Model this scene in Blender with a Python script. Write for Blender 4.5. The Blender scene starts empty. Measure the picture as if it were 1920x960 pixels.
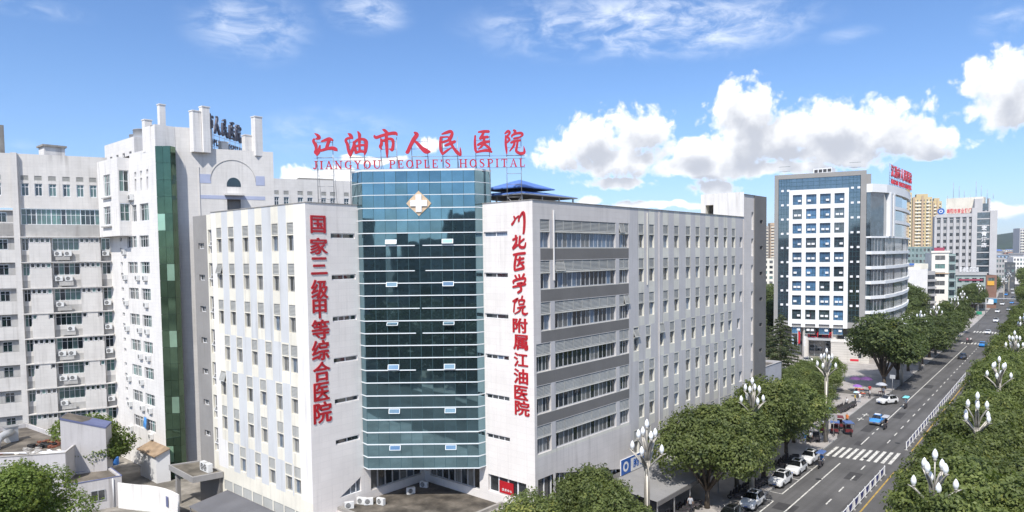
import bpy, bmesh, math, random
import numpy as np
from mathutils import Vector, Matrix
SC = bpy.context.scene
COL = SC.collection
rnd = random.Random(7)
R = math.radians

# ------------------------------------------------------------------ camera
CAM_H = 27.0
HEAD, PITCH, ROLL = R(41.3), R(2.8), R(0.69)
FH = Vector((-math.sin(HEAD), math.cos(HEAD), 0)); RH = Vector((math.cos(HEAD), math.sin(HEAD), 0)); UP = Vector((0, 0, 1))
FW = FH*math.cos(PITCH) - UP*math.sin(PITCH)
U0 = UP*math.cos(PITCH) + FH*math.sin(PITCH)
RT = RH*math.cos(ROLL) - U0*math.sin(ROLL)
UU = U0*math.cos(ROLL) + RH*math.sin(ROLL)
cam_d = bpy.data.cameras.new('camera')
cam_d.lens = 24.0; cam_d.sensor_width = 36.0; cam_d.sensor_fit = 'HORIZONTAL'
cam_d.shift_y = 60/1920
cam_d.clip_start = 0.5; cam_d.clip_end = 30000
cam = bpy.data.objects.new('camera', cam_d); COL.objects.link(cam)
M = Matrix.Identity(4)
for i, v in enumerate((RT, UU, -FW)):
    for k in range(3): M[k][i] = v[k]
M.translation = (0, 0, CAM_H)
cam.matrix_world = M
SC.camera = cam

def ray(px, py): return FW + RT*((px-960)/1280) - UU*((py-540)/1280)
def on_z(px, py, z=0.0):
    d = ray(px, py); return Vector((0, 0, CAM_H)) + d*((z-CAM_H)/d.z)
def at_depth(px, py, D): return Vector((0, 0, CAM_H)) + ray(px, py)*D

# ------------------------------------------------------------------ light
SUN_EL, SUN_AZ = R(52), math.atan2(-0.907, 0.42)      # azimuth angle (from +X) towards which the sun stands
sun_dir = Vector((math.cos(SUN_AZ)*math.cos(SUN_EL), math.sin(SUN_AZ)*math.cos(SUN_EL), math.sin(SUN_EL)))
sd = bpy.data.lights.new('sun', 'SUN'); sd.energy = 3.7; sd.angle = R(0.53); sd.color = (1.0, 0.955, 0.89)
so = bpy.data.objects.new('sun', sd); COL.objects.link(so)
so.rotation_euler = sun_dir.to_track_quat('Z', 'Y').to_euler(); so.location = (-200, -200, 300)
vs = SC.view_settings
vs.view_transform = 'Standard'; vs.look = 'None'; vs.exposure = 0.52; vs.gamma = 1.0; vs.use_curve_mapping = False
try:
    SC.cycles.max_bounces = 6; SC.cycles.diffuse_bounces = 3; SC.cycles.glossy_bounces = 3
    SC.cycles.transparent_max_bounces = 8; SC.cycles.use_denoising = True
except Exception: pass

# ------------------------------------------------------------------ node helpers
class NT:
    def __init__(s, tree): s.t = tree; s.n = tree.nodes; s.l = tree.links
    def new(s, typ, **kw):
        n = s.n.new(typ)
        for k, v in kw.items(): setattr(n, k, v)
        return n
    def put(s, sock, v):
        if hasattr(v, 'is_output') : s.l.new(v, sock)
        elif v is not None: sock.default_value = v
    def math(s, op, a, b=None, c=None, clamp=False):
        n = s.new('ShaderNodeMath', operation=op, use_clamp=clamp)
        s.put(n.inputs[0], a); s.put(n.inputs[1], b)
        if c is not None: s.put(n.inputs[2], c)
        return n.outputs[0]
    def vmath(s, op, a, b=None):
        n = s.new('ShaderNodeVectorMath', operation=op)
        s.put(n.inputs[0], a)
        if b is not None: s.put(n.inputs[1], b)
        return n.outputs['Value'] if op in ('LENGTH', 'DOT_PRODUCT', 'DISTANCE') else n.outputs[0]
    def mix(s, f, a, b, blend='MIX'):
        n = s.new('ShaderNodeMix', data_type='RGBA', blend_type=blend)
        s.put(n.inputs[0], f); s.put(n.inputs[6], a); s.put(n.inputs[7], b)
        return n.outputs[2]
    def noise(s, vec, scale, detail=3, rough=.55, dim='3D'):
        n = s.new('ShaderNodeTexNoise', noise_dimensions=dim)
        if vec is not None: s.l.new(vec, n.inputs['Vector'])
        n.inputs['Scale'].default_value = scale; n.inputs['Detail'].default_value = detail; n.inputs['Roughness'].default_value = rough
        return n.outputs[0]
    def smooth(s, v, a, b, lo=0., hi=1.):
        n = s.new('ShaderNodeMapRange', interpolation_type='SMOOTHSTEP')
        s.put(n.inputs[0], v); s.put(n.inputs[1], a); s.put(n.inputs[2], b); s.put(n.inputs[3], lo); s.put(n.inputs[4], hi)
        return n.outputs[0]
    def scale(s, vec, xyz): return s.vmath('MULTIPLY', vec, xyz)

# ------------------------------------------------------------------ world
W = bpy.data.worlds.new('World'); SC.world = W; W.use_nodes = True
def build_world():
    g = NT(W.node_tree); g.n.clear()
    out = g.new('ShaderNodeOutputWorld'); bg = g.new('ShaderNodeBackground'); g.l.new(bg.outputs[0], out.inputs[0])
    sky = g.new('ShaderNodeTexSky', sky_type='NISHITA')
    sky.sun_disc = False; sky.sun_elevation = SUN_EL
    sky.sun_rotation = math.atan2(sun_dir.x, sun_dir.y)
    sky.altitude = 500; sky.air_density = 1.0; sky.dust_density = 0.35; sky.ozone_density = 2.2
    # cloud field in (azimuth, elevation) degrees relative to the street view
    grp = bpy.data.node_groups.new('cloud_field', 'ShaderNodeTree')
    grp.interface.new_socket('P', in_out='INPUT', socket_type='NodeSocketVector')
    grp.interface.new_socket('D', in_out='OUTPUT', socket_type='NodeSocketFloat'); grp.interface.new_socket('S', in_out='OUTPUT', socket_type='NodeSocketFloat')
    q = NT(grp); gi = q.new('NodeGroupInput'); go = q.new('NodeGroupOutput')
    P = gi.outputs[0]
    warp = q.new('ShaderNodeTexNoise', noise_dimensions='2D'); q.l.new(P, warp.inputs['Vector']); warp.inputs['Scale'].default_value = .22; warp.inputs['Detail'].default_value = 3
    wv = q.vmath('MULTIPLY', q.vmath('SUBTRACT', warp.outputs['Color'], (.5, .5, .5)), (2.6, 1.5, 0))
    Pw = q.vmath('ADD', P, wv)
    def deg(px, py):
        d = ray(px, py).normalized()
        a = -(math.degrees(math.atan2(d.y, d.x)) - math.degrees(math.atan2(FH.y, FH.x)))
        return a, math.degrees(math.asin(d.z))
    blobs = [(1400,215,72,58),(1470,262,120,48),(1560,240,115,52),(1655,250,105,52),(1735,262,62,36),(1560,285,190,26),(1385,275,80,40),
             (1110,262,58,44),(1045,288,60,28),(1195,245,62,40),(1165,305,95,34),(1165,348,78,13),(1300,280,60,26),(1330,310,115,24),(1450,320,120,16),
             (1335,350,50,19),(1870,150,72,58),(1905,190,85,48),(1885,388,48,15),(1100,380,26,9),(1240,388,110,6),
             (560,332,46,16),(620,330,36,20),(805,266,26,13),(700,300,60,8),(1735,295,30,12),(640,345,90,8)]
    V = None
    def add(a, e, sa, se, V):
        dv = q.vmath('MULTIPLY', q.vmath('SUBTRACT', Pw, (a, e, 0)), (1/sa, 1/se, 0))
        v = q.math('SUBTRACT', 1.0, q.vmath('LENGTH', dv))
        return v if V is None else q.math('SMOOTH_MAX', V, v, .15)
    for (bx, by, rx, ry) in blobs:
        a, e = deg(bx, by); a2, e2 = deg(bx+rx, by-ry)
        c = math.cos(R(a))**2
        V = add(a, e, max(.4, rx/1280*57.3*c), max(.25, ry/1280*57.3*math.cos(R(a))), V)
    r2 = random.Random(5)                       # the same kind of cumulus goes on round the rest of the horizon
    for k in range(26):
        a = r2.uniform(-300, -55) if k % 3 else r2.uniform(45, 60)
        V = add(a, r2.uniform(5, 17), r2.uniform(4, 9), r2.uniform(1.6, 3.2), V)
    n1 = q.noise(P, .5, 8, .6, '2D')
    D = q.math('ADD', V, q.math('MULTIPLY', q.math('SUBTRACT', n1, .43), 1.2))
    n3 = q.noise(P, .5, 3, .5, '2D')
    q.l.new(q.math('ADD', V, q.math('MULTIPLY', q.math('SUBTRACT', n3, .43), 1.3)), go.inputs[1])
    for sc, am in ((.75, .34), (1.9, .17), (4.5, .07)):
        vo = q.new('ShaderNodeTexVoronoi', feature='SMOOTH_F1', voronoi_dimensions='2D'); vo.inputs['Scale'].default_value = sc; vo.inputs['Smoothness'].default_value = .35
        q.l.new(q.vmath('ADD', Pw, (sc*7., sc*3., 0)), vo.inputs['Vector'])
        D = q.math('ADD', D, q.math('MULTIPLY', q.math('SUBTRACT', .42, vo.outputs['Distance']), am*1.6))
    q.l.new(D, go.inputs[0])
    # direction -> azimuth / elevation
    tc = g.new('ShaderNodeTexCoord'); sep = g.new('ShaderNodeSeparateXYZ')
    rot = g.new('ShaderNodeVectorRotate', rotation_type='Z_AXIS'); g.l.new(tc.outputs['Generated'], rot.inputs['Vector'])
    rot.inputs['Angle'].default_value = -HEAD
    g.l.new(rot.outputs[0], sep.inputs[0])
    x, y, z = sep.outputs
    az = g.math('MULTIPLY', g.math('ARCTAN2', x, y), 57.29578)
    # keep the seam of the azimuth behind and to the right, out of the reflections
    az = g.math('SUBTRACT', az, g.math('MULTIPLY', g.math('GREATER_THAN', az, 75.0), 360.0))
    el = g.math('MULTIPLY', g.math('ARCSINE', z), 57.29578)
    comb = g.new('ShaderNodeCombineXYZ'); g.put(comb.inputs[0], az); g.put(comb.inputs[1], el)
    PP = comb.outputs[0]
    def field(vec):
        n = g.new('ShaderNodeGroup'); n.node_tree = grp; g.l.new(vec, n.inputs[0]); return n.outputs
    D0 = field(PP)[0]
    D1 = field(g.vmath('ADD', PP, (-.5, 1.35, 0)))[1]
    mask = g.smooth(D0, -.12, .42)
    shn = g.noise(PP, 1.1, 4, .6, '2D')
    shade = g.smooth(g.math('ADD', D1, g.math('MULTIPLY', g.math('SUBTRACT', shn, .5), .45)), -.25, 1.05)
    core = g.smooth(D0, -.08, .4)
    dark = g.math('MULTIPLY', shade, core)
    ccol = g.mix(dark, (9.2, 9.2, 9.2, 1), (4.3, 4.5, 5.0, 1))
    # thin high cloud
    cs = g.scale(PP, (.085, .2, 1)); cw = g.new('ShaderNodeTexNoise', noise_dimensions='2D'); g.l.new(cs, cw.inputs['Vector']); cw.inputs['Scale'].default_value = 2.2
    cs2 = g.vmath('ADD', cs, g.vmath('MULTIPLY', g.vmath('SUBTRACT', cw.outputs['Color'], (.5, .5, .5)), (.4, .22, 0)))
    c1 = g.noise(cs2, 1.4, 2, .5, '2D'); c2 = g.noise(cs2, 4.5, 6, .62, '2D')
    band = None
    for (bx, by, rx, ry, amp) in ((1180,45,300,60,1.),(470,50,120,60,.8),(690,25,80,35,.8),(950,45,60,20,.6),(1880,35,60,30,.7),(60,15,120,16,.5),(1340,50,200,50,1.),(640,245,140,40,.5),(1200,85,110,25,.8),(1590,65,60,14,.4),(45,270,40,8,.3),(560,250,80,40,.45)):
        a, e = deg(bx, by); c = math.cos(R(a))**2
        dv = g.vmath('MULTIPLY', g.vmath('SUBTRACT', PP, (a, e, 0)), (1/(rx/1280*57.3*c), 1/(ry/1280*57.3), 0))
        v = g.math('MULTIPLY', g.smooth(g.vmath('LENGTH', dv), 1.25, .1), amp)
        band = v if band is None else g.math('MAXIMUM', band, v)
    high = g.smooth(el, 22., 30.)
    band = g.math('MAXIMUM', band, g.math('MULTIPLY', high, 1.3))  # overhead cirrus above the view, added for neutral white fill light
    cir = g.math('MULTIPLY', g.smooth(g.math('ADD', g.math('MULTIPLY', c1, .5), g.math('MULTIPLY', c2, .75)), .46, .92), band)
    cir = g.math('MULTIPLY', cir, .78, clamp=True)
    hs = g.new('ShaderNodeHueSaturation'); g.l.new(sky.outputs[0], hs.inputs['Color']); hs.inputs['Saturation'].default_value = SKY_SAT; hs.inputs['Value'].default_value = SKY_VAL
    hz = g.smooth(el, -2., 13.)
    skyc = g.mix(1.0, hs.outputs[0], g.mix(hz, (.65, .765, 1.07, 1), (.92, .94, 1.06, 1)), 'MULTIPLY')
    c = g.mix(cir, skyc, (8.0, 8.4, 9.0, 1))
    c = g.mix(mask, c, ccol)
    g.l.new(c, bg.inputs[0]); bg.inputs[1].default_value = 0.108
SKY_SAT, SKY_VAL = 1.16, 1.08
build_world()
try: W.cycles.sampling_method = 'MANUAL'; W.cycles.sample_map_resolution = 1024
except Exception: pass
# ------------------------------------------------------------------ materials
MATS = {}
def _principled(name):
    m = bpy.data.materials.new(name); m.use_nodes = True; g = NT(m.node_tree)
    b = g.n['Principled BSDF']; MATS[name] = m
    return m, g, b
def paint(name, col, rough=.75, var=.10, stain=.0, scale=.35, bump=.0, bscale=8., dirtcol=(.12, .10, .08), wear=0., streak=0., tile=None, spec=.3, metal=0.):
    m, g, b = _principled(name)
    pos = g.new('ShaderNodeNewGeometry').outputs['Position']
    c = (*col, 1)
    n = g.noise(pos, scale, 4)
    out = g.mix(g.smooth(n, .3, .75), tuple(v*(1-var) for v in col)+(1,), tuple(min(1, v*(1+var*.6)) for v in col)+(1,))
    n2 = g.noise(pos, scale*9, 3)
    out = g.mix(g.math('MULTIPLY', g.smooth(n2, .35, .8), var*.8), out, tuple(v*.6 for v in col)+(1,))
    if stain:
        st = g.noise(g.scale(pos, (1.9, 1.9, .11)), 1.0, 4, .6)
        st2 = g.noise(pos, .22, 2)
        f = g.math('MULTIPLY', g.math('MULTIPLY', g.smooth(st, .48, .78), g.smooth(st2, .3, .7)), stain)
        out = g.mix(f, out, (*dirtcol, 1))
        st3 = g.noise(g.scale(pos, (4.2, 4.2, .16)), 1.0, 5, .65)
        out = g.mix(g.math('MULTIPLY', g.smooth(st3, .52, .8), min(.5, stain*.9)), out, tuple(v*.62 for v in col)+(1,))
    if wear:
        wn = g.noise(pos, 2.6, 5, .65); out = g.mix(g.math('MULTIPLY', g.smooth(wn, .5, .66), wear), out, (.10, .097, .095, 1))
    if streak:
        w1 = g.noise(g.scale(pos, (1.1, .035, 1)), 1.0, 3); out = g.mix(g.math('MULTIPLY', g.smooth(w1, .42, .7), streak), out, (.045, .043, .043, 1))
        w2 = g.noise(pos, .9, 2); out = g.mix(g.math('MULTIPLY', g.smooth(w2, .68, .72), streak*.8), out, (.05, .048, .047, 1))
    if tile:
        br = g.new('ShaderNodeTexBrick', offset=0.0)
        sp = g.new('ShaderNodeSeparateXYZ'); g.l.new(pos, sp.inputs[0]); cb = g.new('ShaderNodeCombineXYZ')
        g.put(cb.inputs[0], g.math('ADD', sp.outputs[0], g.math('MULTIPLY', sp.outputs[1], 1.0))); g.l.new(sp.outputs[2], cb.inputs[1])
        g.l.new(cb.outputs[0], br.inputs['Vector']); br.inputs['Scale'].default_value = 1.0
        br.inputs['Brick Width'].default_value = tile[0]; br.inputs['Row Height'].default_value = tile[1]; br.inputs['Mortar Size'].default_value = .012
        br.inputs['Color1'].default_value = (1, 1, 1, 1); br.inputs['Color2'].default_value = (.96, .96, .96, 1); br.inputs['Mortar'].default_value = (.86, .86, .86, 1)
        out = g.mix(1.0, out, br.outputs['Color'], 'MULTIPLY')
    g.l.new(out, b.inputs['Base Color'])
    b.inputs['Roughness'].default_value = rough; b.inputs['Specular IOR Level'].default_value = spec; b.inputs['Metallic'].default_value = metal
    if bump:
        bp = g.new('ShaderNodeBump'); bp.inputs['Strength'].default_value = bump; bp.inputs['Distance'].default_value = .03
        g.l.new(g.noise(pos, bscale, 4), bp.inputs['Height']); g.l.new(bp.outputs[0], b.inputs['Normal'])
    return m
def glass(name, col, rough=.04, spec=.9, wav=.0, wscale=1.2, coat=0., fold=0., var=.4, ior=1.6, metal=0., jit=.7):
    """window glass seen from outside: dark room or curtain behind a reflecting sheet"""
    m, g, b = _principled(name)
    pos = g.new('ShaderNodeNewGeometry').outputs['Position']
    oi = g.new('ShaderNodeObjectInfo')
    f = g.noise(pos, .8, 3)
    out = g.mix(g.smooth(f, .3, .7), tuple(v*(1-var) for v in col)+(1,), tuple(v*(1+var) for v in col)+(1,))
    if fold:
        sp = g.new('ShaderNodeSeparateXYZ'); g.l.new(pos, sp.inputs[0])
        h = g.math('ADD', sp.outputs[0], sp.outputs[1])
        w = g.math('SINE', g.math('ADD', g.math('MULTIPLY', h, 24.), g.math('MULTIPLY', f, 9.)))
        out = g.mix(g.math('MULTIPLY', g.smooth(w, -.6, .9), fold), out, tuple(v*.35 for v in col)+(1,))
    rv = g.math('ADD', g.math('MULTIPLY', oi.outputs['Random'], jit), 1-jit*.6)
    out = g.mix(1.0, out, rv, 'MULTIPLY')
    g.l.new(out, b.inputs['Base Color'])
    b.inputs['Roughness'].default_value = rough; b.inputs['Specular IOR Level'].default_value = spec; b.inputs['IOR'].default_value = ior; b.inputs['Metallic'].default_value = metal
    if coat: b.inputs['Coat Weight'].default_value = coat; b.inputs['Coat Roughness'].default_value = .03; b.inputs['Coat IOR'].default_value = 1.7
    if wav:
        bp = g.new('ShaderNodeBump'); bp.inputs['Strength'].default_value = wav; bp.inputs['Distance'].default_value = .05
        ov = g.vmath('ADD', pos, g.vmath('MULTIPLY', oi.outputs['Location'], (7.3, 3.1, 5.7)))
        g.l.new(g.noise(ov, wscale, 1), bp.inputs['Height']); g.l.new(bp.outputs[0], b.inputs['Normal'])
        if coat: g.l.new(bp.outputs[0], b.inputs['Coat Normal'])
    return m
def plain(name, col, rough=.5, metal=0., spec=.5, coat=0., emit=None):
    m, g, b = _principled(name)
    b.inputs['Base Color'].default_value = (*col, 1); b.inputs['Roughness'].default_value = rough; b.inputs['Metallic'].default_value = metal
    b.inputs['Specular IOR Level'].default_value = spec; b.inputs['Coat Weight'].default_value = coat
    pos = g.new('ShaderNodeNewGeometry').outputs['Position']
    n = g.noise(pos, 2.5, 3)
    g.l.new(g.mix(g.smooth(n, .3, .75), tuple(v*.88 for v in col)+(1,), tuple(min(1, v*1.06) for v in col)+(1,)), b.inputs['Base Color'])
    return m
def leafmat(name, lo, hi, yellow=None):
    m, g, b = _principled(name)
    geo = g.new('ShaderNodeNewGeometry'); oi = g.new('ShaderNodeObjectInfo')
    big = g.smooth(g.noise(geo.outputs['Position'], .75, 3), .3, .7)
    f = g.math('ADD', g.math('MULTIPLY', geo.outputs['Random Per Island'], .5), g.math('MULTIPLY', big, .5), clamp=True)
    c = g.mix(f, (*lo, 1), (*hi, 1))
    if yellow:
        y = g.math('MULTIPLY', g.smooth(g.noise(geo.outputs['Position'], .35, 2), .55, .72), g.smooth(geo.outputs['Random Per Island'], .45, .8))
        c = g.mix(g.math('MULTIPLY', y, .75), c, (*yellow, 1))
    rv = g.math('ADD', g.math('MULTIPLY', oi.outputs['Random'], .35), .82)
    c = g.mix(1.0, c, rv, 'MULTIPLY')
    g.l.new(c, b.inputs['Base Color']); b.inputs['Roughness'].default_value = .55; b.inputs['Specular IOR Level'].default_value = .35
    tr = g.new('ShaderNodeBsdfTranslucent'); g.l.new(g.mix(1.0, c, (1.15, 1.25, .55, 1), 'MULTIPLY'), tr.inputs[0])
    ms = g.new('ShaderNodeMixShader'); ms.inputs[0].default_value = .38
    g.l.new(b.outputs[0], ms.inputs[1]); g.l.new(tr.outputs[0], ms.inputs[2]); g.l.new(ms.outputs[0], g.n['Material Output'].inputs[0])
    return m
paint('white_wall', (.79, .765, .73), stain=.35, var=.05, bump=.05)
paint('cream_wall', (.78, .74, .63), stain=.4, var=.08)
paint('blue_pilaster', (.60, .61, .612), stain=.35, var=.05)
paint('grey_lilac', (.54, .52, .51), stain=.35, var=.06)
paint('grey_panel', (.68, .655, .575), stain=.4, var=.08)
paint('pinkgrey_wall', (.64, .60, .565), stain=.3, var=.06, bump=.04, tile=(1.2, .6))
paint('end_panel', (.79, .745, .70), stain=.2, var=.05, bump=.03, tile=(1.2, .6))
paint('dark_grey', (.18, .172, .163), stain=.15, var=.08)
paint('mid_grey', (.31, .298, .285), stain=.2, var=.08)
paint('louver_grey', (.40, .40, .375), stain=.25, var=.1)
paint('ward_wall', (.79, .765, .73), stain=.4, var=.06, tile=(.9, .45))
paint('ward_front2', (.68, .655, .62), stain=.3, var=.06, tile=(.9, .45))
paint('ward_front', (.66, .635, .60), stain=.5, var=.08, tile=(.9, .45))  # dirtier than ward_wall, with this face's weaker sun painted into the tone too
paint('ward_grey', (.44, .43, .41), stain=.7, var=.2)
paint('roof_concrete', (.175, .152, .125), stain=0, var=.5, scale=.5, bump=.3, bscale=5)
paint('podium_roof', (.155, .135, .11), stain=0, var=.75, scale=.45, bump=.4, bscale=4)
paint('dirty_concrete', (.36, .34, .31), stain=.6, var=.3)
paint('annex_wall', (.54, .52, .515), stain=.6, var=.06)
paint('blue_trim', (.15, .17, .30), var=.2)
plain('cloth_sky', (.08, .30, .70), rough=.8)
paint('frame_white', (.78, .78, .78), rough=.45, var=.04)
paint('frame_dark', (.34, .35, .36), rough=.45, var=.1, metal=.2)
paint('frame_alu', (.55, .56, .57), rough=.4, var=.06, metal=.3)
paint('steel', (.42, .42, .42), rough=.45, var=.12, metal=.5)
paint('fin_white', (.72, .75, .76), rough=.4, var=.04)
paint('mullion', (.05, .10, .115), rough=.4, var=.1)
glass('tower_glass', (.18, .30, .335), rough=.025, wav=.075, wscale=.6, var=.08, metal=.92, jit=.3)
glass('tower_glass_side', (.21, .33, .37), rough=.025, wav=.03, wscale=.5, var=.05, metal=.9, jit=.1)
glass('vent_glass', (.45, .66, .74), rough=.05, var=.05, metal=.9)
glass('dark_glass', (.035, .042, .048), spec=.8, wav=.015)
glass('curtain_glass', (.13, .132, .125), coat=.6, fold=.6, wav=.015, rough=.8)
glass('blue_glass', (.085, .135, .20), coat=.7, fold=.35, wav=.015, rough=.7)
glass('teal_glass', (.065, .16, .14), coat=1., fold=.55, rough=.6)
glass('teal_dark', (.018, .035, .036), spec=.8)
glass('green_glass', (.09, .15, .095), rough=.05, metal=.85, wav=.03, wscale=.5, var=.1, jit=.2)
glass('green_pane', (.30, .46, .33), rough=.15, metal=.5, var=.08)
glass('office_glass', (.045, .062, .075), spec=1., coat=.8, wav=.03)
glass('office_blue', (.045, .13, .24), coat=.4, rough=.4)
plain('red_letter', (.50, .025, .04), rough=.35)
plain('red_sign', (.44, .012, .020), rough=.35)
plain('shaded_letter', (.10, .095, .12), rough=.5)  # letters of the old ward roof sign: shade put into the colour as grey
plain('white_plain', (.80, .80, .80), rough=.5)
plain('gold_plate', (.62, .46, .30), rough=.45)
plain('black_rubber', (.02, .02, .02), rough=.7)
plain('ac_white', (.72, .72, .70), rough=.5)
plain('ac_fan', (.06, .06, .06), rough=.6)
plain('bulb_white', (.86, .87, .87), rough=.25, coat=.5)
paint('lamp_metal', (.40, .375, .33), rough=.4, metal=.35, var=.12)
paint('bark', (.12, .095, .07), var=.35, scale=2., bump=.5, bscale=9)
paint('asphalt', (.122, .118, .115), rough=.9, var=.2, scale=.16, bump=.15, bscale=30, streak=.4)
paint('pavement', (.40, .37, .345), rough=.9, var=.2, tile=(.6, .6))
paint('kerbstone', (.36, .35, .33), rough=.9, var=.15)
paint('ground', (.17, .16, .145), rough=.95, var=.35, scale=.12)
paint('grass_far', (.055, .085, .035), rough=.95, var=.4, scale=.08)
paint('road_white', (.70, .68, .62), rough=.7, var=.2, scale=1.3, wear=.85)
paint('road_yellow', (.45, .30, .08), rough=.8, var=.3, scale=1.2)
paint('blue_roof', (.10, .20, .52), rough=.45, var=.12, stain=.2)
paint('corrugated', (.14, .14, .15), rough=.6, var=.15, stain=.2)
leafmat('leaf_street', (.064, .092, .030), (.225, .265, .082), (.33, .32, .08))
leafmat('leaf_dark', (.044, .068, .026), (.16, .20, .064), (.24, .24, .06))
leafmat('leaf_conifer', (.055, .075, .038), (.17, .20, .10))
leafmat('leaf_bright', (.062, .105, .018), (.19, .245, .05), (.26, .27, .05))
def mt(n): return MATS[n]

# ------------------------------------------------------------------ mesh builder
class MB:
    def __init__(s): s.v = []; s.f = []; s.m = []; s.mats = []; s.sm = []
    def mi(s, name):
        if name not in s.mats: s.mats.append(name)
        return s.mats.index(name)
    def add(s, verts, faces, mat, smooth=False):
        b = len(s.v); s.v.extend([tuple(v) for v in verts]); k = s.mi(mat)
        for f in faces: s.f.append(tuple(i+b for i in f)); s.m.append(k); s.sm.append(smooth)
        return s
    def quad(s, a, b, c, d, mat): return s.add((a, b, c, d), ((0, 1, 2, 3),), mat)
    def hexa(s, p, mat):   # p: 4 bottom ccw, 4 top
        return s.add(p, ((3, 2, 1, 0), (4, 5, 6, 7), (0, 1, 5, 4), (1, 2, 6, 5), (2, 3, 7, 6), (3, 0, 4, 7)), mat)
    def box(s, x0, x1, y0, y1, z0, z1, mat):
        return s.hexa(((x0, y0, z0), (x1, y0, z0), (x1, y1, z0), (x0, y1, z0), (x0, y0, z1), (x1, y0, z1), (x1, y1, z1), (x0, y1, z1)), mat)
    def prism(s, poly, z0, z1, mat, top=None):
        n = len(poly); vs = [(x, y, z0) for x, y in poly] + [(x, y, z1) for x, y in poly]
        s.add(vs, [(i, (i+1) % n, n+(i+1) % n, n+i) for i in range(n)], mat)
        s.add([(x, y, z1) for x, y in poly], [tuple(range(n))], top or mat)
        s.add([(x, y, z0) for x, y in poly], [tuple(reversed(range(n)))], mat)
        return s
    def tube(s, pts, rad, mat, n=6, smooth=True, cap=True):
        pts = [Vector(p) for p in pts]; rr = rad if isinstance(rad, (list, tuple)) else [rad]*len(pts)
        vs = []; prev = None
        for i, p in enumerate(pts):
            t = (pts[min(i+1, len(pts)-1)] - pts[max(i-1, 0)]).normalized()
            a = prev if prev is not None else (Vector((0, 0, 1)) if abs(t.z) < .9 else Vector((1, 0, 0)))
            a = (a - t*a.dot(t))
            a = a.normalized() if a.length > 1e-6 else t.orthogonal().normalized()
            prev = a; bb = t.cross(a)
            for k in range(n):
                an = 2*math.pi*k/n; vs.append(p + (a*math.cos(an) + bb*math.sin(an))*rr[i])
        fs = [(i*n+k, i*n+(k+1) % n, (i+1)*n+(k+1) % n, (i+1)*n+k) for i in range(len(pts)-1) for k in range(n)]
        if cap: fs += [tuple(reversed(range(n))), tuple(range((len(pts)-1)*n, len(pts)*n))]
        return s.add(vs, fs, mat, smooth)
    def lathe(s, prof, mat, n=10, c=(0, 0, 0), smooth=True):
        vs = [(c[0]+r*math.cos(2*math.pi*k/n), c[1]+r*math.sin(2*math.pi*k/n), c[2]+z) for r, z in prof for k in range(n)]
        fs = [(i*n+k, i*n+(k+1) % n, (i+1)*n+(k+1) % n, (i+1)*n+k) for i in range(len(prof)-1) for k in range(n)]
        return s.add(vs, fs, mat, smooth)
    def mesh(s, name):
        me = bpy.data.meshes.new(name); me.from_pydata(s.v, [], s.f)
        for n in s.mats: me.materials.append(mt(n))
        me.polygons.foreach_set('material_index', s.m); me.polygons.foreach_set('use_smooth', s.sm); me.update()
        return me
    def build(s, name, parent=None, kind=None, loc=None):
        return obj(name, s.mesh(name), parent, kind=kind, loc=loc)
def obj(name, me, parent=None, loc=None, rz=0., kind=None):
    """link a mesh; a mesh written in world coordinates is brought back under its thing's Empty"""
    o = bpy.data.objects.new(name, me); COL.objects.link(o)
    if parent is not None:
        o.parent = parent
        if loc is None: o.location = -base_of(parent)
        else: o.location = Vector(loc)
    elif loc is not None: o.location = loc
    o.rotation_euler = (0, 0, rz)
    if kind: o['kind'] = kind
    return o
BASE = {}
def base_of(o): return BASE.get(o.name, Vector((0, 0, 0)))
def tag(o, label, cat, group=None, kind=None):
    if label: o['label'] = label
    if cat: o['category'] = cat
    if group: o['group'] = group
    if kind: o['kind'] = kind
    return o
def thing(name, label, cat, loc=(0, 0, 0), rz=0., group=None):
    o = bpy.data.objects.new(name, None); COL.objects.link(o); o.empty_display_size = .5
    o.location = loc; o.rotation_euler = (0, 0, rz); BASE[o.name] = Vector(loc)
    return tag(o, label, cat, group)
def copy_tree(o, parent=None):
    c = o.copy(); COL.objects.link(c)
    if parent is not None: c.parent = parent
    for ch in CH.get(o.name, ()): copy_tree(ch, c)
    return c
CH = {}
def index_children():
    CH.clear()
    for o in bpy.data.objects:
        if o.parent: CH.setdefault(o.parent.name, []).append(o)
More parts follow.
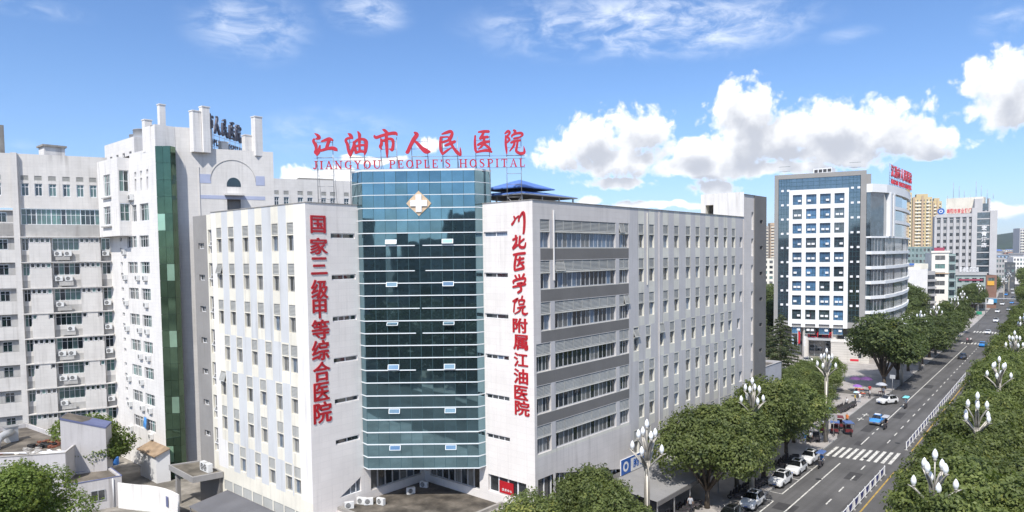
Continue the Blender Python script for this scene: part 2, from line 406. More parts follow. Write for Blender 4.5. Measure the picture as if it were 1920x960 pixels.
# facade frame: u runs along the wall (left to right seen from outside), z up, d outwards
class Fac:
    def __init__(s, o, th): s.o = Vector((o[0], o[1], 0)); s.th = th; s.e = Vector((math.cos(th), math.sin(th), 0)); s.n = Vector((math.sin(th), -math.cos(th), 0))
    def p(s, u, z, d=0.): return s.o + s.e*u + s.n*d + Vector((0, 0, z))
    def box(s, mb, u0, u1, z0, z1, d0, d1, mat):
        P = s.p
        mb.hexa((P(u0, z0, d1), P(u1, z0, d1), P(u1, z0, d0), P(u0, z0, d0), P(u0, z1, d1), P(u1, z1, d1), P(u1, z1, d0), P(u0, z1, d0)), mat); return mb
    def wall(s, mb, u0, u1, z0, z1, holes, mat, depth=.25, us=(), zs=(), reveal=None):
        """wall sheet with openings [(u0,u1,z0,z1)], each with its reveals; mat a name or f(u,z)"""
        U = sorted({round(x, 4) for x in [u0, u1, *us, *[h[0] for h in holes], *[h[1] for h in holes]] if u0-1e-6 <= x <= u1+1e-6})
        Z = sorted({round(x, 4) for x in [z0, z1, *zs, *[h[2] for h in holes], *[h[3] for h in holes]] if z0-1e-6 <= x <= z1+1e-6})
        fm = mat if callable(mat) else (lambda u, z: mat)
        for i in range(len(U)-1):
            for k in range(len(Z)-1):
                uc, zc = (U[i]+U[i+1])/2, (Z[k]+Z[k+1])/2
                if any(h[0] < uc < h[1] and h[2] < zc < h[3] for h in holes): continue
                mb.quad(s.p(U[i], Z[k]), s.p(U[i+1], Z[k]), s.p(U[i+1], Z[k+1]), s.p(U[i], Z[k+1]), fm(uc, zc))
        for a, b, c, d in holes:
            r = reveal or fm(a-.02, (c+d)/2); D = -depth
            mb.quad(s.p(a, c), s.p(a, c, D), s.p(a, d, D), s.p(a, d), r); mb.quad(s.p(b, c, D), s.p(b, c), s.p(b, d), s.p(b, d, D), r)
            mb.quad(s.p(a, c), s.p(b, c), s.p(b, c, D), s.p(a, c, D), r); mb.quad(s.p(a, d, D), s.p(b, d, D), s.p(b, d), s.p(a, d), r)
    def place(s, name, me, parent, u, z, d=0.):
        return obj(name, me, parent, loc=s.p(u, z, d)-base_of(parent), rz=s.th)
# window kit, meshes shared between alike pieces: local x along wall, y into the wall, z up
KIT = {}
def frame_mesh(w, h, nx, nz, mat, t=.06, dp=.07, rows=None):
    k = ('f', round(w, 2), round(h, 2), nx, nz, mat, t, rows)
    if k not in KIT:
        b = MB()
        b.box(0, t, 0, dp, 0, h, mat); b.box(w-t, w, 0, dp, 0, h, mat); b.box(t, w-t, 0, dp, 0, t, mat); b.box(t, w-t, 0, dp, h-t, h, mat)
        for i in range(1, nx): x = w*i/nx; b.box(x-t/2, x+t/2, .01, dp-.01, t, h-t, mat)
        zs = rows or [j/nz for j in range(1, nz)]
        for j in zs: b.box(t, w-t, .015, dp-.015, h*j-t/2, h*j+t/2, mat)
        KIT[k] = b.mesh('window')
    return KIT[k]
def pane_mesh(w, h, mat):
    k = ('p', round(w, 2), round(h, 2), mat)
    if k not in KIT: KIT[k] = MB().box(.03, w-.03, .045, .055, .03, h-.03, mat).mesh('pane')
    return KIT[k]
def louver_mesh(w, h, n=7, mat='louver_grey', t=.05):
    k = ('l', round(w, 2), round(h, 2), n, mat)
    if k not in KIT:
        b = MB()
        b.box(0, t, -.03, .05, 0, h, mat); b.box(w-t, w, -.03, .05, 0, h, mat); b.box(t, w-t, -.03, .05, 0, t, mat); b.box(t, w-t, -.03, .05, h-t, h, mat)
        for i in range(n):
            z0 = t+(h-2*t)*i/n; zz = (h-2*t)/n
            b.add(((t, -.025, z0), (w-t, -.025, z0), (w-t, .03, z0+zz*.75), (t, .03, z0+zz*.75), (t, -.02, z0-.012), (w-t, -.02, z0-.012)), ((0, 1, 2, 3), (4, 5, 1, 0)), mat)
        b.quad((t, .045, t), (w-t, .045, t), (w-t, .045, h-t), (t, .045, h-t), 'ac_fan')
        KIT[k] = b.mesh('louver_panel')
    return KIT[k]
def window(F, parent, u, z, w, h, nx=2, nz=1, frame='frame_alu', mats=('dark_glass',), depth=.2, rows=None, split=False, t=.06, panes=True):
    o = F.place('window', frame_mesh(w, h, nx, nz, frame, t, rows=rows), parent, u, z, -depth)
    if panes:
        k = nx if split else 1
        for i in range(k):
            obj('pane', pane_mesh(w/k, h, rnd.choice(mats)), o, loc=(w*i/k, 0, 0))
    return o
paint('ward_blue', (.40, .44, .58), var=.1)
paint('mid_lilac', (.46, .455, .47), stain=.2)
paint('canopy_grey', (.25, .245, .24), var=.1, stain=.2)
paint('damp_roof', (.17, .15, .12), var=.5, scale=.6)
paint('rust', (.20, .075, .045), var=.4, scale=1.5)
paint('rust_roof', (.33, .24, .16), var=.25, scale=1.)
plain('blue_drum', (.04, .18, .55), rough=.4)
plain('banner_blue', (.03, .12, .42), rough=.5)
paint('lot', (.27, .26, .245), rough=.95, var=.25, scale=.2)
paint('yard', (.30, .275, .24), rough=.95, var=.55, scale=.35)
paint('hill_green', (.035, .055, .03), rough=1, var=.4, scale=.01)
plain('navy', (.02, .035, .20), rough=.5)
leafmat('leaf_right', (.060, .088, .028), (.22, .26, .076), (.33, .32, .075))
paint('b2_grey', (.31, .30, .285), var=.06, stain=.08)
paint('b2_white', (.80, .80, .79), var=.03, stain=.08)
paint('b2_stone', (.62, .59, .54), var=.06, stain=.15)
paint('hotel_grey', (.44, .435, .43), var=.05, stain=.1)
paint('hotel_light', (.52, .51, .505), var=.05, stain=.1)
paint('yellow_wall', (.60, .48, .27), var=.05)
paint('tan_wall', (.50, .37, .25), var=.06)
paint('grey_far', (.42, .41, .40), var=.1, stain=.2)
paint('dark_far', (.10, .11, .12), var=.1)
paint('cream_light', (.78, .74, .66), var=.05, stain=.1)
paint('glass_shop', (.26, .34, .33), rough=.25, var=.15)
paint('glass_green_frame', (.36, .42, .40), var=.1)
paint('brown_wall', (.26, .15, .11), var=.1)
plain('pale_blue', (.42, .55, .70))
plain('red_bright', (.62, .03, .05))
plain('red_board', (.34, .07, .11))
plain('cart_red', (.16, .025, .03))
plain('orange_board', (.75, .40, .06))
plain('blue_board', (.03, .22, .42))
def carpaint(name, col, metal=0.):
    m, g, b = _principled(name); b.inputs['Base Color'].default_value = (*col, 1); b.inputs['Roughness'].default_value = .35; b.inputs['Metallic'].default_value = metal
    b.inputs['Coat Weight'].default_value = .8; b.inputs['Coat Roughness'].default_value = .08
    n = g.noise(g.new('ShaderNodeNewGeometry').outputs['Position'], 1.3, 3); g.l.new(g.mix(g.smooth(n, .3, .7), tuple(v*.93 for v in col)+(1,), (*col, 1)), b.inputs['Base Color'])
carpaint('car_white', (.76, .76, .75)); carpaint('car_dark', (.05, .055, .06), .3); carpaint('car_black', (.012, .012, .014)); carpaint('car_silver', (.45, .46, .47), .5); carpaint('car_red', (.30, .02, .03)); carpaint('taxi_blue', (.03, .27, .72)); carpaint('scoot_paint', (.07, .06, .065))
glass('car_glass', (.012, .014, .016), spec=.9)
plain('lamp_glass', (.62, .64, .66), rough=.1, coat=1.); plain('tail_red', (.35, .02, .02), rough=.2, coat=1.); plain('rim_alu', (.42, .43, .44), rough=.3, metal=.7)
for nm, c in dict(cloth_dark=(.03,.03,.04), cloth_white=(.72,.72,.72), cloth_grey=(.42,.43,.46), cloth_blue=(.04,.20,.48), cloth_pink=(.55,.25,.30), cloth_yellow=(.62,.45,.06), cloth_orange=(.62,.20,.05), cloth_red=(.45,.03,.04), navy_cloth=(.08,.14,.32), cyan_cloth=(.20,.60,.62), pale_cyan=(.50,.70,.80), purple_cloth=(.28,.12,.42), purple_dark=(.12,.05,.16), hair=(.015,.012,.01), skin=(.45,.28,.20), board_grey=(.45,.46,.47), green_board=(.03,.28,.16), stone_post=(.42,.36,.27)).items(): plain(nm, c, rough=.75)
leafmat('leaf_park', (.010, .020, .008), (.038, .055, .018))
paint('park_ground', (.03, .035, .02), rough=1)
paint('city_far', (.16, .17, .18), var=.15)
glass('b2_curtain', (.20, .245, .27), rough=.05, metal=.9, wav=.05, wscale=.5, var=.08, jit=0.)
paint('patch', (.062, .06, .06), rough=.9, var=.2, scale=1.)
# ------------------------------------------------------------------ lettering
GLY = {}
def char_mesh(ch, w, h, mat, depth=.12, bold=.018, name='character', res=3, fat=0.):
    """block character from the built-in font, fitted to w x h, standing in the local xz plane, front towards -y"""
    k = (ch, round(w, 3), round(h, 3), mat, depth, bold)
    if k in GLY: return GLY[k]
    cu = bpy.data.curves.new('glyph', 'FONT'); cu.body = ch; cu.offset = bold; cu.extrude = .05; cu.resolution_u = res
    o = bpy.data.objects.new('glyph', cu); COL.objects.link(o)
    dg = bpy.context.evaluated_depsgraph_get(); dg.update()
    me = bpy.data.meshes.new_from_object(o.evaluated_get(dg)); bpy.data.objects.remove(o); bpy.data.curves.remove(cu)
    n = len(me.vertices); a = np.empty(n*3, dtype=np.float32); me.vertices.foreach_get('co', a); a = a.reshape(-1, 3)
    lo, hi = a.min(0), a.max(0); s = np.maximum(hi-lo, 1e-6)
    x = (a[:, 0]-lo[0])/s[0]*w; z = (a[:, 1]-lo[1])/s[1]*h; y = -(a[:, 2]-lo[2])/s[2]*depth
    me.vertices.foreach_set('co', np.stack([x, y, z], 1).astype(np.float32).ravel())
    if fat:                                   # a heavy face: the glyph thickened sideways and a little up and down
        bm = bmesh.new()
        for i, (dx, dz) in enumerate(((0, 0), (-fat, 0), (fat, 0), (0, fat*.6), (0, -fat*.6))):
            b0 = len(bm.verts); bm.from_mesh(me); bm.verts.ensure_lookup_table()
            for v in bm.verts[b0:]: v.co.x += dx*w; v.co.z += dz*h; v.co.y -= .003*i
        bm.to_mesh(me); bm.free()
    me.materials.clear(); me.materials.append(mt(mat)); me.name = name; me.update()
    GLY[k] = me; return me
def brush_mesh(strokes, box, w, h, mat, depth=.14, name='character', sub=5, wk=1.0):
    """brush character: strokes of (x, y, width) in drawing units (y down) fitted to w x h"""
    x0, x1, y0, y1 = box; sx, sz = w/(x1-x0), h/(y1-y0); mb = MB()
    for si, st in enumerate(strokes):
        P = [Vector(((p[0]-x0)*sx, (y1-p[1])*sz, p[2]*wk*(sx+sz)/2)) for p in st]
        if len(P) == 1: P = [P[0], P[0]+Vector((.01, 0, 0))]
        pts = []
        for i in range(len(P)-1):
            a, b, c, d = P[max(i-1, 0)], P[i], P[i+1], P[min(i+2, len(P)-1)]
            for k in range(sub):
                t = k/sub
                pts.append(.5*((2*b)+(c-a)*t+(2*a-5*b+4*c-d)*t*t+(3*b-a-3*c+d)*t**3))
        pts.append(P[-1])
        d0 = (pts[1]-pts[0]).to_2d().normalized(); d1 = (pts[-1]-pts[-2]).to_2d().normalized()
        ring = []
        L, Rr = [], []
        for i, p in enumerate(pts):
            t = (pts[min(i+1, len(pts)-1)]-pts[max(i-1, 0)]).to_2d()
            t = t.normalized() if t.length > 1e-9 else d0
            nn = Vector((-t.y, t.x)); L.append(p.to_2d()+nn*p.z/2); Rr.append(p.to_2d()-nn*p.z/2)
        cap0 = pts[0].to_2d()-d0*pts[0].z*.38; cap1 = pts[-1].to_2d()+d1*pts[-1].z*.38
        L = [cap0+Vector((-d0.y, d0.x))*pts[0].z*.22]+L+[cap1+Vector((-d1.y, d1.x))*pts[-1].z*.22]
        Rr = [cap0-Vector((-d0.y, d0.x))*pts[0].z*.22]+Rr+[cap1-Vector((-d1.y, d1.x))*pts[-1].z*.22]
        yf = -depth-.004*si; n = len(L)
        vs = [(q.x, yf, q.y) for q in L]+[(q.x, yf, q.y) for q in Rr]+[(q.x, 0, q.y) for q in L]+[(q.x, 0, q.y) for q in Rr]
        fs = []
        for i in range(n-1):
            fs += [(n+i, n+i+1, i+1, i), (i, i+1, 2*n+i+1, 2*n+i), (n+i+1, n+i, 3*n+i, 3*n+i+1)]
        fs += [(0, 2*n, 3*n, n), (2*n-1, 4*n-1, 3*n-1, n-1)]
        mb.add(vs, fs, mat)
    return mb.mesh(name)
BR = {
 'jiang': ((60,470,120,575), [[(105,130,14),(150,165,52),(172,215,60),(122,238,26)],[(95,235,26),(80,280,46),(115,360,58),(118,440,38),(105,505,44),(140,565,14)],[(128,555,36),(160,480,62),(186,365,20)],[(210,288,24),(280,262,50),(345,240,58),(392,268,36)],[(345,250,50),(312,345,52),(290,430,50)],[(195,472,44),(285,440,50),(380,420,56),(438,448,70),(462,476,24)]]),
 'you': ((610,970,90,555), [[(665,130,16),(700,158,56),(724,212,46)],[(715,208,36),(655,218,38),(625,255,40),(652,330,50),(660,420,40),(688,500,58),(690,548,18)],[(692,530,36),(722,440,50),(745,350,34),(748,280,26)],[(757,285,36),(766,380,50),(780,488,38)],[(762,290,38),(815,245,40),(885,235,45),(942,268,54),(946,350,54),(930,450,52),(915,518,20)],[(820,98,24),(842,150,50),(842,230,44),(838,340,40),(842,455,38)],[(775,368,34),(850,345,40),(922,345,34)],[(782,482,38),(850,455,45),(922,470,38)]]),
 'shi': ((1105,1520,75,590), [[(1262,82,18),(1300,98,52),(1342,142,56)],[(1118,188,34),(1142,220,50),(1250,186,48),(1400,152,54),(1490,150,58),(1512,182,26)],[(1332,135,46),(1326,260,58),(1331,400,54),(1334,500,44),(1331,582,10)],[(1236,250,36),(1238,330,52),(1216,382,48),(1240,425,24)],[(1240,282,34),(1300,266,40),(1365,246,44),(1432,262,54),(1446,332,46),(1432,420,54),(1415,452,26),(1385,422,30)]]),
 'ren': ((1665,2085,110,490), [[(1815,125,36),(1852,160,66),(1800,240,66),(1740,350,58),(1700,440,58),(1682,462,60)],[(1795,268,24),(1850,300,50),(1930,392,66),(2000,445,86),(2062,455,36)]]),
 'min': ((400,765,75,495), [[(440,138,20),(510,115,44),(585,96,50),(612,132,48),(580,205,58),(545,240,40)],[(432,190,34),(490,185,24),(540,182,24)],[(422,190,38),(414,300,46),(420,400,46),(446,468,32)],[(448,462,38),(520,410,36),(592,362,18)],[(492,326,36),(560,300,48),(655,262,46)],[(440,272,36),(520,250,38),(575,224,36)],[(558,195,44),(590,290,46),(640,380,46),(700,450,58),(750,488,22),(747,420,30),(740,358,8)]]),
 'yi': ((935,1245,75,465), [[(1015,105,26),(1100,95,44),(1190,97,48)],[(960,168,30),(954,280,42),(960,400,46),(976,455,36)],[(975,452,36),(1080,430,44),(1170,425,52),(1236,450,34)],[(1100,112,46),(1080,160,42),(1040,212,36)],[(1040,218,44),(1110,196,44),(1174,192,46)],[(1002,328,38),(1080,290,48),(1196,270,44)],[(1112,190,46),(1100,300,42),(1055,362,36),(1010,402,14)],[(1100,312,38),(1160,350,44),(1216,408,40)]]),
 'yuan': ((1440,1775,70,485), [[(1450,142,24),(1500,105,44),(1528,132,36),(1490,190,36),(1522,240,36),(1482,290,28)],[(1464,180,32),(1460,300,38),(1470,400,38),(1476,472,20)],[(1586,88,24),(1615,106,44),(1600,150,36)],[(1562,200,24),(1568,172,34),(1640,142,38),(1712,140,44),(1732,170,36),(1690,202,22)],[(1592,226,32),(1682,210,32)],[(1546,292,36),(1620,266,38),(1692,256,36)],[(1602,272,36),(1590,340,38),(1525,430,20)],[(1652,270,36),(1640,360,38),(1630,430,44),(1690,470,46),(1758,455,46),(1750,352,8)]]),
 'chuan': ((135,255,35,215), [[(158,72,12),(166,98,13),(140,136,16)],[(166,95,9),(200,70,11),(198,112,13)],[(200,90,8),(236,44,20),(246,110,18),(240,200,16),(232,212,8)]]),
 'bei': ((143,268,235,355), [[(150,272,15),(188,256,14)],[(176,240,16),(180,290,18),(150,340,18)],[(150,346,14),(195,314,13)],[(214,246,14),(208,318,16),(228,335,18),(256,330,15),(264,298,8)],[(250,268,12),(216,292,12)]]),
 'yi2': ((155,258,383,532), [[(158,402,14),(205,394,16),(254,390,16)],[(182,402,16),(168,470,18),(165,522,14)],[(168,524,14),(242,506,18)],[(192,442,13),(242,430,14)],[(212,420,13),(206,468,14),(186,490,9)],[(200,466,12),(243,460,12)],[(215,464,11),(243,494,12)]]),
 'xue': ((145,258,563,712), [[(168,580,13),(182,602,11)],[(200,574,13),(207,597,10)],[(242,568,14),(226,596,11)],[(154,638,12),(160,618,14),(240,598,14),(252,614,13),(238,638,10)],[(186,642,12),(226,636,14),(206,662,12)],[(150,668,13),(252,644,14)],[(212,660,13),(217,690,16),(190,710,13)]]),
 'yuan2': ((145,275,742,900), [[(150,792,12),(192,766,12),(166,805,10)],[(166,782,11),(156,880,12)],[(230,746,13),(224,766,11)],[(200,802,11),(206,780,12),(246,780,13),(240,802,9)],[(202,816,11),(242,810,11)],[(190,846,11),(252,830,12)],[(216,842,11),(205,870,11),(165,896,7)],[(236,840,11),(230,880,13),(250,895,15),(272,884,8)]]),
}
# serif capitals (x, y down, width) on a 70 x 100 grid
def SER(x, y, w=26, t=7): return [(x-w/2, y, t), (x+w/2, y, t)]
LAT = {
 'J': (50, [[(34,3,15),(34,70,15),(28,92,12),(10,94,9)], [(9,88,16),(11,86,16)], SER(34,3)]),
 'I': (34, [[(17,4,16),(17,96,16)], SER(17,4), SER(17,96)]),
 'A': (76, [[(38,2,8),(10,96,7)], [(38,2,10),(64,96,17)], [(20,66,7),(54,66,7)], SER(10,96,20), SER(64,96,24)]),
 'N': (80, [[(14,4,8),(14,96,8)], [(12,4,12),(64,96,17)], [(66,4,8),(66,96,8)], SER(12,4,22), SER(14,96,24), SER(66,4,24)]),
 'G': (78, [[(66,30,8),(60,10,8),(40,3,8),(16,20,14),(10,50,17),(16,80,14),(40,97,8),(58,92,8),(64,80,12)], [(64,60,15),(64,92,15)], SER(62,58,26)]),
 'Y': (74, [[(12,4,16),(38,52,14)], [(62,4,7),(38,52,8)], [(38,50,16),(38,96,16)], SER(12,4,24), SER(62,4,22), SER(38,96)]),
 'O': (80, [[(40,3,8),(16,20,14),(10,50,18),(16,80,14),(40,97,8),(64,80,14),(70,50,18),(64,20,14),(40,3,8)]]),
 'U': (78, [[(14,4,16),(14,64,16),(22,90,13),(42,97,9),(60,88,8),(66,64,8),(66,4,8)], SER(14,4,24), SER(66,4,22)]),
 'P': (64, [[(14,4,16),(14,96,16)], [(14,5,7),(40,5,8),(55,18,13),(55,38,13),(40,52,8),(14,52,7)], SER(13,4,22), SER(14,96)]),
 'E': (64, [[(14,4,16),(14,96,16)], [(8,4,7),(56,4,7)], [(56,4,8),(57,24,5)], [(14,50,7),(42,50,7)], [(42,38,6),(42,62,6)], [(8,96,7),(58,96,7)], [(58,96,8),(59,74,5)]]),
 'L': (60, [[(14,4,16),(14,96,16)], SER(14,4), [(8,96,7),(54,96,7)], [(54,96,9),(56,70,5)]]),
 "'": (24, [[(12,6,16),(12,16,14),(8,30,5)]]),
 'S': (60, [[(50,26,6),(46,8,8),(30,3,8),(12,14,12),(14,34,16),(42,56,17),(50,76,15),(40,94,9),(24,97,8),(10,90,8),(8,72,5)]]),
 'H': (82, [[(14,4,16),(14,96,16)], [(68,4,16),(68,96,16)], [(14,50,7),(68,50,7)], SER(14,4), SER(14,96), SER(68,4), SER(68,96)]),
 'T': (70, [[(35,4,16),(35,96,16)], [(6,5,7),(64,5,7)], [(6,5,8),(5,26,5)], [(64,5,8),(65,26,5)], SER(35,96)]),
}
def latin_row(F, parent, text, u0, u1, z0, z1, d, mat, depth=.08, space=70, gap=26, name='letter'):
    tot = 0
    for c in text: tot += (space if c == ' ' else LAT[c][0]+gap)
    tot -= gap; k = (u1-u0)/tot; u = u0; h = z1-z0
    for c in text:
        if c == ' ': u += space*k; continue
        w, st = LAT[c]
        key = ('lat', c, round(k, 5), round(h, 3), mat)
        if key not in GLY: GLY[key] = brush_mesh(st, (0, w, 0, 100), w*k, h, mat, depth, name, sub=4)
        F.place(name, GLY[key], parent, u, z0, d); u += (w+gap)*k
def fit_text(F, parent, text, u0, u1, z0, z1, d, mat, depth=.05, name='character', bold=.015, vertical=False, gap=.15):
    n = len(text)
    for i, c in enumerate(text):
        if c == ' ': continue
        if vertical:
            hh = (z1-z0)/n; F.place(name, char_mesh(c, u1-u0, hh*(1-gap), mat, depth, bold, name, 2), parent, u0, z1-hh*(i+1)+hh*gap/2, d)
        else:
            ww = (u1-u0)/n; F.place(name, char_mesh(c, ww*(1-gap), z1-z0, mat, depth, bold, name, 2), parent, u0+ww*i+ww*gap/2, z0, d)

# ------------------------------------------------------------------ the L shaped hospital building
ZT = [30.14, 26.42, 22.66, 18.95, 15.15, 11.5, 7.7]      # louver tops of the seven storeys
LH, GAPH, WH = 1.02, .12, 1.42
HOSP = thing('hospital_building', 'large white L shaped hospital building with blue glass corner tower and red characters', 'building', (-48, 45, 0))
FL = Fac((0, 33.36), 0); FLP = Fac((-53.4, 0), R(90)); FRP = Fac((0, 46.6), 0); FR = Fac((-38.44, 0), R(90))
CA = [(-70.3,-69.2),(-67.75,-66.6),(-64.8,-63.65),(-62.2,-61.05),(-59.2,-58.1),(-56.55,-55.45)]
CB = [(-69.2,-68.1),(-66.65,-65.5),(-63.6,-62.5),(-60.95,-59.8),(-57.95,-56.8),(-56.42,-55.32)]
RA = [(64.58,65.65),(66.8,67.9),(69.95,71.1),(72.55,73.65),(75.45,76.6),(78.,79.1),(80.78,81.9),(83.3,84.4),(86.1,87.15),(88.65,89.75)]
RB = [(63.5,64.5),(66.05,67.05),(68.9,70.),(71.5,72.6),(74.33,75.45),(76.95,78.),(79.75,80.85),(82.3,83.4),(85.15,86.25),(87.6,88.75)]
SLOT = 'cream_wall'
CURT = ('curtain_glass', 'curtain_glass', 'curtain_glass', 'blue_glass', 'dark_glass')
CURT2 = ('curtain_glass', 'dark_glass', 'dark_glass', 'blue_glass')
def strip_window(F, u0, u1, zt, mats, nlou=7, frame='frame_alu', tilt=.06):
    w = u1-u0
    lm = louver_mesh(w-.02, LH-.06, nlou)
    o = F.place('louver_panel', lm, HOSP, u0+.01, zt-LH+.03, -.06)
    if rnd.random() < tilt: o.rotation_euler = (R(-rnd.uniform(8, 22)), 0, F.th); o.location += F.n*.30
    window(F, HOSP, u0+.03, zt-LH-GAPH-WH+.03, w-.06, WH-.02, 2, 1, frame, mats, .2, split=True, t=.035)
def facade_rows(F, mb, u0, u1, rows, ztop, zbot, colA, colB, paintf, mats, extra=None, zts=ZT):
    """storeys of narrow window slots, the columns stepping sideways on some storeys"""
    for k in rows:
        cols = colB if k in (3, 6) else colA
        za = ztop if k == rows[0] else zts[k]+.16
        zb = zts[k+1]+.16 if k < rows[-1] else zbot
        t = zts[k]; holes = []
        for a, b in cols:
            holes += [(a, b, t-LH, t), (a, b, t-LH-GAPH-WH, t-LH-GAPH)]
            strip_window(F, a, b, t, mats)
        us = [x for c in cols for x in (c[0]-.09, c[1]+.09)]
        ex = [e for e in (extra or []) if zb < (e[2]+e[3])/2 < za]
        F.wall(mb, u0, u1, zb, za, holes+ex, lambda u, z, cols=cols, k=k: paintf(u, z, cols, k), .25, us=us, reveal=None)
def paint_left(u, z, cols, k):
    if z > ZT[0]+.15 and z > 31.55: return 'white_wall'
    if u < cols[0][0]-.1: return 'white_wall'
    if u > cols[-1][1]+.08: return 'white_wall'
    for a, b in cols:
        if a-.1 < u < b+.1: return 'cream_wall'
    return 'blue_pilaster'
mb = MB()
facade_rows(FL, mb, -71.4, -53.4, list(range(7)), 31.8, 4.85, CA, CB, paint_left, CURT)
FL.wall(mb, -71.4, -53.4, 2.2, 4.85, [(-70.3+2.0*i, -68.5+2.0*i, 2.5, 3.55) for i in range(8)], 'cream_wall', .25)
for i in range(8): FL.place('louver_panel', louver_mesh(1.78, 1.0, 6), HOSP, -70.29+2.0*i, 2.53, -.05)
FL.wall(mb, -71.4, -53.4, 0, 2.2, [], 'cream_wall')
mb.build('wall', HOSP)
# end panel with the block characters (faces east)
SLZ = [28.9, 25.1, 21.28, 17.45, 13.65, 9.85]
mb = MB()
tri = [(36.2, 4.62), (38.6, 4.62), (38.6, 6.0)]
FLP.wall(mb, 33.36, 39.2, 6.8, 31.8, [(35.9, 38.55, z-.25, z+.25) for z in SLZ], 'end_panel', .2)
FLP.wall(mb, 33.36, 36.2, 0, 6.8, [], 'end_panel'); FLP.wall(mb, 36.2, 38.6, 0, 4.62, [], 'end_panel'); FLP.wall(mb, 38.6, 39.2, 0, 6.8, [], 'end_panel'); FLP.wall(mb, 36.2, 38.6, 6.0, 6.8, [], 'end_panel')
P = FLP.p
mb.add((P(36.2, 4.62), P(38.6, 6.0), P(36.2, 6.0)), ((0, 1, 2),), 'end_panel')
mb.quad(P(36.2, 4.62), P(38.6, 6.0), P(38.6, 6.0, -.25), P(36.2, 4.62, -.25), 'end_panel'); mb.quad(P(38.6, 4.62), P(38.6, 6.0), P(38.6, 6.0, -.25), P(38.6, 4.62, -.25), 'end_panel')
mb.quad(P(36.2, 4.62), P(38.6, 4.62), P(38.6, 4.62, -.25), P(36.2, 4.62, -.25), 'frame_white')
FLP.wall(mb, 39.2, 46.6, 0, 7.2, [(39.75, 46.2, 4.35, 6.75)], 'end_panel', .2)
FLP.wall(mb, 39.2, 46.6, 7.2, 31.8, [], 'end_panel')
mb.build('wall', HOSP)
wt = MB(); wt.add((P(36.2, 4.62, -.2), P(38.6, 4.62, -.2), P(38.6, 6.0, -.2)), ((0, 1, 2),), 'blue_glass')
w0 = wt.build('window', HOSP); fm = MB()
for u in (37.5, 38.1): FLP.box(fm, u-.03, u+.03, 4.64, 4.62+(u-36.2)*.575, -.19, -.13, 'frame_white')
obj('frame', fm.mesh('frame'), w0, loc=(0, 0, 0))
for i, z in enumerate(SLZ):
    window(FLP, HOSP, 35.92, z-.23, 2.61, .46, 4 if i in (2,) else 2, 1, 'frame_white', ('teal_dark', 'dark_glass', 'curtain_glass'), .12, split=True)
for i in range(7): window(FLP, HOSP, 39.78+.915*i, 4.38, .9, 2.34, 1, 1, 'frame_alu', ('blue_glass', 'curtain_glass', 'dark_glass', 'dark_glass'), .15)
# end panel with the mixed characters (faces south)
mb = MB()
FRP.wall(mb, -44.62, -38.44, 6.8, 31.8, [(-44.4, -41.42, z-.24, z+.24) for z in SLZ], 'end_panel', .2)
FRP.wall(mb, -44.62, -38.44, 0, 6.8, [(-44.25, -39.5, 4.5, 6.15)], 'end_panel', .3)
FRP.wall(mb, -53.4, -44.62, 0, 7.2, [(-52.6, -45.4, 4.3, 6.7)], 'end_panel', .2)
FRP.wall(mb, -53.4, -44.62, 7.2, 31.8, [], 'end_panel')
mb.build('wall', HOSP)
for i, z in enumerate(SLZ):
    window(FRP, HOSP, -44.38, z-.22, 2.94, .44, 2 if i < 3 else 4, 1, 'frame_white', ('dark_glass', 'dark_glass', 'blue_glass'), .12, split=True)
for i in range(8): window(FRP, HOSP, -52.58+.9*i, 4.33, .88, 2.34, 1, 1, 'frame_alu', ('dark_glass', 'dark_glass', 'curtain_glass'), .15)
for i in range(4): window(FRP, HOSP, -44.22+1.18*i, 4.53, 1.16, 1.6, 1, 1, 'frame_white', ('dark_glass',), .22)
po = MB(); FRP.box(po, -42.95, -41.2, 4.62, 5.75, -.2, -.14, 'red_sign'); po = po.build('poster', HOSP)
for i in range(4): obj('print', char_mesh('健康中心'[i], .24, .26, 'white_plain', .01, .01, 'print', 1), po, loc=FRP.p(-42.6+.33*i, 4.85, -.13))
# long east facade
mb = MB()
E0, E1 = 46.6, 92.6
def paint_right(u, z, cols, k):
    for a, b in cols:
        if a-.1 < u < b+.1: return 'grey_panel'
    if u > 90.2 and k != 3: return 'pinkgrey_wall' if u > 92.3 else 'grey_lilac'
    return 'grey_lilac'
slit = [(91.25, 92.2) if k not in (3, 6) else (90.5, 91.5) for k in range(7)]
ex = [(slit[k][0], slit[k][1], ZT[k]-LH-GAPH-WH, ZT[k]-LH-GAPH+.02) for k in range(7)]
facade_rows(FR, mb, 62.79, E1, list(range(7)), 31.8, 4.9, RA, RB, paint_right, CURT2, extra=ex)
for k in range(7): window(FR, HOSP, slit[k][0]+.02, ZT[k]-LH-GAPH-WH+.02, slit[k][1]-slit[k][0]-.04, WH-.02, 1, 1, 'frame_white', CURT2, .2)
FR.wall(mb, 62.79, E1, 0, 4.9, [(70.6+2.6*i, 72.6+2.6*i, .6, 3.0) for i in range(8)], 'pinkgrey_wall', .3)
for i in range(8): window(FR, HOSP, 70.62+2.6*i, .62, 1.96, 2.36, 2, 1, 'frame_alu', ('dark_glass',), .25)
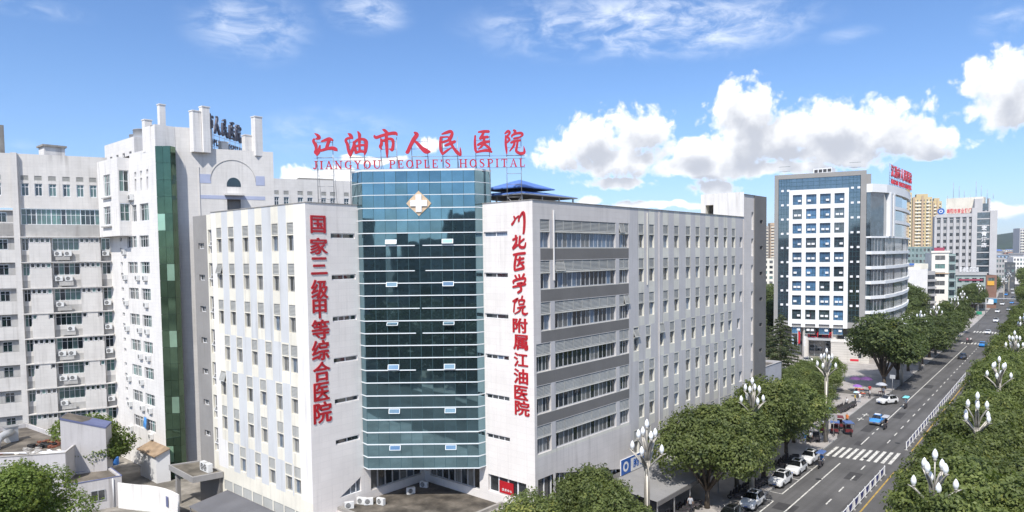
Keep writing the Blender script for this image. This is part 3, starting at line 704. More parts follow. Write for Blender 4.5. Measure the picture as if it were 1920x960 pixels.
for k in range(6):
    s0 = 47.65 if k < 3 else 46.95
    t = ZT[k]; za = 31.8 if k == 0 else ZT[k]+.05; zb = ZT[k+1]+.05 if k < 5 else 8.65
    groups = [(s0, 49.04), (49.71, 60.03), (60.68, 62.55)]
    holes = []
    for a, b in groups: holes += [(a, b, t-LH, t), (a, b, t-LH-GAPH-WH, t-LH-GAPH)]
    zw = t-LH-GAPH-WH
    def pr(u, z, zw=zw, t=t, k=k, s0=s0):
        if z > t and k == 0: return 'pinkgrey_wall'
        if u < s0: return 'pinkgrey_wall'
        if u > 62.55: return 'grey_lilac'
        if 49.04 < u < 49.71 and z > zw-.0: return 'grey_lilac'
        if 60.03 < u < 60.68 and z > zw-.0: return 'grey_lilac'
        if z < zw-.06 and k < 5: return 'dark_grey'
        return 'grey_panel' if z < t else 'pinkgrey_wall'
    FR.wall(mb, E0, 62.79, zb, za, holes, pr, .25, us=[49.04, 49.71, 60.03, 60.68], zs=[zw-.06])
    for a, b in groups:
        n = 1 if b-a < 1.5 else (2 if b-a < 3 else 7); w = (b-a)/n
        for i in range(n):
            o = FR.place('louver_panel', louver_mesh(w-.02, LH-.06, 7), HOSP, a+w*i+.01, t-LH+.03, -.06)
            if (k, i, n) in ((0, 0, 2), (1, 0, 7), (2, 1, 2)): o.rotation_euler = (R(-14), 0, FR.th); o.location += FR.n*.24
            o2 = window(FR, HOSP, a+w*i+.01, zw+.02, w-.02, WH-.02, 2, 1, 'frame_alu', ('blue_glass', 'blue_glass', 'curtain_glass') if k == 0 else (CURT2 if k < 3 else ('dark_glass', 'dark_glass', 'curtain_glass')), .2, split=True, t=.04)
FR.box(mb, 49.5, 49.62, 24.6, 31.0, 0.02, .12, 'white_wall')
for u, z0, z1, m_ in ((68.86, 4.2, 31.6, 'grey_lilac'), (79.4, 8, 14, 'frame_alu'), (84.75, 4.5, 10.4, 'frame_alu'), (66.25, 23.5, 31.4, 'grey_panel'), (92.45, 3, 31.5, 'grey_lilac')): FR.box(mb, u, u+.1, z0, z1, .02, .12, m_)
# plain base of the facade with the wedge shaped window band
FR.wall(mb, 62.0, 62.79, 4.9, 8.65, [], 'pinkgrey_wall')
FR.wall(mb, 46.6, 62.0, 6.65, 8.65, [], 'pinkgrey_wall'); FR.wall(mb, 46.6, 62.0, 0, 4.0, [], 'dirty_concrete'); FR.wall(mb, 62.0, 62.79, 0, 4.9, [], 'pinkgrey_wall')
Q = FR.p
mb.add((Q(49.6, 6.65), Q(62, 4.0), Q(62, 6.65)), ((0, 1, 2),), 'pinkgrey_wall')
mb.quad(Q(49.6, 6.65), Q(62, 4.0), Q(62, 4.0, -.4), Q(49.6, 6.65, -.4), 'pinkgrey_wall')
mb.quad(Q(49.2, 4), Q(49.6, 4), Q(49.6, 6.65), Q(49.2, 6.65), 'pinkgrey_wall'); mb.quad(Q(46.6, 4), Q(47.0, 4), Q(47.0, 6.65), Q(46.6, 6.65), 'pinkgrey_wall')
mb.build('wall', HOSP)
wb = MB(); wb.quad(Q(47, 4, -.3), Q(49.2, 4, -.3), Q(49.2, 6.65, -.3), Q(47, 6.65, -.3), 'dark_glass'); wb.add((Q(49.6, 4, -.3), Q(62, 4, -.3), Q(49.6, 6.65, -.3)), ((0, 1, 2),), 'dark_glass')
w0 = wb.build('window', HOSP); fm = MB()
for i in range(16):
    u = 49.7+.75*i; FR.box(fm, u-.035, u+.035, 4.0, max(4.1, 6.65-(u-49.6)*.2137), -.28, -.18, 'frame_white')
for u in (47.03, 48.1, 49.17): FR.box(fm, u-.035, u+.035, 4.0, 6.65, -.28, -.18, 'frame_white')
obj('frame', fm.mesh('frame'), w0, loc=(0, 0, 0))
# stair block at the north end
mb = MB()
SLT = [(95.3, 96.0, 33.0-3.74*i-2.9, 33.0-3.74*i-.4) for i in range(8)]
FR.wall(mb, 92.6, 96.15, 0, 35.0, SLT, 'pinkgrey_wall', .3)
for s in SLT: window(FR, HOSP, s[0]+.02, s[2]+.02, .66, 2.46, 1, 3, 'frame_white', ('curtain_glass', 'teal_dark'), .2)
FR2 = Fac((-38.3, 0), R(90))
SM = [(98.0, 99.1, 31.0-3.74*i, 31.55-3.74*i) for i in range(7)]
FR2.wall(mb, 96.15, 100.5, 0, 35.0, SM, 'dark_grey', .25)
for s in SM: window(FR2, HOSP, s[0]+.02, s[2]+.02, 1.06, .51, 2, 1, 'dark_grey', ('dark_glass',), .15)
mb.quad((-38.3, 96.15, 0), (-38.3, 96.15, 35), (-38.44, 96.15, 35), (-38.44, 96.15, 0), 'dark_grey')
FS = Fac((0, 92.6), 0)
FS.wall(mb, -44.8, -38.44, 31.0, 35.3, [(-44.1, -42.9, 31.4, 33.75)], 'white_wall', 1.2, reveal='cream_wall')
mb.quad((-44.8, 92.6, 31), (-44.8, 92.6, 35.3), (-44.8, 100.5, 35.3), (-44.8, 100.5, 31), 'white_wall')
mb.quad((-38.3, 100.5, 0), (-44.8, 100.5, 0), (-44.8, 100.5, 35.3), (-38.3, 100.5, 35), 'white_wall')
mb.quad((-44.8, 92.6, 35.05), (-38.3, 92.6, 35.0), (-38.3, 100.5, 35.0), (-44.8, 100.5, 35.05), 'roof_concrete')
mb.build('stair_block', HOSP)
# roofs and parapets
mb = MB()
mb.box(-71.4, -53.7, 33.66, 47.8, 30.6, 31.0, 'roof_concrete'); mb.box(-53.69, -38.74, 46.9, 92.59, 30.6, 31.005, 'roof_concrete')
for a in ((-71.1, -53.7, 33.38, 33.64), (-53.68, -53.42, 33.38, 39.2), (-44.6, -38.46, 46.62, 46.88), (-38.7, -38.46, 46.9, 92.58)): mb.box(a[0], a[1], a[2], a[3], 30.9, 31.797, 'white_wall')
for a in ((-71.45, -53.35, 33.3, 33.7), (-53.74, -53.34, 33.71, 39.0), (-44.5, -38.36, 46.54, 46.94), (-38.76, -38.36, 46.95, 92.55)): mb.box(a[0], a[1], a[2], a[3], 31.8, 31.86, 'dirty_concrete')
mb.quad((-71.4, 33.36, 0), (-71.4, 47.8, 0), (-71.4, 47.8, 31.8), (-71.4, 33.36, 31.8), 'white_wall')
mb.quad((-71.4, 47.8, 0), (-53.4, 47.8, 0), (-53.4, 47.8, 31.8), (-71.4, 47.8, 31.8), 'white_wall')
mb.quad((-53.4, 47.8, 0), (-53.4, 92.6, 0), (-53.4, 92.6, 31.8), (-53.4, 47.8, 31.8), 'white_wall')
mb.quad((-53.4, 92.6, 0), (-44.8, 92.6, 0), (-44.8, 92.6, 31.8), (-53.4, 92.6, 31.8), 'white_wall')
mb.build('roof', HOSP)
# grey service bay and white strip at the west end of the left wing
FG = Fac((0, 36.4), 0)
mb = MB()
GH = [(-81.4, -79.9, 28.1-3.72*i, 28.8-3.72*i) for i in range(7)]
FG.wall(mb, -82.6, -79.2, 0, 32.0, GH, 'mid_grey', .3)
WHS = [(-76.6, -75.7, 27.5-3.74*i, 30.2-3.74*i) for i in range(7)]
FG2 = Fac((0, 35.4), 0)
FG.wall(mb, -79.2, -76.9, 30.4, 32.0, [], 'mid_grey'); FG.wall(mb, -79.2, -76.9, 0, 30.4, [], 'mid_grey')
FG2.wall(mb, -76.9, -71.4, 0, 31.9, [(a, b, c, d) for a, b, c, d in WHS], 'cream_wall', .25)
mb.quad((-76.9, 35.4, 0), (-76.9, 36.4, 0), (-76.9, 36.4, 31.9), (-76.9, 35.4, 31.9), 'cream_wall')
mb.quad((-71.4, 33.36, 0), (-71.4, 35.4, 0), (-71.4, 35.4, 31.8), (-71.4, 33.36, 31.8), 'white_wall')
mb.quad((-82.6, 36.4, 32), (-71.4, 36.4, 31.95), (-71.4, 47, 31.95), (-82.6, 47, 32), 'roof_concrete')
mb.quad((-76.9, 35.4, 31.9), (-71.4, 35.4, 31.9), (-71.4, 36.4, 31.9), (-76.9, 36.4, 31.9), 'roof_concrete')
mb.quad((-82.6, 36.4, 0), (-82.6, 36.4, 32), (-82.6, 47, 32), (-82.6, 47, 0), 'mid_grey')
mb.build('service_bay', HOSP)
for s in GH: window(FG, HOSP, s[0]+.02, s[2]+.02, 1.46, .66, 2, 1, 'frame_white', ('dark_glass', 'curtain_glass'), .2)
for s in WHS:
    window(FG2, HOSP, s[0]+.02, s[2]+.02, .86, 2.66, 1, 2, 'frame_white', ('dark_glass', 'curtain_glass'), .2)
    sash = FG2.place('open_sash', frame_mesh(.85, .8, 1, 1, 'frame_white'), HOSP, s[0]+.02, s[2]+.9, .02); sash.rotation_euler = (R(-32), 0, 0)

# ---- glass corner tower
T = Fac((-53.4, 38.9), R(41)); TD = .65
TZ = [34.95,33.79,32.66,31.45,30.32,29.13,27.96,26.82,25.61,24.46,23.29,22.09,20.93,19.75,18.6,17.43,16.27,15.08,13.85,12.71,11.56,10.36,9.21,8.0,6.87]
ZW = 31.6
def tpoly(z): return [(.05, 0), (.62, TD), (11.1, TD), (11.75, 0)] if z < ZW else [(-.65, -.75), (.62, TD), (11.1, TD), (12.55, -.8)]
mb = MB()
c = .09
core = [T.p(u, 0, d) for u, d in ((.15, -.6), (.15, 0), (.68, TD-c), (11.04, TD-c), (11.65, 0), (11.65, -.6))]
mb.prism([(p.x, p.y) for p in core], 6.95, ZW, 'mullion')
core2 = [T.p(u, 0, d) for u, d in ((-.5, -4.5), (-.5, -.72), (.68, TD-c), (11.04, TD-c), (12.4, -.76), (12.4, -4.5))]
mb.prism([(p.x, p.y) for p in core2], ZW, 34.85, 'mullion', 'roof_concrete')
bot = [T.p(u, 0, d) for u, d in ((.05, 0), (.62, TD), (11.1, TD), (11.75, 0))]+[Vector((-53.4, 46.6, 0))]
mb.prism([(p.x, p.y) for p in (bot[0], bot[1], bot[2], bot[3], bot[4])], 6.86, 6.94, 'frame_white')
mb.build('tower_core', HOSP)
mb = MB()
for i in range(11):
    u = .62+1.048*i; T.box(mb, u-.03, u+.03, 6.9, 34.9, TD-.09, TD+.012, 'mullion')
mb.build('mullion_grid', HOSP)
UW = 1.048
def tower_pane(name, p0, p1, z0, z1, mat):
    w = (p1-p0).length; th = math.atan2((p1-p0).y, (p1-p0).x)
    k = ('tp', round(w, 3), round(z1-z0, 3), mat)
    if k not in KIT: KIT[k] = MB().box(.02, w-.02, -.02, .02, .02, (z1-z0)-.02, mat).mesh('glass_pane')
    o = obj(name, KIT[k], HOSP, loc=Vector((p0.x, p0.y, z0))-base_of(HOSP), rz=th)
    o.rotation_euler = (R(rnd.gauss(0, .22)), 0, th+R(rnd.gauss(0, .22)))
    return o
for r in range(24):
    z1, z0 = TZ[r], TZ[r+1]
    for i in range(10): tower_pane('glass_pane', T.p(.62+UW*i, 0, TD), T.p(.62+UW*(i+1), 0, TD), z0, z1, 'tower_glass')
    pl = tpoly((z0+z1)/2)
    for a, b in ((0, 1), (2, 3)): tower_pane('glass_pane', T.p(pl[a][0], 0, pl[a][1]), T.p(pl[b][0], 0, pl[b][1]), z0, z1, 'tower_glass_side')
GAPS = {6: (5.44, 6.16), 8: (5.4, 6.4), 11: (5.8, 6.0), 13: (5.4, 6.02), 16: (5.32, 6.39)}
for r in range(25):
    z = TZ[r]; pl = tpoly(z-.3); hh = .03 if r in (1, 2) else .042
    if r == 0: hh = .09
    ex = .10 if r > 2 else .05
    outer = [(pl[0][0]-.05, pl[0][1]), (pl[1][0]-ex*.35, pl[1][1]+ex), (pl[2][0]+ex*.35, pl[2][1]+ex), (pl[3][0]+.05, pl[3][1])]
    inner = [(pl[0][0]+.12, pl[0][1]), (pl[1][0]+.02, pl[1][1]-.06), (pl[2][0]-.02, pl[2][1]-.06), (pl[3][0]-.12, pl[3][1])]
    segs = [(outer, inner)]
    if r in GAPS:
        g0, g1 = GAPS[r]
        segs = [([outer[0], outer[1], (g0, outer[1][1])], [inner[0], inner[1], (g0, inner[1][1])]), ([(g1, outer[2][1]), outer[2], outer[3]], [(g1, inner[2][1]), inner[2], inner[3]])]
    fb = MB()
    for so_, si_ in segs:
        n = len(so_)
        for i in range(n-1):
            a, b, c2, d2 = T.p(*[so_[i][0], 0, so_[i][1]]), T.p(so_[i+1][0], 0, so_[i+1][1]), T.p(si_[i+1][0], 0, si_[i+1][1]), T.p(si_[i][0], 0, si_[i][1])
            fb.hexa([Vector((q.x, q.y, z-hh)) for q in (a, b, c2, d2)]+[Vector((q.x, q.y, z+hh)) for q in (a, b, c2, d2)], 'fin_white')
    fb.build('fin', HOSP)
VZ = [(28.08, .44), (24.1, .46), (20.33, .46), (16.3, .5), (12.15, .46), (8.65, .46)]
for z, h in VZ:
    for u in (2.7, 7.97):
        k = ('vent', round(h, 2))
        if k not in KIT:
            b = MB(); b.box(.05, 1.0, -.02, .02, -h+.04, -.04, 'vent_glass')
            b.box(0, .05, -.03, .03, -h, 0, 'fin_white'); b.box(1.0, 1.05, -.03, .03, -h, 0, 'fin_white'); b.box(.05, 1.0, -.03, .03, -h, -h+.04, 'fin_white'); b.box(.05, 1.0, -.03, .03, -.04, 0, 'fin_white')
            KIT[k] = b.mesh('open_vent')
        o = T.place('open_vent', KIT[k], HOSP, u, z+h, TD+.05); o.rotation_euler = (R(-24 if abs(z-20.3) > .2 else -55), 0, T.th)
# emblem: white cross on a tan lozenge
EM = thing('cross_emblem', 'white medical cross on tan diamond plate fixed to the glass tower', 'emblem', T.p(5.9, 31.85, TD+.1))
mb = MB()
def emb(u0, u1, z0, z1, d0, d1, m): T.box(mb, 5.9+u0, 5.9+u1, 31.85+z0, 31.85+z1, d0, d1, m)
pts = [(0, -1.17), (.34, -.83), (.83, -.38), (1.16, 0), (.83, .38), (.34, .83), (0, 1.17), (-.34, .83), (-.83, .38), (-1.16, 0), (-.83, -.38), (-.34, -.83)]
fr = [T.p(5.9+u, 31.85+z, TD+.22) for u, z in pts]; bk = [T.p(5.9+u, 31.85+z, TD+.1) for u, z in pts]
mb.add(fr+bk, [tuple(range(12))]+[(i, 12+i, 12+(i+1) % 12, (i+1) % 12) for i in range(12)], 'gold_plate')
mb.build('plate', EM)
mb = MB(); emb(-.27, .27, -.8, .8, TD+.225, TD+.33, 'white_plain'); emb(-.78, -.272, -.27, .27, TD+.225, TD+.328, 'white_plain'); emb(.272, .78, -.27, .27, TD+.225, TD+.328, 'white_plain')
mb.build('cross', EM)
# rooftop sign
SIGN = thing('rooftop_sign', 'red brush characters above red serif capitals on steel posts over glass tower', 'sign', T.p(5.9, 31.0))
for nm, (u0, u1, z0, z1) in zip(('jiang', 'you', 'shi', 'ren', 'min', 'yi', 'yuan'), ((-4.04,-1.7,36.42,38.55),(-1.0,1.15,36.3,38.66),(1.72,3.92,36.1,38.82),(4.7,7.05,36.5,38.55),(7.85,9.9,36.28,38.65),(11.05,12.75,36.52,38.6),(13.9,15.84,36.34,38.68))):
    bx, st = BR[nm]; T.place('character', brush_mesh(st, bx, u1-u0, z1-z0, 'red_letter', .16, wk=1.02), SIGN, u0, z0, .05)
latin_row(T, SIGN, "JIANGYOU PEOPLE'S HOSPITAL", -4.05, 15.8, 35.2, 35.95, .05, 'red_letter', .1)
fb = MB()
def post(u, zb, zt, d=-.12, r=.035): fb.tube((T.p(u, zb, d), T.p(u, zt, d)), r, 'steel', 5)
for u in (-3.7, -2.2, -.6, .75, 2.3, 3.8, 5.2, 6.7, 8.1, 9.5, 11.2, 12.5, 14.1, 15.45):
    on_tower = -.3 < u < 12.3
    zb = 34.85 if on_tower else 31.0
    post(u, zb, 38.1)
    fb.tube((T.p(u, zb, -1.5), T.p(u, 36.4, -.14)), .025, 'steel', 4)
    if not on_tower: fb.tube((T.p(u+.02, zb, -1.6), T.p(u+.6, zb, -.14)), .02, 'steel', 4)
for a, b in ((-3.7, -2.2), (-.6, .75), (2.3, 3.8), (5.2, 6.7), (8.1, 9.5), (11.2, 12.5), (14.1, 15.45)):
    for z in (36.3, 37.0, 37.7): fb.tube((T.p(a, z, -.12), T.p(b, z, -.12)), .02, 'steel', 4)
    if a < -2 or a > 13:
        for z in (32.4, 33.6, 34.6): fb.tube((T.p(a, z, -.12), T.p(b, z, -.12)), .02, 'steel', 4)
        fb.tube((T.p(a, 31, -.12), T.p(b, 32.4, -.12)), .02, 'steel', 4); fb.tube((T.p(b, 31, -.12), T.p(a, 32.4, -.12)), .02, 'steel', 4)
for z in (35.15, 35.98, 36.25): fb.tube((T.p(-4.0, z, -.02), T.p(15.8, z, -.02)), .018, 'steel', 4)
fb.build('support_frame', SIGN)
# wall characters
S1 = thing('wall_sign', 'ten red block characters in a column on left end wall', 'sign', (-53.38, 34.6, 21))
for ch, (y0, y1, z0, z1) in zip('国家三级甲等综合医院', ((33.86,35.35,29.14,30.68),(33.75,35.5,27.25,28.7),(33.8,35.42,25.45,26.95),(33.75,35.45,23.25,24.96),(33.85,35.24,21.5,23.2),(33.69,35.46,19.6,21.35),(33.66,35.41,17.7,19.5),(33.74,35.46,15.8,17.55),(33.74,35.3,14.05,15.65),(33.68,35.5,12.0,13.88))):
    FLP.place('character', char_mesh(ch, y1-y0, z1-z0, 'red_sign', .05, .006, fat=.024), S1, y0, z0, .0)
S2 = thing('wall_sign', 'red brush and block characters in a column on right end wall', 'sign', (-40, 46.58, 21))
for nm, (x0, x1, z0, z1) in zip(('chuan', 'bei', 'yi2', 'xue', 'yuan2'), ((-40.9,-39.22,28.85,30.83),(-40.82,-39.18,27.42,28.75),(-40.72,-39.27,25.5,27.2),(-40.85,-39.23,23.55,25.3),(-40.89,-39.05,21.6,23.3))):
    bx, st = BR[nm]; FRP.place('character', brush_mesh(st, bx, x1-x0, z1-z0, 'red_sign', .05, wk=1.2), S2, x0, z0, .0)
for ch, (x0, x1, z0, z1) in zip('附属江油医院', ((-40.85,-39.16,19.95,21.25),(-40.81,-39.12,18.4,19.75),(-40.77,-39.14,16.85,18.1),(-40.8,-39.16,15.3,16.65),(-40.76,-39.18,13.85,15.1),(-40.71,-39.02,12.4,13.75))):
    FRP.place('character', char_mesh(ch, x1-x0, z1-z0, 'red_sign', .05, .006, fat=.024), S2, x0, z0, .0)
# ------------------------------------------------------------------ the old ward building on the left
ORD = ['ground', 'first', 'second', 'third', 'fourth', 'fifth', 'sixth', 'seventh', 'eighth', 'ninth', 'tenth', 'eleventh']
def ac_mesh():
    if 'ac' not in KIT:
        b = MB(); b.box(-.42, .42, -.32, 0, 0, .62, 'ac_white'); b.box(-.3, -.26, -.25, 0, -.12, 0, 'steel'); b.box(.26, .3, -.25, 0, -.12, 0, 'steel')
        KIT['ac'] = b.mesh('casing')
        g = MB(); n = 12
        g.add([(-.1+.24*math.cos(2*math.pi*i/n), -.326, .31+.24*math.sin(2*math.pi*i/n)) for i in range(n)]+[(-.1, -.335, .31)], [(i, (i+1) % n, n) for i in range(n)], 'ac_fan')
        for z in (.2, .31, .42): g.box(-.33, .13, -.345, -.338, z-.012, z+.012, 'ac_white')
        KIT['acf'] = g.mesh('fan_grille')
    return KIT['ac'], KIT['acf']
def ac(p, th, label, group, s=1.0):
    a, f = ac_mesh(); t = thing('air_conditioner', label, 'air conditioner', p, th, group); t.scale = (s, s, s)
    obj('casing', a, t, loc=(0, 0, 0)); obj('fan_grille', f, t, loc=(0, 0, 0)); return t
WARD = thing('ward_building', 'older white hospital ward block with green glass strip and columns on its roof', 'building', (-100, 34, 0))
F1 = Fac((-102.38, 33.92), R(68.3)); F2 = Fac((0, 33.92), 0)
TEAL = ('teal_glass', 'teal_glass', 'teal_dark', 'dark_glass')
mb = MB()
TC = [(-9.74,-8.89),(-8.27,-7.44),(-6.75,-5.9),(-5.2,-4.36),(-3.65,-2.82),(-2.16,-1.35)]
TL = [(-12.6+0-1.3*i, -11.8-1.3*i) for i in range(4)]
ZR = 40.75
holes = [(a, b, 37.35, 37.98) for a, b in TC+TL]+[(a, b, 35.35, 36.98) for a, b in TC+TL]
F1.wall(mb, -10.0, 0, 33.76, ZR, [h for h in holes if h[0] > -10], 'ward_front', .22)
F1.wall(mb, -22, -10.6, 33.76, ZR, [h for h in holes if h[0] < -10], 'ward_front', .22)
for a, b in TC+TL:
    F1.place('louver_panel', louver_mesh(b-a-.02, .61, 5), WARD, a+.01, 37.36, -.06)
    window(F1, WARD, a+.02, 35.37, b-a-.04, 1.6, 2, 1, 'frame_white', TEAL, .15, rows=(.72,), split=True)
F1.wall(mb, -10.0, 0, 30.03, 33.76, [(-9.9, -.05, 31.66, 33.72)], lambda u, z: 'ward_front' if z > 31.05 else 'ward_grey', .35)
for i in range(6): window(F1, WARD, -9.88+1.636*i, 31.68, 1.61, 2.0, 3, 1, 'frame_white', TEAL, .3, rows=(.62,), split=True, t=.04)
LED = [30.03, 26.75, 23.36, 20.07, 16.8, 13.5, 10.2, 6.9, 3.6]
for k, zl in enumerate(LED[:-1]):
    zb = LED[k+1]
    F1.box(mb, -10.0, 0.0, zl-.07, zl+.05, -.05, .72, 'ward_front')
    wz = [(-10.0, -9.15), (-6.68, -3.6), (-1.12, -.02)]
    alt = k in (3, 5)
    hs = [(a+.05, b-.05, zl-1.75, zl-.14) for a, b in wz]
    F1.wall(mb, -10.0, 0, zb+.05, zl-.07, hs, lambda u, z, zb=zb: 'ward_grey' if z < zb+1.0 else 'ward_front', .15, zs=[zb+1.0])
    for (a, b), n in zip(wz, (2, 5, 2)): window(F1, WARD, a+.07, zl-1.73, b-a-.14, 1.56, n, 1, 'frame_white', TEAL, .1, rows=(.7,), split=True, t=.04)
    for a, b in ((-9.1, -6.73), (-3.57, -1.15)):
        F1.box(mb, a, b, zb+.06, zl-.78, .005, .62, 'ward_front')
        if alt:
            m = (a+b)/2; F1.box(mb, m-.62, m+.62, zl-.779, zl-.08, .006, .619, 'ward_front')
            vents = [(a+.05, a+.52), (b-.52, b-.05)]
        else: vents = [(a+.06+.58*i, a+.06+.58*i+.5) for i in range(4)]
        for c, d in vents: window(F1, WARD, c, zl-.74, d-c, .6, 1, 1, 'frame_white', ('teal_dark', 'teal_glass', 'dark_glass'), -.5)
    # stained balcony fronts and their boxes of air conditioners
    F1.box(mb, -6.3+.3*(k % 2), -4.7+.3*(k % 2), zb+.25, zb+.85, .25, .36, 'ward_grey')
    if k < 8:
        for j, u in enumerate((-6.0, -4.9, -.6)):
            if (k+j) % 4 == 3: continue
            ac(F1.p(u, zl-2.5, .1), F1.th, f"{'left' if j == 0 else 'middle' if j == 1 else 'right'} air conditioner on the {ORD[k+1]} balcony row below the roof of the recessed ward front", 'air conditioners on the ward balconies')
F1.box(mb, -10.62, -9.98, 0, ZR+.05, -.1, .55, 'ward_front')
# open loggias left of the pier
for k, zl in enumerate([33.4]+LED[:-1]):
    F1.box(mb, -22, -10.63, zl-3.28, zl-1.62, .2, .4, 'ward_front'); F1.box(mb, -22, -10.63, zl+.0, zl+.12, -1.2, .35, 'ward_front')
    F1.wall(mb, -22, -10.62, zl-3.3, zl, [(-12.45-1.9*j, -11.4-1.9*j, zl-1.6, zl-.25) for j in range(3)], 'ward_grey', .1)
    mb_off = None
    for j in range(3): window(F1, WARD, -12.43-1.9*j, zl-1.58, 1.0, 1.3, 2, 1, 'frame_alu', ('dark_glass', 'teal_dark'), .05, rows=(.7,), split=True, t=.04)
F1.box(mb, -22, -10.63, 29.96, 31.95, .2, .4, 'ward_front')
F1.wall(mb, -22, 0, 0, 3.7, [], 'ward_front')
mb.build('wall', WARD)
# sunlit wing
mb = MB()
XE = -86.35
RW = [29.96, 26.65, 23.3, 19.95, 16.6, 13.3, 9.95, 6.65]
h2 = []
for i, z in enumerate(RW): h2 += [(-96.4, -93.25, z-1.5, z), (-92.3, -89.4, z-1.5, z)]
h2 += [(-91.8, -89.1, 31.75, 33.9), (-94.4, -92.85, 31.75, 33.9)]
for a in (-93.15, -91.35, -89.4): h2 += [(a, a+.56, 35.5, 37.1), (a, a+.62, 37.32, 37.98)]
sm = [(-99.0, -98.2, z, z+.55) for zz in RW[:7] for z in (zz-.58, zz-2.0)]
F2.wall(mb, -102.38, -94.55, 0, 30.0, [h for h in h2 if h[1] < -94.4 and h[3] < 30]+sm+[(-96.4, -94.56, z-1.5, z) for z in RW], 'ward_wall', .22)
F2.wall(mb, -94.55, XE, 0, 30.0, [(max(h[0], -94.55), h[1], h[2], h[3]) for h in h2 if h[1] > -94.4 and h[3] < 30.1], 'ward_wall', .22)
F2.wall(mb, -94.55, XE, 30.0, 40.4, [h for h in h2 if h[3] > 30.1], 'ward_wall', .22)
F2.wall(mb, -89.3, XE, 40.4, 43.1, [], 'ward_wall')
mb.quad((XE, 33.92, 0), (-86.5, 36.3, 0), (-86.5, 36.3, 43.1), (XE, 33.92, 43.1), 'ward_wall')
for z in RW:
    window(F2, WARD, -96.38, z-1.48, 3.11, 1.46, 4, 1, 'frame_white', TEAL, .15, rows=(.7,), split=True, t=.04)
    window(F2, WARD, -92.28, z-1.48, 2.86, 1.46, 4, 1, 'frame_white', TEAL, .15, rows=(.7,), split=True, t=.04)
for a, b, c, d in h2[16:18]: window(F2, WARD, a+.02, c+.02, b-a-.04, d-c-.04, 3, 1, 'frame_white', TEAL, .15, rows=(.7,), split=True, t=.04)
for a, b, c, d in h2[18:]: window(F2, WARD, a+.02, c+.02, b-a-.04, d-c-.04, 1, 1, 'frame_white', ('teal_dark', 'teal_glass') if d < 37.2 else ('curtain_glass',), .15)
for a, b, c, d in sm: window(F2, WARD, a+.02, c+.02, b-a-.04, d-c-.04, 2, 1, 'frame_white', ('dark_glass', 'teal_dark'), .15)
# projecting bay
FB = Fac((0, 32.47), 0); FBR = Fac((-94.55, 0), R(90))
hb = [(-99.6, -97.3, 35.2, 38.0), (-100.0, -97.5, 31.5, 33.9)]
FB.wall(mb, -101.75, -94.55, 30.0, 39.9, hb, 'ward_wall', .2)
hr = [(32.6, 33.75, 35.6, 38.3), (32.6, 33.75, 31.85, 34.1)]
FBR.wall(mb, 32.47, 33.92, 30.0, 39.9, hr, 'ward_wall', .15)
mb.quad((-101.75, 32.47, 30), (-94.55, 32.47, 30), (-94.55, 33.92, 30), (-102.3, 33.92, 30), 'ward_grey'); mb.quad((-101.75, 32.47, 39.9), (-94.55, 32.47, 39.9), (-94.55, 33.92, 39.9), (-102.3, 33.92, 39.9), 'roof_concrete')
mb.quad((-101.75, 32.47, 30), (-102.38, 33.92, 30), (-102.38, 33.92, 39.9), (-101.75, 32.47, 39.9), 'ward_wall')
F2.box(mb, -99.9, -97.0, 34.92, 35.08, 1.46, 1.75, 'ward_grey'); F2.box(mb, -100.3, -97.2, 31.2, 31.36, 1.46, 1.75, 'ward_grey')
for a, b, c, d in hb: window(FB, WARD, a+.02, c+.02, b-a-.04, d-c-.04, 4, 1, 'frame_white', TEAL, .12, rows=(.65,), split=True)
for a, b, c, d in hr: window(FBR, WARD, a+.02, c+.02, b-a-.04, d-c-.04, 2, 1, 'frame_white', TEAL, .12, rows=(.5,), split=True)
mb.build('wall', WARD)
# street face with the arch
E_O = Vector((-86.56, 36.26, 0)); FE = Fac((E_O.x, E_O.y), R(68.3))
mb = MB()
FE.wall(mb, 0, 11.48, 0, 40.7, [(5.75, 7.4, 33.1, 34.85), (5.9, 7.3, 36.05, 36.55)], 'ward_front2', .9, reveal='ward_front2')
FE.wall(mb, -2.6, 4.3, 40.7, 43.12, [(-1.2, -.36, 41.1, 41.72)], 'ward_front2', .2)
for q in ((11.48, 40.7),):
    mb.quad(FE.p(11.48, 0), FE.p(11.48, 0, -14), FE.p(11.48, 40.7, -14), FE.p(11.48, 40.7), 'ward_front2')
mb.quad(FE.p(4.3, 40.7), FE.p(4.3, 40.7, -9), FE.p(4.3, 43.12, -9), FE.p(4.3, 43.12), 'ward_front2')
# parapets, roofs
pts = [FE.p(-2.6, 0), FE.p(4.3, 0), FE.p(4.3, 0, -9), Vector((-89.3, 33.92, 0)), Vector((XE, 33.92, 0))]
mb.add([(p.x, p.y, 43.05) for p in pts], [(0, 1, 2, 3, 4)], 'roof_concrete')
roofp = [F1.p(-22, 0), F1.p(0, 0), Vector((-94.5, 33.92, 0)), Vector((XE, 33.92, 0)), FE.p(0, 0), FE.p(11.48, 0), FE.p(11.48, 0, -14), F1.p(0, 0, -16), F1.p(-22, 0, -14)]
mb.add([(p.x, p.y, 40.2) for p in roofp], [tuple(range(9))], 'roof_concrete')
mb.build('wall', WARD)
mb = MB()
FE.box(mb, 2.64, 3.96, 36.39, 37.5, .003, .03, 'blue_trim2' if 'blue_trim2' in MATS else 'ward_blue'); FE.box(mb, 9.25, 10.33, 36.31, 37.5, .003, .03, 'ward_blue'); FE.box(mb, 2.64, 10.33, 34.45, 34.9, .003, .03, 'ward_blue')
n = 20; ro, ri, cu, cz = 2.70, 2.64, 6.55, 36.75
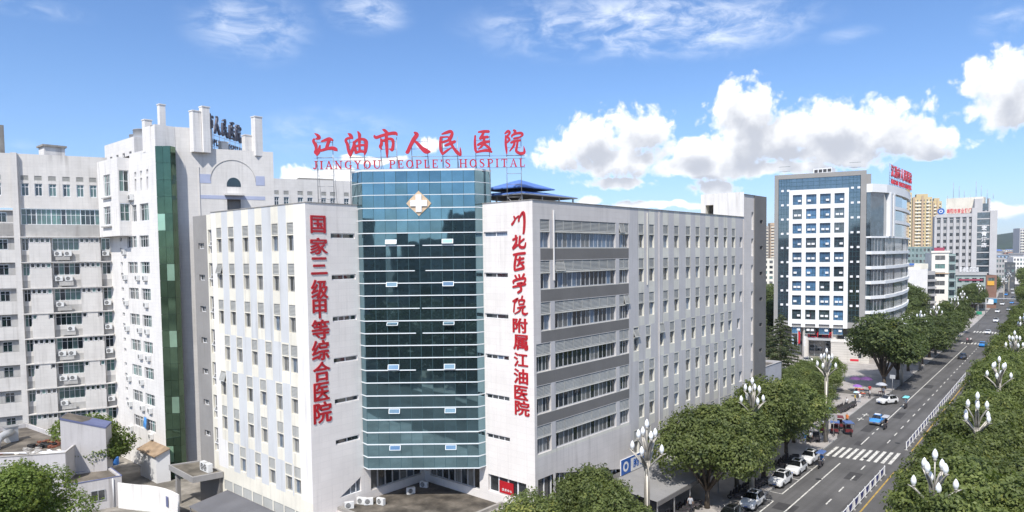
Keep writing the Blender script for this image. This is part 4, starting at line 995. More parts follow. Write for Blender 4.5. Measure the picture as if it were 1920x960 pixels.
for i in range(n):
    a0, a1 = math.pi*i/n, math.pi*(i+1)/n
    q = [(cu+r*math.cos(a), cz+r*math.sin(a)) for r, a in ((ri, a0), (ro, a0), (ro, a1), (ri, a1))]
    mb.hexa([FE.p(u, z, .004) for u, z in q]+[FE.p(u, z, .06) for u, z in q], 'ward_grey')
FE.box(mb, 2.55, 2.64, 30, 38.4, .004, .1, 'ward_front2')
mb.build('arch_relief', WARD)
mb = MB(); m = 12
rim = [FE.p(6.6+.83*math.cos(math.pi*i/m), 36.3+.9*math.sin(math.pi*i/m), .03) for i in range(m+1)]+[FE.p(5.77, 36.05, .03), FE.p(7.43, 36.05, .03)]
mb.add(rim, [tuple(range(m+1))+(m+1, m+2)], 'teal_dark'); mb.build('arched_window', WARD)
mb = MB(); FE.box(mb, 5.45, 7.75, 34.9, 35.12, .035, 1.1, 'ward_front2'); FE.box(mb, 5.6, 7.5, 33.0, 34.9, -.95, -.9, 'mid_grey'); FE.box(mb, 5.8, 7.4, 36.0, 36.6, -.95, -.9, 'mid_grey'); mb.build('balcony_slab', WARD)
window(FE, WARD, -1.18, 41.12, .8, .58, 2, 1, 'frame_white', ('dark_glass',), .1)
# roof columns
for (x, y, zt, w) in ((-89.6, 34.3, 44.1, .85), (-88.45, 35.6, 46.0, .7), (-85.3, 38.3, 45.15, 1.0), (-84.9, 39.3, 45.75, .9), (-84.2, 44.4, 42.8, .95), (-83.3, 45.3, 45.15, 1.0), (-86.4, 42.3, 41.95, .9)):
    b = MB(); b.box(x-w/2, x+w/2, y-w/2, y+w/2, 40.1, zt-.12, 'ward_wall'); b.box(x-w/2-.06, x+w/2+.06, y-w/2-.06, y+w/2+.06, zt-.12, zt, 'ward_wall'); b.build('roof_column', WARD)
# penthouse and tanks over the wing
mb = MB(); FP = Fac((0, 36.5), 0)
FP.wall(mb, -111, -99.9, 39, 43.6, [(-109.0+2.4*i, -108.1+2.4*i, 41.0, 41.75) for i in range(4)], 'ward_wall', .2)
mb.quad((-99.9, 36.5, 39), (-99.9, 41, 39), (-99.9, 41, 43.6), (-99.9, 36.5, 43.6), 'ward_wall'); mb.quad((-111, 36.5, 43.6), (-99.9, 36.5, 43.6), (-99.9, 41, 43.6), (-111, 41, 43.6), 'roof_concrete')
mb.build('penthouse', WARD)
for i in range(4): window(FP, WARD, -108.98+2.4*i, 41.02, .86, .71, 2, 1, 'frame_white', ('dark_glass',), .15)
for x, r, h, lb in ((-104.6, .95, 1.0, 'small round grey water tank beside a wider one on the ward penthouse'), (-101.4, 1.55, 1.25, 'wide round grey water tank on the ward penthouse roof')):
    t = thing('water_tank', lb, 'water tank', (x, 38.6, 43.6)); b = MB(); b.lathe([(r, 0), (r, h*.9), (r*1.03, h*.92), (r*1.03, h)], 'green_tank' if 'green_tank' in MATS else 'frame_alu', 16); b.lathe([(r*1.03, h), (0, h+.15)], 'steel', 16); obj('drum', b.mesh('drum'), t, loc=(0, 0, 0))
mb = MB(); q = F1.p(-6.5, 40.2, -2.5); mb.box(q.x-1.2, q.x+1.2, q.y-1.2, q.y+1.2, 40.2, 42.0, 'ward_wall'); mb.box(q.x-1.4, q.x+1.4, q.y-1.4, q.y+1.4, 42.0, 42.25, 'dirty_concrete'); mb.build('stair_hut', WARD)
mb = MB(); q = F1.p(-11.6, 40.2, -.4); mb.box(q.x-.25, q.x+.25, q.y-.25, q.y+.25, 40.2, 44.3, 'dirty_concrete'); mb.build('chimney', WARD)
# green glass strip at the corner
GP = [Vector((-86.32, 33.86, 0)), Vector((-85.0, 35.08, 0)), Vector((-85.55, 35.9, 0))]
b = MB(); b.prism([(GP[0].x-.02, GP[0].y+.12), (GP[1].x-.1, GP[1].y+.06), (GP[2].x-.12, GP[2].y), (-86.5, 36.3)], .3, 40.4, 'teal_dark'); b.build('glass_core', WARD)
zs = [40.5-2.02*i for i in range(21)]
for a, bb, cols in ((0, 1, 2), (1, 2, 1)):
    A_, B_ = GP[a], GP[bb]; L_ = (B_-A_); th = math.atan2(L_.y, L_.x); w = L_.length/cols
    for r in range(20):
        for cidx in range(cols):
            hm = zs[r]-zs[r+1]; green2 = a == 0 and (r, cidx) in ((4, 0), (7, 1), (11, 1), (15, 1), (18, 0))
            mtn = 'green_pane' if green2 else 'green_glass'
            k = ('gg', round(w, 3), mtn)
            if k not in KIT: KIT[k] = MB().box(.012, w-.012, -.02, .02, .015, hm-.015, mtn).mesh('glass_pane')
            o = obj('glass_pane', KIT[k], WARD, loc=A_+L_*(cidx/cols)+Vector((0, 0, zs[r+1]))-base_of(WARD)); o.rotation_euler = (R(rnd.gauss(0, .25)), 0, th+R(rnd.gauss(0, .25)))
# wall hung air conditioners on the sunlit wing
for i, z in enumerate(RW):
    for j, u in enumerate((-97.2, -93.0, -90.6)):
        if (i*3+j) % 5 == 2 or i == 0 and j == 1: continue
        ac(F2.p(u, z-2.35, .02), 0, f"{('left', 'middle', 'right')[j]} air conditioner in the {ORD[i+1]} wall row from the top of the sunlit ward wing", 'air conditioners on the sunlit ward wing', 1.05)
ac(F2.p(-94.0, 34.5, .03), 0, 'air conditioner beside the projecting bay high on the ward wing', 'air conditioners on the sunlit ward wing', 1.2)
CL = thing('hanging_cloth', 'bright blue cloth hanging from a low window of the sunlit ward wing', 'cloth', F2.p(-92.1, 6.3, .2))
b = MB(); b.add([(-.35, 0, .6), (.35, .02, .6), (.5, -.1, -.5), (.1, -.02, -.95), (-.45, -.12, -.6), (-.05, -.14, 0)], [(0, 1, 5), (1, 2, 5), (2, 3, 5), (3, 4, 5), (4, 0, 5)], 'cloth_sky'); obj('sheet', b.mesh('sheet'), CL, loc=(0, 0, 0))
b = MB(); b.tube([(-.5, 0, .6), (.5, 0, .6)], .02, 'steel', 4); obj('rail', b.mesh('rail'), CL, loc=(0, 0, 0))
# roof sign seen edge on, its letters painted grey for the shade on them
GS = thing('rooftop_sign', 'brush characters in shaded grey on a frame on the old ward roof', 'sign', (-88, 43, 43))
FG3 = Fac((-85.3, 38.3), math.atan2(48.61-39.0, -93.01+85.74))
L6 = 12.0
for i, nm in enumerate(('you', 'shi', 'ren', 'min', 'yi', 'yuan')):
    bx, st = BR[nm]; FG3.place('character', brush_mesh(st, bx, 1.55, 2.45, 'shaded_letter', .25, wk=1.05), GS, .6+1.95*i, 43.1, 0)
latin_row(FG3, GS, "PEOPLE'S HOSPITAL", 2.4, 12.2, 41.6, 42.4, 0, 'shaded_letter', .1)
fb = MB()
for i in range(9): fb.tube((FG3.p(.4+1.45*i, 40.2, -.15), FG3.p(.4+1.45*i, 45.2, -.15)), .035, 'steel', 4)
for z in (41.5, 42.5, 43.0, 44.3): fb.tube((FG3.p(.3, z, -.12), FG3.p(12.2, z, -.12)), .025, 'steel', 4)
fb.build('support_frame', GS)
# rear wing seen above the hospital roof
REAR = thing('rear_wing', 'pale wing with small paired windows showing behind the hospital roof', 'building', (-105, 70, 0))
FRW = Fac((-109.13, 61.88), R(68.3)); mb = MB()
RC = [(.25,1.05),(1.85,2.7),(4.2,5.1),(5.85,6.75),(8.3,9.15),(9.85,10.75),(12.3,13.2),(13.9,14.8)]
FRW.wall(mb, -3, 16, 0, 40.65, [(a, b, 37.85, 38.58) for a, b in RC]+[(a, b, 35.2, 37.5) for a, b in RC], 'ward_front2', .2)
FRW.box(mb, 4.5, 10.5, 40.65, 40.95, -3, -.2, 'dirty_concrete')
mb.quad(FRW.p(-3, 40.3), FRW.p(16, 40.3), FRW.p(16, 40.3, -12), FRW.p(-3, 40.3, -12), 'roof_concrete'); mb.quad(FRW.p(16, 0), FRW.p(16, 0, -12), FRW.p(16, 40.6, -12), FRW.p(16, 40.6), 'ward_front2')
mb.build('wall', REAR)
for a, b in RC:
    FRW.place('louver_panel', louver_mesh(b-a-.02, .7, 5), REAR, a+.01, 37.87, -.06); window(FRW, REAR, a+.02, 35.22, b-a-.04, 2.26, 2, 1, 'frame_white', ('teal_dark', 'dark_glass'), .15, rows=(.7,))
# ------------------------------------------------------------------ low yard buildings
AN = thing('annex_building', 'grey two storey annex with flat cluttered roof and blue edged lower roof', 'building', (-86, 23, 0))
def block(mb, poly, z0, z1, wall, roof, par=.0, trim=None):
    n = len(poly); mb.prism(poly, z0, z1, wall, roof)
    if par:
        c = Vector((sum(p[0] for p in poly)/n, sum(p[1] for p in poly)/n))
        for i in range(n):
            a, b = Vector(poly[i]), Vector(poly[(i+1) % n]); ia, ib = a+(c-a).normalized()*.32, b+(c-b).normalized()*.32
            mb.hexa([(p.x, p.y, z1-.002) for p in (a, b, ib, ia)]+[(p.x, p.y, z1+par) for p in (a, b, ib, ia)], wall)
            if trim:
                oa, ob = a-(c-a).normalized()*.06, b-(c-b).normalized()*.06; qa, qb = a+(c-a).normalized()*.05, b+(c-b).normalized()*.05
                mb.hexa([(p.x, p.y, z1+par-.05) for p in (oa, ob, qb, qa)]+[(p.x, p.y, z1+par+.04) for p in (oa, ob, qb, qa)], trim)
mb = MB(); block(mb, [(-84.5, 17), (-82.2, 22.0), (-81.0, 27.0), (-85.2, 27.3), (-88, 18)], 0, 3.15, 'annex_wall', 'roof_concrete', .18, 'blue_trim'); mb.build('lower_wing', AN)
mb = MB(); block(mb, [(-93, 11), (-87.4, 17.5), (-83.7, 22.5), (-86.4, 24.2), (-94, 24.6), (-103, 23.6), (-104, 14)], 0, 5.9, 'annex_wall', 'roof_concrete', .5, 'dirty_concrete'); mb.build('upper_wing', AN)
mb = MB()
a, b2, c2, d2 = (-86.9, 23.0), (-84.9, 26.85), (-87.2, 28.2), (-89.4, 24.4)
mb.hexa([(*q, 3.0) for q in (a, b2, c2, d2)]+[(a[0], a[1], 9.4), (b2[0], b2[1], 7.95), (c2[0], c2[1], 7.95), (d2[0], d2[1], 9.4)], 'annex_wall')
mb.hexa([(a[0]+.05, a[1]-.05, 9.4), (b2[0]+.08, b2[1]+.02, 7.95), (c2[0], c2[1]+.05, 7.95), (d2[0]-.05, d2[1], 9.4), (a[0]+.05, a[1]-.05, 9.58), (b2[0]+.08, b2[1]+.02, 8.13), (c2[0], c2[1]+.05, 8.13), (d2[0]-.05, d2[1], 9.58)], 'blue_trim')
mb.quad((a[0]-.04, a[1]+.06, 9.585), (b2[0]-.06, b2[1]+.0, 8.135), (c2[0]+.06, c2[1]-.06, 8.135), (d2[0]+.06, d2[1]-.0, 9.585), 'roof_concrete'); mb.build('stair_tower', AN)
FA = Fac((-82.2, 22.0), math.atan2(5.0, 1.2))
window(FA, AN, 2.2, 1.0, 1.35, 1.2, 2, 1, 'frame_alu', ('dark_glass',), -.09)
mb = MB(); mb.tube((FA.p(4.3, 3.2, .1), FA.p(4.3, .1, .1)), .06, 'frame_white', 6); mb.build('drain_pipe', AN)
JK = thing('rubble_heap', 'heap of rusty scrap and old tyres on the cluttered annex roof', 'rubble', (-91, 22.4, 5.92))
r3 = random.Random(3); cols = ['rust', 'rust', 'ac_fan', 'dirty_concrete', 'frame_white', 'blue_drum']
for k, (nm, m) in enumerate((('scrap_piece', 'rust'), ('slab_piece', 'dirty_concrete'), ('tyre_pile', 'black_rubber'))):
    b = MB()
    for i in range(26 if k < 2 else 9):
        x, y = r3.gauss((0, 2.8, .8)[k], (.9, 1.6, .8)[k]), r3.gauss((.6, -1.6, -.3)[k], .55); s = r3.uniform(.12, .42); z = .0
        if k == 2:
            for q in range(2): b.lathe([(.22, .2*q), (.34, .2*q+.02), (.34, .2*q+.16), (.22, .2*q+.18)], m, 8, (x, y, 0))
        else: b.hexa([(x-s, y-s*.6, z), (x+s, y-s*.4, z), (x+s*.8, y+s*.6, z), (x-s*.7, y+s*.5, z), (x-s*.8, y-s*.5, z+s*.7), (x+s*.9, y-s*.4, z+s*.5), (x+s*.6, y+s*.5, z+s*.8), (x-s*.6, y+s*.4, z+s*.4)], m)
    o = obj(nm, b.mesh(nm), JK, loc=(0, 0, 0)); o['kind'] = 'stuff'
RP = thing('roof_pipes', 'long pale pipes and planks lying along the annex roof edge', 'pipes', (-88.5, 19.8, 5.92))
b = MB()
for i in range(5): b.tube([(-3+.4*i, -2.2+.35*i, .08), (2.6+.3*i, 3.6-.1*i, .1)], .05, 'frame_white', 5)
o = obj('pipe', b.mesh('pipe'), RP, loc=(0, 0, 0)); o['kind'] = 'stuff'
b = MB()
for i in range(8): x, y = r3.uniform(-4, 1.5), r3.uniform(-2, 3); b.box(x, x+r3.uniform(.4, 1.2), y, y+.3, .01, .06, ('frame_white', 'cream_wall', 'rust')[i % 3])
o = obj('plank', b.mesh('plank'), RP, loc=(0, 0, 0)); o['kind'] = 'stuff'
DU = thing('exhaust_duct', 'bent silver exhaust duct with fan box on the annex roof', 'duct', (-94.2, 18.6, 5.92))
b = MB(); b.tube(((-1.5, 1.8, 1.2), (-.5, 1.0, 1.2), (.4, .2, 1.1), (.9, -.1, .7), (1.1, -.2, .1)), .42, 'frame_alu', 10); obj('pipe', b.mesh('pipe'), DU, loc=(0, 0, 0))
b = MB(); b.box(-2.6, -1.5, 1.3, 2.5, 0, 1.7, 'frame_alu'); b.box(-2.7, -1.4, 1.2, 2.6, 1.7, 1.8, 'steel'); obj('fan_box', b.mesh('fan_box'), DU, loc=(0, 0, 0))
DB = thing('blue_drum', 'blue plastic drum standing by the yard wall behind annex', 'drum', (-98.0, 32.0, 0)); b = MB(); b.lathe([(.42, 0), (.45, .3), (.43, .6), (.46, .95), (.4, 1.0), (0, 1.02)], 'blue_drum', 14); obj('body', b.mesh('body'), DB, loc=(0, 0, 0))
b = MB(); b.lathe([(.47, .92), (.48, 1.0), (.44, 1.03)], 'blue_drum', 14); obj('rim', b.mesh('rim'), DB, loc=(0, 0, 0))
SH = thing('storage_shed', 'tall white metal shed with rusty sloping roof against the ward wall', 'shed', (-88, 33, 0))
b = MB(); b.hexa([(-90.6, 32.4, 0), (-85.7, 32.4, 0), (-85.4, 33.9, 0), (-90.6, 33.9, 0), (-90.6, 32.4, 3.3), (-85.7, 32.4, 3.3), (-85.4, 33.9, 3.9), (-90.6, 33.9, 3.9)], 'frame_white'); b.build('body', SH)
b = MB(); b.hexa([(-90.9, 32.1, 3.28), (-85.4, 32.1, 3.28), (-85.2, 33.9, 3.98), (-90.9, 33.9, 3.98), (-90.9, 32.1, 3.38), (-85.4, 32.1, 3.38), (-85.2, 33.9, 4.08), (-90.9, 33.9, 4.08)], 'rust_roof'); b.build('roof', SH)
CW = thing('curved_wall', 'sunlit white curved yard wall with a small blue notice', 'wall', (-75, 28.5, 0))
pl = [(-80.5, 26.4), (-79.3, 26.9), (-78.2, 27.4), (-77.2, 28.0), (-76.0, 28.5), (-74.6, 28.85), (-73.0, 29.0), (-71.4, 29.0)]
b = MB()
for i in range(len(pl)-1):
    p, q = Vector(pl[i]), Vector(pl[i+1]); t = (q-p).normalized(); nn = Vector((-t.y, t.x))*.12
    b.hexa([(p.x, p.y, 0), (q.x, q.y, 0), (q.x+nn.x, q.y+nn.y, 0), (p.x+nn.x, p.y+nn.y, 0), (p.x, p.y, 2.8), (q.x, q.y, 2.8), (q.x+nn.x, q.y+nn.y, 2.8), (p.x+nn.x, p.y+nn.y, 2.8)], 'white_wall')
b.build('wall', CW); b = MB(); b.box(-74.1, -73.6, 28.84, 28.88, 1.0, 2.1, 'blue_trim'); b.build('notice', CW)
FN = thing('yard_fence', 'pale framed glass fence in front of the dark corrugated lean-to roof', 'fence', (-69, 28, 0))
for i in range(9):
    p0 = Vector((-71.3+.75*i, 28.95-.33*i, 0)); p1 = Vector((-71.3+.75*(i+1), 28.95-.33*(i+1), 0)); th = math.atan2(-.33, .75)
    b = MB(); b.box(0, .8, -.012, .012, .25, 2.0, 'curtain_glass'); o = obj('fence_panel', b.mesh('fence_panel'), FN, loc=p0-base_of(FN), rz=th)
    b = MB(); b.box(-.04, .04, -.04, .04, 0, 2.15, 'frame_alu'); b.box(.04, .78, -.025, .025, 2.0, 2.06, 'frame_alu'); obj('post', b.mesh('post'), FN, loc=p0-base_of(FN), rz=th)
LT = thing('lean_to_roof', 'dark corrugated lean-to roof along the foot of the left wing', 'roof', (-62, 31, 0))
b = MB(); nx = 60
for i in range(nx):
    x0, x1 = -69.6+.26*i, -69.6+.26*(i+.5); x2 = -69.6+.26*(i+1)
    b.add([(x0, 33.3, 2.55), (x0, 29.2, 1.95), (x1, 29.2, 1.99), (x1, 33.3, 2.59), (x2, 29.2, 1.95), (x2, 33.3, 2.55)], [(0, 1, 2, 3), (3, 2, 4, 5)], 'corrugated')
b.build('sheeting', LT)
b = MB()
for i in range(6): b.box(-69.4+3*i, -69.3+3*i, 29.3, 29.4, 0, 1.93, 'steel')
b.build('posts', LT)
CP = thing('entrance_canopy', 'flat grey concrete canopy with damp roof beside the left wing', 'canopy', (-73, 32, 0))
b = MB(); block(b, [(-77.5, 30.6), (-71.0, 30.35), (-70.35, 33.3), (-76.5, 33.6)], 3.75, 4.25, 'mid_grey', 'damp_roof', .1); b.build('slab', CP)
b = MB(); b.box(-75.3, -70.7, 33.0, 33.28, 0, 3.75, 'dark_grey'); b.box(-76.9, -76.5, 31.0, 31.4, 0, 3.75, 'mid_grey'); b.build('support_wall', CP)
for i, x in enumerate((-72.6, -71.9)): ac((x, 32.6, 4.28), 0, f"{('left', 'right')[i]} one of two big twin fan units on the grey entrance canopy", 'big fan units on the canopy', 1.5)
# podium in the inner corner
PD = thing('podium', 'low flat roofed podium filling the inner corner under the glass tower', 'building', (-48, 41, 0))
b = MB(); block(b, [(-53.38, 35.9), (-42.3, 35.9), (-42.3, 46.58), (-53.38, 46.58)], 0, 3.55, 'pinkgrey_wall', 'podium_roof'); b.build('body', PD)
b = MB()
for a in ((-53.36, -42.3, 35.9, 36.2), (-42.6, -42.3, 36.21, 46.55)): b.box(a[0], a[1], a[2], a[3], 3.548, 3.85, 'dirty_concrete')
b.build('parapet', PD)
for i, (x, y, th) in enumerate(((-53.0, 38.4, 25), (-52.4, 38.7, 50), (-51.4, 39.5, 10), (-53.0, 36.9, 60), (-51.6, 43.1, 75), (-51.9, 45.3, 20))):
    ac((x, y, 3.57), R(th), ('white fan unit nearest the end wall on the podium roof', 'white fan unit second from the end wall on the podium roof', 'white fan unit standing free on the podium roof', 'small white fan unit at the front podium parapet', 'fan unit lying at the shaded wall under the glass tower', 'fan unit in the far inner corner under the glass tower')[i], 'fan units on the podium roof', 1.0)
# blue banner and grey canopy at the street side
BN = thing('banner_sign', 'blue and white wall banner with round emblem on the east facade', 'sign', (-38.2, 64, 4.3))
b = MB()
FR.box(b, 60.68, 68.6, 3.55, 5.2, .02, .12, 'white_plain'); FR.box(b, 60.68, 62.6, 3.56, 5.19, .121, .13, 'banner_blue'); FR.box(b, 62.6, 68.59, 5.0, 5.19, .121, .13, 'banner_blue'); b.build('board', BN)
b = MB(); n = 16; b.add([FR.p(61.6+.55*math.cos(2*math.pi*i/n), 4.35+.55*math.sin(2*math.pi*i/n), .14) for i in range(n)], [tuple(range(n))], 'white_plain'); b.add([FR.p(61.6+.3*math.cos(2*math.pi*i/n), 4.35+.3*math.sin(2*math.pi*i/n), .145) for i in range(n)], [tuple(range(n))], 'banner_blue'); b.build('emblem', BN)
fit_text(FR, BN, '胸痛中心', 63.0, 68.3, 3.85, 4.8, .12, 'banner_blue', .02)
SC_ = thing('sidewalk_canopy', 'grey corrugated canopy over the pavement beside the east facade', 'canopy', (-35, 66, 0))
b = MB()
for i in range(48):
    y0 = 57.6+.3*i; b.add([(-38.4, y0, 3.45), (-32.3, y0, 3.05), (-32.3, y0+.15, 3.1), (-38.4, y0+.15, 3.5), (-32.3, y0+.3, 3.05), (-38.4, y0+.3, 3.45)], [(0, 1, 2, 3), (3, 2, 4, 5)], 'canopy_grey')
b.box(-32.38, -32.26, 57.6, 72.0, 2.6, 3.04, 'dark_grey'); b.build('sheeting', SC_)
b = MB()
for i in range(5): b.box(-32.5, -32.4, 57.8+3.4*i, 57.9+3.4*i, 0.1, 3.0, 'steel')
b.build('posts', SC_)
LW = thing('side_annex', 'plain grey walled annex beyond the dark stair block', 'building', (-40, 104, 0))
b = MB(); block(b, [(-38.4, 100.6), (-38.4, 107.3), (-50, 107.3), (-50, 100.6)], 0, 9.5, 'mid_lilac', 'roof_concrete', .35, 'dirty_concrete'); b.build('body', LW)
# blue roofed shelter on the hospital roof
SHL = thing('roof_shelter', 'two tier blue metal roof shelter on posts behind the sign', 'shelter', (-44, 55, 31))
c1 = at_depth(977.5, 348.4, 66.0); cx, cy, ze = c1.x, c1.y, c1.z
b = MB(); ax, ay, az = cx-2.65, cy+2.65, ze+.95
P4 = [(cx-5.3, cy, ze), (cx, cy, ze), (cx, cy+5.3, ze), (cx-5.3, cy+5.3, ze)]; A1 = (ax-.35, ay+.1, az); A2 = (ax+.35, ay-.1, az)
b.add(P4+[A1, A2], [(0, 1, 5, 4), (1, 2, 5), (2, 3, 4, 5), (3, 0, 4)], 'blue_roof'); b.add([(p[0], p[1], p[2]-.1) for p in P4], [(3, 2, 1, 0)], 'dark_grey')
for i in range(4):
    p, q = P4[i], P4[(i+1) % 4]; b.quad((p[0], p[1], p[2]-.1), (q[0], q[1], q[2]-.1), q, p, 'blue_roof')
b.build('upper_roof', SHL)
b = MB(); o_ = 1.3
P5 = [(cx-6.6, cy-.6, ze-.75), (cx+.7, cy-.6, ze-.75), (cx+.7, cy+8.3, ze-.75), (cx-6.6, cy+8.3, ze-.75)]; P6 = [(cx-4.6, cy+.9, ze-.35), (cx-.7, cy+.9, ze-.35), (cx-.7, cy+4.6, ze-.35), (cx-4.6, cy+4.6, ze-.35)]
b.add(P5+P6, [(i, (i+1) % 4, 4+(i+1) % 4, 4+i) for i in range(4)], 'blue_roof'); b.add([(p[0], p[1], p[2]-.12) for p in P5], [(3, 2, 1, 0)], 'dark_grey')
for i in range(4):
    p, q = P5[i], P5[(i+1) % 4]; b.quad((p[0], p[1], p[2]-.12), (q[0], q[1], q[2]-.12), q, p, 'steel')
b.build('lower_roof', SHL)
for x, y in ((cx-6.2, cy-.3), (cx-3, cy-.3), (cx+.3, cy-.3), (cx+.3, cy+2.8), (cx+.3, cy+5.6), (cx+.3, cy+8), (cx-3, cy+8), (cx-6.2, cy+8)):
    b = MB(); b.box(x-.06, x+.06, y-.06, y+.06, 31.0, ze-.8, 'steel'); b.build('post', SHL)
b = MB(); b.box(cx-6, cx-2.5, cy+3, cy+6, 31.0, 32.3, 'cream_wall'); b.build('plant_room', SHL)
# ------------------------------------------------------------------ ground, street
def off(y):
    o = -.022*(y-100) if y < 100 else -.034*(y-100)
    if y > 240: o -= .00011*(y-240)**2
    return o
gb = MB(); gb.quad((-9000, -9000, -.04), (9000, -9000, -.04), (9000, 9000, -.04), (-9000, 9000, -.04), 'ground'); gb.build('ground', kind='structure')
def ribbon(mb, X0, X1, ys, z, mat, z1=None):
    for a, b in zip(ys, ys[1:]):
        if z1 is None: mb.quad((X0+off(a), a, z), (X1+off(a), a, z), (X1+off(b), b, z), (X0+off(b), b, z), mat)
        else:
            mb.hexa([(X0+off(a), a, z), (X1+off(a), a, z), (X1+off(b), b, z), (X0+off(b), b, z), (X0+off(a), a, z1), (X1+off(a), a, z1), (X1+off(b), b, z1), (X0+off(b), b, z1)], mat)
YS = [-500, -300, -150, -60, 0, 50, 100, 140, 180, 240, 300, 360, 420, 480, 540, 600, 680, 760]
def sub(a, b): return sorted({a, b, *[y for y in YS if a < y < b]})
m = MB(); ribbon(m, -33.5, -8.0, YS, 0.0, 'asphalt'); m.build('road', kind='structure')
m = MB(); ribbon(m, -60, -29.05, sub(-200, 103.5), .0, 'pavement', .13); ribbon(m, -70, -31.0, sub(113, 137), .0, 'pavement', .13); ribbon(m, -64, -29.6, sub(141, 700), .0, 'pavement', .13)
m.prism([(-60, 103.5), (-29.1, 103.5), (-31.35, 113), (-60, 113)], 0, .13, 'pavement'); m.build('pavement', kind='structure')
m = MB(); ribbon(m, -10.9, 14, YS, 0.0, 'pavement', .13); m.build('pavement', kind='structure')
m = MB(); ribbon(m, -29.05, -28.87, sub(-200, 103.5), 0, 'kerbstone', .15); ribbon(m, -31.0, -30.82, sub(113, 137), 0, 'kerbstone', .15); ribbon(m, -29.6, -29.42, sub(141, 700), 0, 'kerbstone', .15); ribbon(m, -11.08, -10.9, YS, 0, 'kerbstone', .15)
m.build('kerb', kind='structure')
m = MB(); m.quad((-150, 107.4, .02), (-44, 107.4, .02), (-46, 178, .02), (-150, 178, .02), 'lot'); m.quad((-110, 15, .012), (-56, 15, .012), (-56, 36, .012), (-110, 36, .012), 'yard'); m.build('parking_lot', kind='structure')
# painted marks
def mark(mb, X0, X1, y0, y1, mat='road_white', z=.004): ribbon(mb, X0, X1, sub(y0, y1), z, mat)
m = MB()
mark(m, -25.62, -25.47, 40, 91.7); mark(m, -25.62, -25.47, 102.4, 107.4)
for y in (109.8, 112.9, 116.0): mark(m, -25.62, -25.47, y-.7, y+.7)
mark(m, -25.62, -25.47, 119.5, 226)
y = 47.0
while y < 230:
    if not 92.5 < y < 102: mark(m, -22.9, -22.75, y-1.0, y+1.0)
    y += 4.95
y = 49.0
while y < 200: mark(m, -17.0, -16.85, y-1.2, y+1.2); y += 5.6
for i in range(10): mark(m, -28.0+.8*i, -27.6+.8*i, 94.0+.12*i, 99.3+.2*i)
for i in range(9): mark(m, -27.6+.8*i, -27.2+.8*i, 231, 235)
for i in range(9): mark(m, -27.6+.8*i, -27.2+.8*i, 264, 269)
for yy in (61.6, 66.4, 73.2, 75.9, 81.9, 87.2, 92.0): mark(m, -28.9, -27.45, yy-.06, yy+.06)
mark(m, -27.6, -27.46, 40, 73.2); mark(m, -27.6, -27.46, 75.9, 92.0)
for yy in (118, 121.5): mark(m, -29.6, -28.6, yy, yy+.35); mark(m, -29.2, -29.0, yy-1.2, yy+1.2)
m.build('road_markings', kind='structure')
m = MB(); mark(m, -19.55, -19.38, 40, 92, 'road_yellow'); mark(m, -19.55, -19.38, 103, 300, 'road_yellow'); m.build('centre_line', kind='structure')
m = MB()
rp = random.Random(8)
for i in range(9):
    X = rp.uniform(-27.5, -21.5); y = 60+13*i+rp.uniform(-4, 4); mark(m, X, X+rp.uniform(.8, 2.2), y, y+rp.uniform(1.5, 5), 'patch', .002)
m.build('road_patches', kind='structure')
m = MB()
for i in range(7):
    X, y = rp.uniform(-27, -21), 66+14*i+rp.uniform(-4, 4); m.add([(X+off(y)+.36*math.cos(.524*k), y+.36*math.sin(.524*k), .006) for k in range(12)], [tuple(range(12))], 'black_rubber')
m.build('manhole_covers', kind='structure')
# distance: fields and hill
m = MB(); rh_ = random.Random(11); nx, ny = 70, 10
hv = []
def hz(i, j):
    a = i/nx; u = j/ny
    base = 190*(.62+.38*math.sin(a*9.2-3.5))*(.75+.25*math.sin(a*23+1.3))+22*math.sin(a*57)
    return max(0, base*math.sin(u*math.pi*.5)**1.3)-4
for j in range(ny+1):
    for i in range(nx+1):
        az = R(-8+(i/nx)*80); d = 3000+j*150
        hv.append(tuple(FH*(d*math.cos(az))+RH*(d*math.sin(az))+Vector((0, 0, hz(i, j)*.6+rh_.gauss(0, 1.5)))))
m.add(hv, [(j*(nx+1)+i, j*(nx+1)+i+1, (j+1)*(nx+1)+i+1, (j+1)*(nx+1)+i) for j in range(ny) for i in range(nx)], 'hill_green', True); m.build('hills', kind='structure')
# centre railing with blue slanted boards
def railing(label, y0, y1):
    t = thing('road_railing', label, 'railing', (-20.1+off(y0), y0, 0))
    n = int((y1-y0)/2.35); pv = []
    if 'railp' not in KIT:
        b = MB(); b.box(-.03, .03, .05, 2.3, 1.02, 1.1, 'frame_white'); b.box(-.03, .03, .05, 2.3, .18, .26, 'frame_white'); b.box(-.01, .01, .05, 2.3, .27, 1.01, 'frame_white')
        for q in range(9): yy = .05+.28*q; b.box(-.015, .015, yy-.02, yy+.02, .26, 1.02, 'frame_white')
        KIT['railp'] = b.mesh('rail_panel')
        b = MB(); prof = [(.35, .98), (1.55, .98), (1.45, .62), (1.1, .36), (.7, .3)]
        b.add([(.035, y, z) for y, z in prof]+[(-.035, y, z) for y, z in prof], [(0, 1, 2, 3, 4), (9, 8, 7, 6, 5)]+[(i, 5+i, 5+(i+1) % 5, (i+1) % 5) for i in range(5)], 'navy'); KIT['railb'] = b.mesh('blue_board')
        b = MB(); b.box(-.05, .05, -.05, .05, 0, 1.2, 'frame_white'); b.box(-.2, .2, -.14, .14, 0, .1, 'kerbstone'); KIT['railq'] = b.mesh('post')
    for i in range(n+1):
        y = y0+2.35*i; p = Vector((-20.1+off(y), y, 0)); th = math.atan2(off(y+1)-off(y), 1)*-1
        obj('post', KIT['railq'], t, loc=p-base_of(t), rz=th)
        if i < n:
            pn = obj('rail_panel', KIT['railp'], t, loc=p-base_of(t), rz=th); obj('blue_board', KIT['railb'], pn, loc=(0, 0, 0))
    return t
